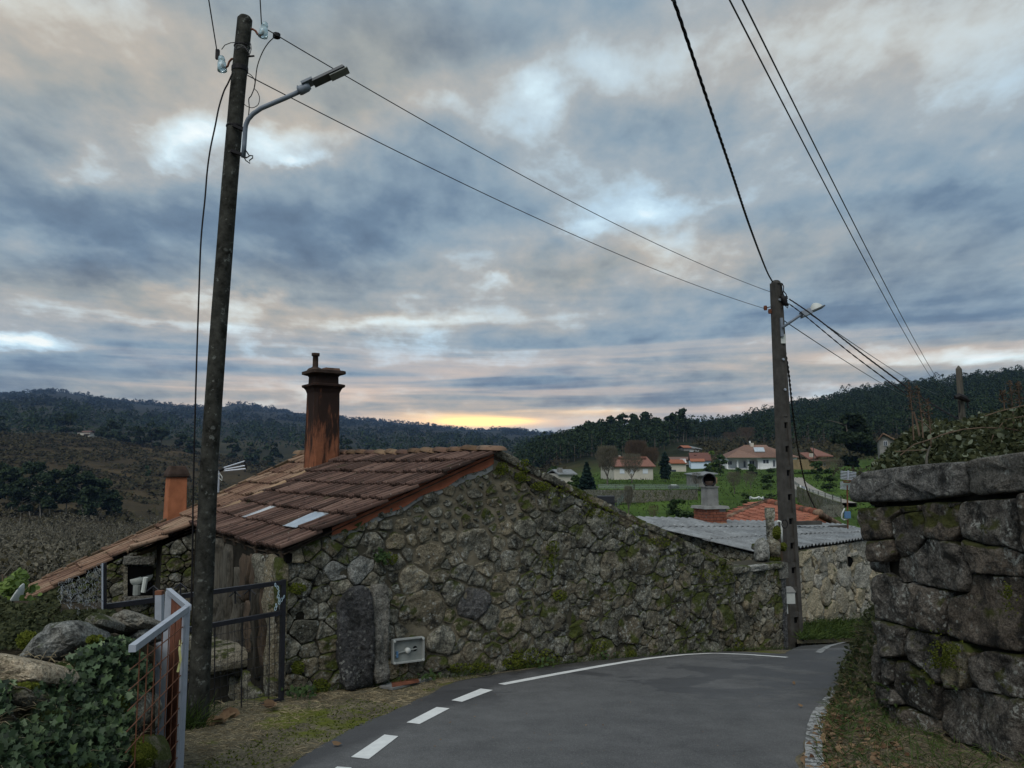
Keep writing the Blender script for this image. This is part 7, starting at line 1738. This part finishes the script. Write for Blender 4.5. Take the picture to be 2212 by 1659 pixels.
def track(name, pts, w):
    vs, fs = [], []; n = 40
    for i in range(n + 1):
        q = poly_at(pts, i / n); q2 = poly_at(pts, min(1, i / n + .02)); q0 = poly_at(pts, max(0, i / n - .02)); t = (q2 - q0); t.z = 0; t.normalize(); s_ = Vector((-t.y, t.x, 0)) * w / 2
        vs += [q - s_ - Z * 1.2, q - s_ + Z * .1, q + s_ + Z * .1, q + s_ - Z * 1.2]
    for i in range(n):
        for j in range(3): a = i * 4 + j; fs.append((a, a + 1, a + 5, a + 4))
    o = MB().add(vs, fs).build(name, M_track, None); o['kind'] = 'structure'
track('driveway', [G5(1825, 468, 160), G5(1832, 500, 135), G5(1860, 560, 105), G5(1930, 615, 86), G5(2060, 680, 72), G5(2240, 740, 62)], 2.3)
track('hill_track', [G5(1460, 215, 300), G5(1540, 190, 330), G5(1580, 165, 360)], 4)
ob = thing('oil_tank', 'small dark covered bin beside the net fence in the field', 'bin', G5(187, 752, 60)); MB().box(G5(187, 738, 60), (1.3, .9, 1.2)).build('body', M_blackmetal, ob); MB().box(G5(187, 722, 60), (1.4, 1., .12)).build('lid', M_blackmetal, ob)
tr_ = thing('garden_trampoline', 'dark round covered object by the upper garden fence', 'cover', G5(780, 600, 86)); MB().lathe(G5(780, 606, 85), [(.62, 0), (.68, .2), (.58, .36), (0, .40)], 14).build('cover', M_blackmetal, tr_, True); MB().lathe(G5(780, 606, 85) + Z * .37, [(.45, 0), (.28, .08), (0, .10)], 12).build('pale_top', M_pvc, tr_)
for px, py, Y, h, lab in ((1196, 232, 240, 3.0, 'pale thin pole on the slope above the white cottage'), (2000, 345, 128, 2.9, 'thin grey pole behind the ochre house')):
    q = G5(px, py, Y); u = thing('utility_pole', lab, 'utility pole', q); MB().tube([q - Z * .3, q + Z * h], [.07, .05], 6).build('shaft', M_conc, u); MB().box(q + Z * h * .96, (.3, .05, .06)).build('crossarm', M_galv, u)
sn = thing('slack_net', 'white slack net or sheet hung on posts in the field', 'net', G5(1450, 690, 70)); MB().tube([G5(*q, 70) for q in ((1445, 680), (1470, 692), (1500, 690), (1520, 680), (1545, 694), (1560, 680))], .10, 5).build('net', M_pvc, sn)
for x in (1445, 1520, 1560): MB().bar(G5(x, 700, 70), G5(x, 676, 70), .1, .1).build('post', M_galv, sn)

# ------------------------------------------------------------ trees
def crown_blobs(blobs, n, size, nrm=None):
    """leaf clumps in the shells of ellipsoids: blobs = (centre, (rx, ry, rz))"""
    vol = np.array([b_[1][0] * b_[1][2] for b_ in blobs]); cnt = (vol / vol.sum() * n).astype(int) + 3; cs = []
    for (c, r), k in zip(blobs, cnt):
        d = unit(rng.normal(size=(k, 3))); d[:, 2] = np.where(d[:, 2] < -.35, -d[:, 2] * .5, d[:, 2]); rad_ = rng.uniform(.45, 1.02, (k, 1)) ** .6; cs.append(np.array(c) + d * rad_ * np.array(r))
    return np.concatenate(cs)
def limbs(mb, a, d, L, r, depth, spread=.55, up=.12, n=3, seg=3):
    p = Vector(a); pts = [p.copy()]; dd = Vector(d).normalized()
    for i in range(seg):
        dd = (dd + Vector((random.gauss(0, .10), random.gauss(0, .10), up * .5))).normalized(); p = p + dd * L / seg; pts.append(p.copy())
    mb.tube(pts, [r * (1 - .5 * i / seg) for i in range(seg + 1)], 5 if depth > 1 else 3, cap=False)
    if depth > 0:
        for k in range(n):
            t = random.uniform(.45, 1.0); q = pts[min(seg, int(t * seg))].lerp(pts[min(seg, int(t * seg) + 1)], t * seg % 1); a_ = random.uniform(0, 2 * math.pi); s_ = spread * random.uniform(.6, 1.3)
            nd = (dd + Vector((math.cos(a_) * s_, math.sin(a_) * s_, random.uniform(-.1, .35)))).normalized(); limbs(mb, q, nd, L * random.uniform(.55, .8), r * .5, depth - 1, spread, up, n, seg)
def leafy_tree(name, label, base, h, w, mat, bark, leaf, n, group=None, kind='round', cat='tree', crown0=.3, trunks=1):
    t = thing(name, label, cat, base, group); mb = MB(); base = Vector(base); blobs = []
    for k in range(trunks):
        top = base + Vector((random.gauss(0, w * .10), random.gauss(0, w * .1), h * random.uniform(.75, .92))); m_ = base.lerp(top, .5) + Vector((random.gauss(0, w * .05), random.gauss(0, w * .05), 0))
        tk = .5 if kind == 'tall' else 1.; mb.tube([base - Z * .6, base, m_, top], [h * .026 * tk, h * .022 * tk, h * .014 * tk, h * .004], 6)
        for i in range(6):
            q = base.lerp(top, random.uniform(crown0, .95)); a = random.uniform(0, 6.28); e = q + Vector((math.cos(a) * w * .35, math.sin(a) * w * .35, h * .10)); mb.tube([q, q.lerp(e, .5) + Z * h * .01, e], [h * .009, h * .006, h * .002], 4)
    mb.build('trunk', bark, t)
    if kind == 'cone':
        for i in range(9): f = i / 8; blobs.append((tuple(base + Z * h * (.10 + .84 * f)), (w * .5 * (1 - f) + w * .06, w * .5 * (1 - f) + w * .06, h * .11)))
    elif kind == 'column':
        for i in range(6): f = i / 5; blobs.append((tuple(base + Vector((random.gauss(0, w * .05), 0, h * (.14 + .74 * f)))), (w * .5 * math.sin(math.pi * (.28 + .6 * f)), w * .45, h * .15)))
    else:
        N = 10 if kind == 'round' else 17
        for i in range(N):
            f = random.random(); a = random.uniform(0, 6.28); rr = w * .38 * math.sqrt(random.random()) * (1.05 - .55 * f if kind != 'round' else math.sin(math.pi * (.25 + .6 * f)))
            s_ = random.uniform(.16, .27); blobs.append((tuple(base + Vector((math.cos(a) * rr, math.sin(a) * rr, h * (crown0 + (.94 - crown0) * f)))), (w * s_, w * s_, min(h * .13, w * s_ * .8))))
    soup('crown', leaves(crown_blobs(blobs, n, leaf), leaf, LEAF6, (0, -.2, .5), 1.0), 6, mat, t); return t
def bare_tree(name, label, base, h, w, mat, fine, depth=4, group=None):
    t = thing(name, label, 'bare tree', base, group); mb = MB(); base = Vector(base); fk = base + Z * h * .22; mb.tube([base - Z * .5, base, fk], [h * .028, h * .024, h * .018], 6)
    for k in range(7):
        a = 2 * math.pi * k / 7 + random.uniform(-.3, .3); s_ = w / h * random.uniform(.25, .75); limbs(mb, fk - Z * random.uniform(0, h * .06), (math.cos(a) * s_, math.sin(a) * s_, 1), h * .40, h * .010, depth - 2, .45, .10, 3)
    mb.build('trunk', mat, t); tw = []
    for i in range(fine):
        a = random.uniform(0, 6.28); f = random.random() ** .6; rr = w * .5 * math.sqrt(random.random()) * (.45 + .55 * f if f < .7 else 1.15 - .55 * f); q = base + Vector((math.cos(a) * rr, math.sin(a) * rr, h * (.34 + .64 * f)))
        d = Vector((math.cos(a) * rr / (w + .1) + random.gauss(0, .25), math.sin(a) * rr / (w + .1) + random.gauss(0, .25), .9)).normalized() * h * random.uniform(.05, .12); s_ = d.cross(Vector((0, 1, 0))).normalized() * h * .0032; tw.append([tuple(q - s_), tuple(q + s_), tuple(q + d)])
    soup('twigs', np.array(tw), 3, fine_mat[mat.name], t); return t
fine_mat = {M_bark.name: M_twig, M_stem.name: M_twigred}
def B(px, py, Y): return P(px, py, Y)
def Hpx(px_h, Y): return px_h / FPX * Y
def seat(px, py, hp, Y):
    """foot on the ground at that distance, top where the photo shows it"""
    b0 = P(px, py, Y); top = P(px, py - hp, Y).z
    if Y > 50: b0.z = min(T(b0.x, b0.y), b0.z + .3 * Hpx(hp, Y))
    return b0, top - b0.z
# named trees in the fields and gardens: photo x, ground y, distance, height and width in photo pixels
for kind, nm, lab, px, py, Y, hp, wp_, n, lf in (
    ('column', 'cypress_tree', 'dark columnar cypress right of the beige house', 1437, 1036, 112, 58, 24, 1500, .38),
    ('cone', 'conifer_tree', 'dark bluish conifer left of the beige house', 1268, 1068, 82, 66, 52, 2200, .40),
    ('pineL', 'pine_tree', 'big dark spreading pine at the foot of the wooded hill', 1845, 1018, 120, 122, 116, 5200, .75),
    ('round', 'garden_tree', 'yellowish green garden tree between white cottage and porch house', 1541, 1015, 150, 40, 26, 900, .5),
    ('round', 'garden_tree', 'darker rounded garden tree beside the porch house', 1556, 1018, 148, 34, 26, 900, .5),
    ('round', 'garden_shrub', 'big round green shrub in the nearer field left of the chimney', 1462, 1117, 58, 40, 40, 1300, .26),
    ('round', 'garden_shrub', 'dark rounded bush alone in the upper green field', 1658, 1057, 98, 30, 30, 900, .3),
    ('round', 'garden_shrub', 'hedge-like dark bush just left of the brick chimney', 1484, 1124, 48, 18, 36, 700, .2),
    ('round', 'garden_shrub', 'dark bush just right of the brick chimney', 1576, 1120, 48, 14, 24, 500, .2),
    ('round', 'garden_shrub', 'grey green shrub in front of the white cottage', 1526, 1018, 140, 18, 22, 500, .4),
    ('round', 'garden_shrub', 'shrub below the arched porch terrace', 1622, 1022, 150, 18, 30, 500, .4),
    ('round', 'garden_shrub', 'small clipped shrub below the white balcony', 1665, 1020, 155, 9, 20, 300, .35),
    ('round', 'garden_shrub', 'low shrub at the left foot of the porch house', 1595, 1020, 155, 10, 16, 250, .35),
    ('round', 'garden_shrub', 'pale bush under the slack net in the field', 1612, 1082, 72, 20, 22, 500, .25),
    ('round', 'garden_shrub', 'dark low bush right of the slack net', 1662, 1080, 76, 14, 30, 400, .25),
    ('round', 'garden_shrub', 'dark shrub on the bank right of the driveway', 1790, 1040, 92, 26, 36, 800, .35),
    ('round', 'garden_shrub', 'dark shrub above the driveway beside the pine', 1765, 1022, 112, 24, 30, 800, .35),
    ('round', 'field_tree', 'bushy green tree behind the falling wall edge at the field corner', 1236, 1072, 95, 44, 44, 1300, .4),
    ('round', 'field_tree', 'olive tree left behind the grey cottage', 1196, 1045, 125, 40, 46, 1300, .5),
    ('round', 'field_tree', 'dark tree left of the ridge end over the roof', 1130, 1020, 170, 34, 40, 1200, .6),
    ('round', 'hedge_tree', 'small conical dark bush alone on the heath hillside', 317, 1028, 300, 22, 13, 260, .9)):
    b0, h = seat(px, py, hp, Y); w = Hpx(wp_, Y); mat = {'column': M_conifer, 'cone': M_conifer, 'pineL': M_pine}.get(kind, M_bush)
    if 'yellowish' in lab: mat = M_shrub
    leafy_tree(nm, lab, b0, h, w, mat, M_bark, lf, n, None, 'cone' if kind == 'cone' else 'column' if kind == 'column' else 'round', 'shrub' if 'shrub' in nm else 'tree', .12 if kind != 'pineL' else .10)
for lab, px, py, Y, hp, wp_, mat, fine in (
    ('bare fan shaped tree standing in front of the beige house', 1365, 1040, 108, 58, 62, M_bark, 2600), ('rusty brown bare tree left of the beige house', 1312, 1042, 106, 76, 62, M_bark, 3600), ('tall rusty brown tree behind the beige house roof', 1375, 1012, 135, 58, 64, M_stem, 4200),
    ('greyish brown bare tree behind the right end of the beige house', 1408, 1012, 138, 44, 40, M_stem, 1800), ('small bare tree at the foot of the net fence', 1358, 1098, 64, 48, 26, M_bark, 900), ('bare orchard tree right of the chimney stack', 1587, 1078, 88, 58, 40, M_bark, 1500), ('bare orchard tree in the middle of the upper field', 1622, 1055, 100, 36, 34, M_bark, 900), ('small bare orchard tree left of the middle one', 1612, 1048, 105, 24, 22, M_bark, 500),
    ('low bare shrub at the bottom of the nearer field', 1412, 1118, 56, 26, 34, M_stem, 700), ('wide brownish bare tree on the slope above the porch house', 1615, 968, 290, 44, 60, M_stem, 3000), ('second brownish bare tree on the slope above the porch house', 1580, 966, 300, 32, 50, M_stem, 2000), ('grey bare tree behind the garage chimney', 1728, 995, 180, 26, 40, M_bark, 1200), ('bare tree with pale twigs between driveway and pine', 1800, 1022, 115, 30, 60, M_bark, 2200), ('bare thin tree left of the garden shed', 1505, 1052, 92, 30, 30, M_bark, 900)):
    b0, h = seat(px, py, hp, Y); bare_tree('bare_tree', lab, b0, h, Hpx(wp_, Y), mat, fine)
# tall eucalyptus group on the skyline
for i, (px, ytop, wpx) in enumerate(((1475, 884, 34), (1455, 893, 30), (1440, 900, 30), (1420, 902, 34), (1395, 893, 36), (1370, 893, 36), (1345, 893, 36), (1322, 900, 36), (1300, 905, 40), (1275, 912, 40), (1252, 918, 44), (1232, 925, 44))):
    Y = 300 + 8 * (i % 3); b0 = onT(px, Y / math.cos(math.atan((px - CX) / FPX))); zt_ = P(px, ytop, b0.y).z
    leafy_tree('eucalyptus_tree', 'tallest eucalyptus with a ragged crown on the skyline right of the rusty trees' if i == 0 else 'eucalyptus tree number in the dense dark wood behind the beige house'.replace(' number', ''), b0, zt_ - b0.z, Hpx(wpx, Y), M_euc, M_palebark, 1.05, 620, 'eucalyptus trees behind the beige house', 'tall', 'tree', .34)
# eucalyptus stand in the left valley
for i, (px, yt, yb, Y, wpx) in enumerate(((20, 1008, 1148, 172, 60), (62, 1000, 1150, 170, 62), (105, 1012, 1158, 166, 60), (140, 1005, 1160, 168, 64), (175, 1020, 1158, 168, 60), (212, 1035, 1150, 172, 60), (-20, 1005, 1145, 174, 64), (240, 1062, 1148, 174, 46), (85, 1025, 1168, 158, 54), (190, 1052, 1168, 158, 50), (40, 1035, 1166, 158, 58), (-50, 1020, 1150, 172, 64))):
    b0, h_ = seat(px, yb + 8, yb + 8 - yt, Y); leafy_tree('eucalyptus_tree', 'eucalyptus tree with a pale trunk in the dark stand left of the small chimney', b0, h_, Hpx(wpx, Y), M_euc, M_palebark, .62, 3000, 'eucalyptus stand in the left valley', 'tall', 'tree', .30)
# trees along the crest of the heath hill
for i, (px, yt, yb, wpx, lab) in enumerate(((143, 893, 942, 58, 'broad round tree alone on the crest of the left hill'), (215, 915, 946, 34, 'left tree of the crest row behind the small chimney'), (240, 910, 950, 40, 'second tree of the crest row behind the small chimney'), (268, 908, 954, 44, 'third tree of the crest row behind the small chimney'), (298, 910, 958, 46, 'fourth tree of the crest row behind the small chimney'), (328, 914, 962, 44, 'fifth tree of the crest row behind the small chimney'), (348, 926, 964, 34, 'right tree of the crest row behind the small chimney'), (0, 900, 935, 26, 'dark tree on the crest at the left picture edge'), (390, 940, 985, 40, 'tree on the lower crest left of the near pole'), (418, 945, 990, 40, 'tree on the lower crest hidden partly by the near pole'), (500, 945, 992, 40, 'tree right of the near pole on the lower crest'), (545, 955, 990, 44, 'bushy tree above the tan roof on the lower crest'), (590, 958, 992, 46, 'bushy tree left of the big chimney on the lower crest'), (745, 945, 985, 34, 'dark tree right of the big chimney over the ridge'))):
    Y = 425; b0, h_ = seat(px, yb, yb - yt, Y); leafy_tree('hill_tree', lab, b0, h_, Hpx(wpx, Y), M_euc, M_bark, 1.4, 900, None, 'round', 'tree', .12)

# ------------------------------------------------------------ woods, scrub and hedges that nobody could count
def wood(name, label, n, pxr, rr, hh, ww, leaf, k, mat, ok=lambda px, r: True, trunk=True, low=.22):
    cs, trs = [], []; m = 0
    while m < n:
        px = random.uniform(*pxr); r = math.sqrt(random.uniform(rr[0] ** 2, rr[1] ** 2))
        if not ok(px, r): m += .2; continue
        b0 = onT(px, r); h = random.uniform(*hh) * (1.25 if random.random() < .12 else 1); w = random.uniform(*ww); m += 1
        f = rng.random(k); a = rng.uniform(0, 6.28, k); prof = np.sin(np.pi * (.22 + .74 * f)) ** .8; rad_ = w * .5 * prof * np.sqrt(rng.random(k)) ** .6
        c = np.stack([b0.x + np.cos(a) * rad_, b0.y + np.sin(a) * rad_, b0.z + h * (low + (1 - low) * f)], 1); cs.append(c)
        if trunk and r < 420: 
            s_ = .16; trs.append([(b0.x - s_, b0.y, b0.z - 1), (b0.x + s_, b0.y, b0.z - 1), (b0.x + s_ * .5, b0.y, b0.z + h * .7), (b0.x - s_ * .5, b0.y, b0.z + h * .7)])
    V_ = leaves(np.concatenate(cs), leaf, LEAF4, (0, -.2, .55), 1.0)
    if trs:
        T_ = np.array(trs); V_ = np.concatenate([V_, T_]); idx = np.zeros(len(V_), dtype=int); idx[-len(T_):] = 1
        o = soup(name, V_, 4, [mat, M_bark], idx=idx)
    else: o = soup(name, V_, 4, mat)
    o['kind'] = 'stuff'; o['label'] = label; o['category'] = 'wood'; return o
wood('hillside_wood', 'dense pine and eucalyptus wood covering the right hill', 1500, (1480, 2420), (262, 620), (5, 9.5), (4.5, 8.5), .95, 130, M_forest, lambda px, r: r > 262 + max(0, (1720 - px)) * .30 and not (1480 < px < 1640 and r < 330))
wood('knoll_wood', 'dark eucalyptus wood on the knoll behind the beige house', 420, (1120, 1500), (235, 430), (4.5, 9.5), (5, 9), .95, 120, M_forest, lambda px, r: r > 215 + max(0, px - 1380) * .8)
wood('valley_wood', 'dark tree belts in the valley between the heath hill and the far ridge', 700, (-200, 1250), (560, 1100), (9, 15), (8, 13), 2.6, 34, M_forest, lambda px, r: mnoise.noise(Vector((px / 130, r / 160, 4))) > -.12, False, .0)
wood('ridge_wood', 'far woods on the slopes of the distant ridge', 1900, (-300, 1260), (1100, 2550), (6, 11), (12, 24), 5.0, 20, M_ridge, lambda px, r: mnoise.noise(Vector((px / 90, r / 300, 9))) > -.05, False, -.25)
# heather and gorse on the left hill
hc_ = []
for i in range(20000):
    px = random.uniform(-200, 1210); r = math.sqrt(random.uniform(150 ** 2, 500 ** 2)); q = onT(px, r)
    if mnoise.noise(Vector((q.x / 9, q.y / 14, 1))) + .5 * mnoise.noise(Vector((q.x / 40, q.y / 60, 4))) < -.05: continue
    for k in range(3): hc_.append((q.x + random.gauss(0, 1.1), q.y + random.gauss(0, 1.1), q.z + random.uniform(.1, 1.2)))
stuff('heath', leaves(hc_, 1.5, LEAF4, (0, -.3, .8), .9), 4, M_heath, 'brown heather and gorse scrub covering the left hillside', 'scrub')
gb = []
for i in range(5000):
    px = random.uniform(1500, 2250); r = math.sqrt(random.uniform(185 ** 2, 330 ** 2)); q = onT(px, r)
    for k in range(2): gb.append((q.x + random.gauss(0, .9), q.y + random.gauss(0, .9), q.z + random.uniform(.1, 1.0)))
stuff('hill_scrub', leaves(gb, 1.1, LEAF4, (0, -.3, .8), .9), 4, M_heath, 'olive brown scrub on the slope above the porch house', 'scrub')
gb = []
for i in range(2600):
    px = random.uniform(1750, 2250); r = math.sqrt(random.uniform(60 ** 2, 125 ** 2))
    q = onT(px, r); x5 = (px - 1261.8) / .248
    if px < 1800 + (125 - r) * 2.2: continue
    for k in range(3): gb.append((q.x + random.gauss(0, .5), q.y + random.gauss(0, .5), q.z + random.uniform(.1, 1.7)))
stuff('bank_scrub', leaves(gb, .42, LEAF4, (0, -.3, .8), 1.), 4, M_heath, 'brown scrub on the bank right of the driveway', 'scrub')
# pale bare thicket behind the cottage, bottom left
tw = []
for i in range(9000):
    px = random.uniform(-120, 640); r = math.sqrt(random.uniform(55 ** 2, 165 ** 2)); q = onT(px, r); h = random.uniform(1.2, 4.2) * (.6 + .6 * abs(mnoise.noise(Vector((q.x / 12, q.y / 12, 0))) + .4))
    z0 = random.uniform(0, .6) * h; s_ = random.uniform(.018, .05); z0 += h * random.random() * .5; h *= .6; lx, ly = random.gauss(0, .5) * h, random.gauss(0, .5) * h; a = random.uniform(0, 3.14); dx, dy = math.cos(a) * s_, math.sin(a) * s_
    tw.append([(q.x - dx, q.y - dy, q.z + z0), (q.x + dx, q.y + dy, q.z + z0), (q.x + lx, q.y + ly, q.z + z0 + h * .7)])
stuff('bare_thicket', np.array(tw), 3, M_twig, 'pale grey leafless thicket in the valley behind the cottage', 'thicket')
wc = []
for i in range(950):
    px = random.uniform(-100, 640); r = random.uniform(60, 160); q = onT(px, r); h = random.uniform(1, 3)
    for k in range(16): wc.append((q.x + random.gauss(0, h * .4), q.y + random.gauss(0, h * .4), q.z + random.uniform(0, h)))
stuff('thicket_bushes', leaves(wc, .42, LEAF4, (0, -.3, .6), 1.), 4, M_heath, 'olive bushes among the leafless thicket', 'bushes')
# fine pale crowns of the thicket
cr = []
for i in range(2300):
    px = random.uniform(-120, 1100); r = math.sqrt(random.uniform(58 ** 2, 175 ** 2)); q = onT(px, r); h = random.uniform(1.2, 3.6)
    if px > 560 and r < 90: continue
    for k in range(34): cr.append((q.x + random.gauss(0, h * .36), q.y + random.gauss(0, h * .36), q.z + h * (.25 + .75 * random.random())))
stuff('thicket_crowns', leaves(cr, .30, LEAF4, (0, -.4, .6), 1.), 4, M_twig, 'pale twiggy crowns of the leafless thicket behind the cottage', 'thicket')
ub = []
for i in range(3000):                                # rank growth at the corner of the right bank
    p = bank_pts(1, .36, .82, .12, 1.0)[0]; ub.append((p[0] + random.gauss(0, .05), p[1] + random.gauss(0, .05), p[2] + abs(random.gauss(0, .10))))
stuff('bank_growth', leaves(ub, .045, LEAF6, (-.2, -.5, .7), 1., .1), 6, M_bramble, 'low brown green growth on the bank at the far corner of the ashlar wall', 'undergrowth')
stuff('bank_tufts', blades(bank_pts(3000, .2, .8, .05, 1.), .15, .0035, .9), 4, M_grass, 'longer grass tufts on the bank near the corner of the ashlar wall', 'grass')
stuff('bank_stems', blades(bank_pts(2200, .05, .7, .1, 1.) + (0, 0, .02), .18, .0026, 1.6, .6, .6), 4, M_strawdark, 'tangled dry stems on the bank below the ashlar wall', 'straw')
# field grass
fg = []
for i in range(9000):
    px = random.uniform(1240, 1900); r = math.sqrt(random.uniform(48 ** 2, 170 ** 2)); fg.append(tuple(onT(px, r, -.05)))
stuff('field_grass', blades(fg, .42, .05, .7), 4, M_grass, 'green meadow grass of the terraced fields', 'grass')

# ------------------------------------------------------------ verge litter near the gate
vp = []; vs_ = []; vm = []
for i in range(17000):
    x, y = random.uniform(-3.3, .6), random.uniform(4.6, 10.2)
    e = (LANE_L[2].x + (y - LANE_L[2].y) * .265) - x if y < 9.6 else .4
    sd = (Vector((x, y, 0)) - HC).dot(DA)
    if e < .04 or sd > -.04: continue
    m_ = mnoise.noise(Vector((x * 1.3, y * 1.3, 7))); q = (x, y, G(x, y) - .016)
    if e < .75 and m_ > -.15: vm.append(q)
    elif m_ > .1 and random.random() < .35: vp.append(q)
    else: vs_.append(q)
def in_(v): return np.array(v)
stuff('verge_straw', blades(in_(vs_), .11, .0024, 3.0, .22, .35), 4, M_straw, 'dry straw lying on the verge between the gate and the lane', 'straw')
stuff('verge_grass', blades(in_(vp), .05, .002, .8), 4, M_grass, 'short grass on the verge between the gate and the lane', 'grass')
stuff('verge_moss', leaves(in_(vm), .022, LEAF4, (0, 0, 1), .8), 4, M_moss, 'yellow green moss along the edge of the asphalt', 'moss')
wl = []
for i in range(1500):
    t = random.uniform(.1, 9.0); q = HC + GA * t - DA * abs(random.gauss(.03, .07)); wl.append((q.x, q.y, G(q.x, q.y)))
stuff('wall_foot_grass', blades(in_(wl), .09, .0028, .8), 4, M_grass, 'grass tufts along the foot of the gable wall', 'grass')
wf = []
for px, py, n in ((1020, 1448, 30), (660, 1505, 40), (640, 1510, 30), (925, 1470, 25), (1300, 1425, 25), (1180, 1442, 20)):
    q = hit(px, py)
    for i in range(n): wf.append((q.x + random.gauss(0, .07), q.y + random.gauss(0, .05), q.z + random.uniform(.01, .12)))
stuff('wall_foot_weeds', leaves(in_(wf), .045, LEAF6, (-.2, -.7, .7), .7, .1), 6, M_bush, 'small green weeds at the foot of the gable wall', 'weeds')
gm = []
for i in range(1500):                                # moss hanging below the coping of the falling edge
    k = random.uniform(0, KE2); q = roof2(-.03, k) - Z * (.04 + abs(random.gauss(0, .13)))
    if mnoise.noise(q * 3.1) > -.05: gm.append(tuple(q - DA * .03))
for px, py, rx, ry, n in ((1080, 1012, 14, 14, 160), (1120, 1030, 14, 10, 160), (1165, 1050, 20, 10, 200), (1130, 1000, 10, 8, 60), (1010, 1440, 60, 10, 260), (1150, 1420, 60, 22, 400), (835, 1205, 22, 14, 120), (1190, 1185, 14, 20, 120), (1205, 1285, 16, 12, 140), (1110, 1430, 30, 14, 240), (640, 1270, 18, 12, 140), (640, 1440, 14, 14, 140), (690, 1480, 20, 16, 160), (1360, 1420, 14, 16, 160), (1280, 1110, 20, 10, 120), (1290, 1400, 20, 20, 200), (1185, 1225, 8, 26, 90), (1590, 1390, 10, 16, 100), (1420, 1170, 24, 12, 120), (1520, 1240, 30, 12, 120)):
    for i in range(n):
        a, r_ = random.uniform(0, 6.28), math.sqrt(random.random()); q = gw3(px + math.cos(a) * rx * r_, py + math.sin(a) * ry * r_, .05 + .02 * (1 - r_)); gm.append(tuple(q))
stuff('gable_moss', leaves(gm, .032, LEAF4, tuple(-DA + Z * .4), .9), 4, M_moss, 'moss cushions in the joints of the gable wall', 'moss')
wp2 = []
for i in range(70): q = gw3(815 + random.gauss(0, 7), 1203 + random.gauss(0, 7), .06 + random.uniform(0, .08)); wp2.append(tuple(q))
wpl = thing('wall_plant', 'small green plant growing out of the gable wall below the roof edge', 'plant', gw3(815, 1203, .06)); soup('leaves', leaves(wp2, .05, LEAF6, tuple(-DA), .8, .1), 6, M_bush, wpl)
pg = [tuple(pb + Vector((random.gauss(-.06, .10), random.gauss(-.14, .06), .0))) for _ in range(260)]
stuff('pole_grass', blades(in_(pg), .28, .004, .5), 4, M_grass, 'tuft of long grass at the foot of the near pole', 'grass')
for i, (px, py, lab) in enumerate(((455, 1557, 'curled brown leaf nearest the near pole under the gate'), (480, 1553, 'brown leaf in the middle of the row under the gate'), (500, 1543, 'large upright brown leaf under the dark gate'), (572, 1528, 'pale brown leaf under the right half of the gate'), (588, 1522, 'brown leaf under the gate beside the stone wall corner'), (730, 1607, 'pale dry leaf lying on the asphalt left of the dashes'), (1713, 1476, 'reddish brown leaf lying on the road near the bend'), (1733, 1524, 'tan leaf lying on the road by the right edge'))):
    q = hit(px, py, .02); t = thing('fallen_leaf', lab, 'leaf', q); L = leaves([tuple(q + Vector((random.gauss(0, .02), 0, .01 * k))) for k in range(2 if i < 5 else 1)], .13 if i < 5 else .07, LEAF6, (0, -.5, .8), .6, .35); soup('leaf_blade', L, 6, M_dead, t)
sc_pts = []
for i in range(60):
    px, py = random.uniform(900, 1700), random.uniform(1440, 1650); q = hit(px, py, .004); sc_pts.append(tuple(q))
stuff('road_grit', leaves(in_(sc_pts), .02, LEAF4, (0, 0, 1), .4), 4, M_dead, 'crumbs of leaf and grit scattered on the asphalt', 'litter')

# ------------------------------------------------------------ haze
def build_haze():
    lo = min((o.matrix_world @ Vector(c)).z for o in sc.objects if o.type == 'MESH' and o.name == 'terrain' for c in o.bound_box)
    hi = max((o.matrix_world @ Vector(c)).z for o in sc.objects if o.type == 'MESH' and o.name in ('terrain', 'ridge_wood') for c in o.bound_box)
    m = bpy.data.materials.new('valley_haze'); m.use_nodes = True; t = m.node_tree; t.nodes.clear()
    out = t.nodes.new('ShaderNodeOutputMaterial'); v = t.nodes.new('ShaderNodeVolumePrincipled'); v.inputs['Color'].default_value = (.38, .58, 1.0, 1); v.inputs['Density'].default_value = HAZE
    t.links.new(v.outputs[0], out.inputs['Volume'])
    h = hi + 25 - (lo - 1); MBx = MB().box((0, 0, lo - 1 + h / 2), (9200, 9200, h)); o = MBx.build('haze', m); o['kind'] = 'stuff'; o['label'] = 'thin bluish evening haze filling the valley'; o['category'] = 'haze'
HAZE = 0.00010
bpy.context.view_layer.update(); build_haze()
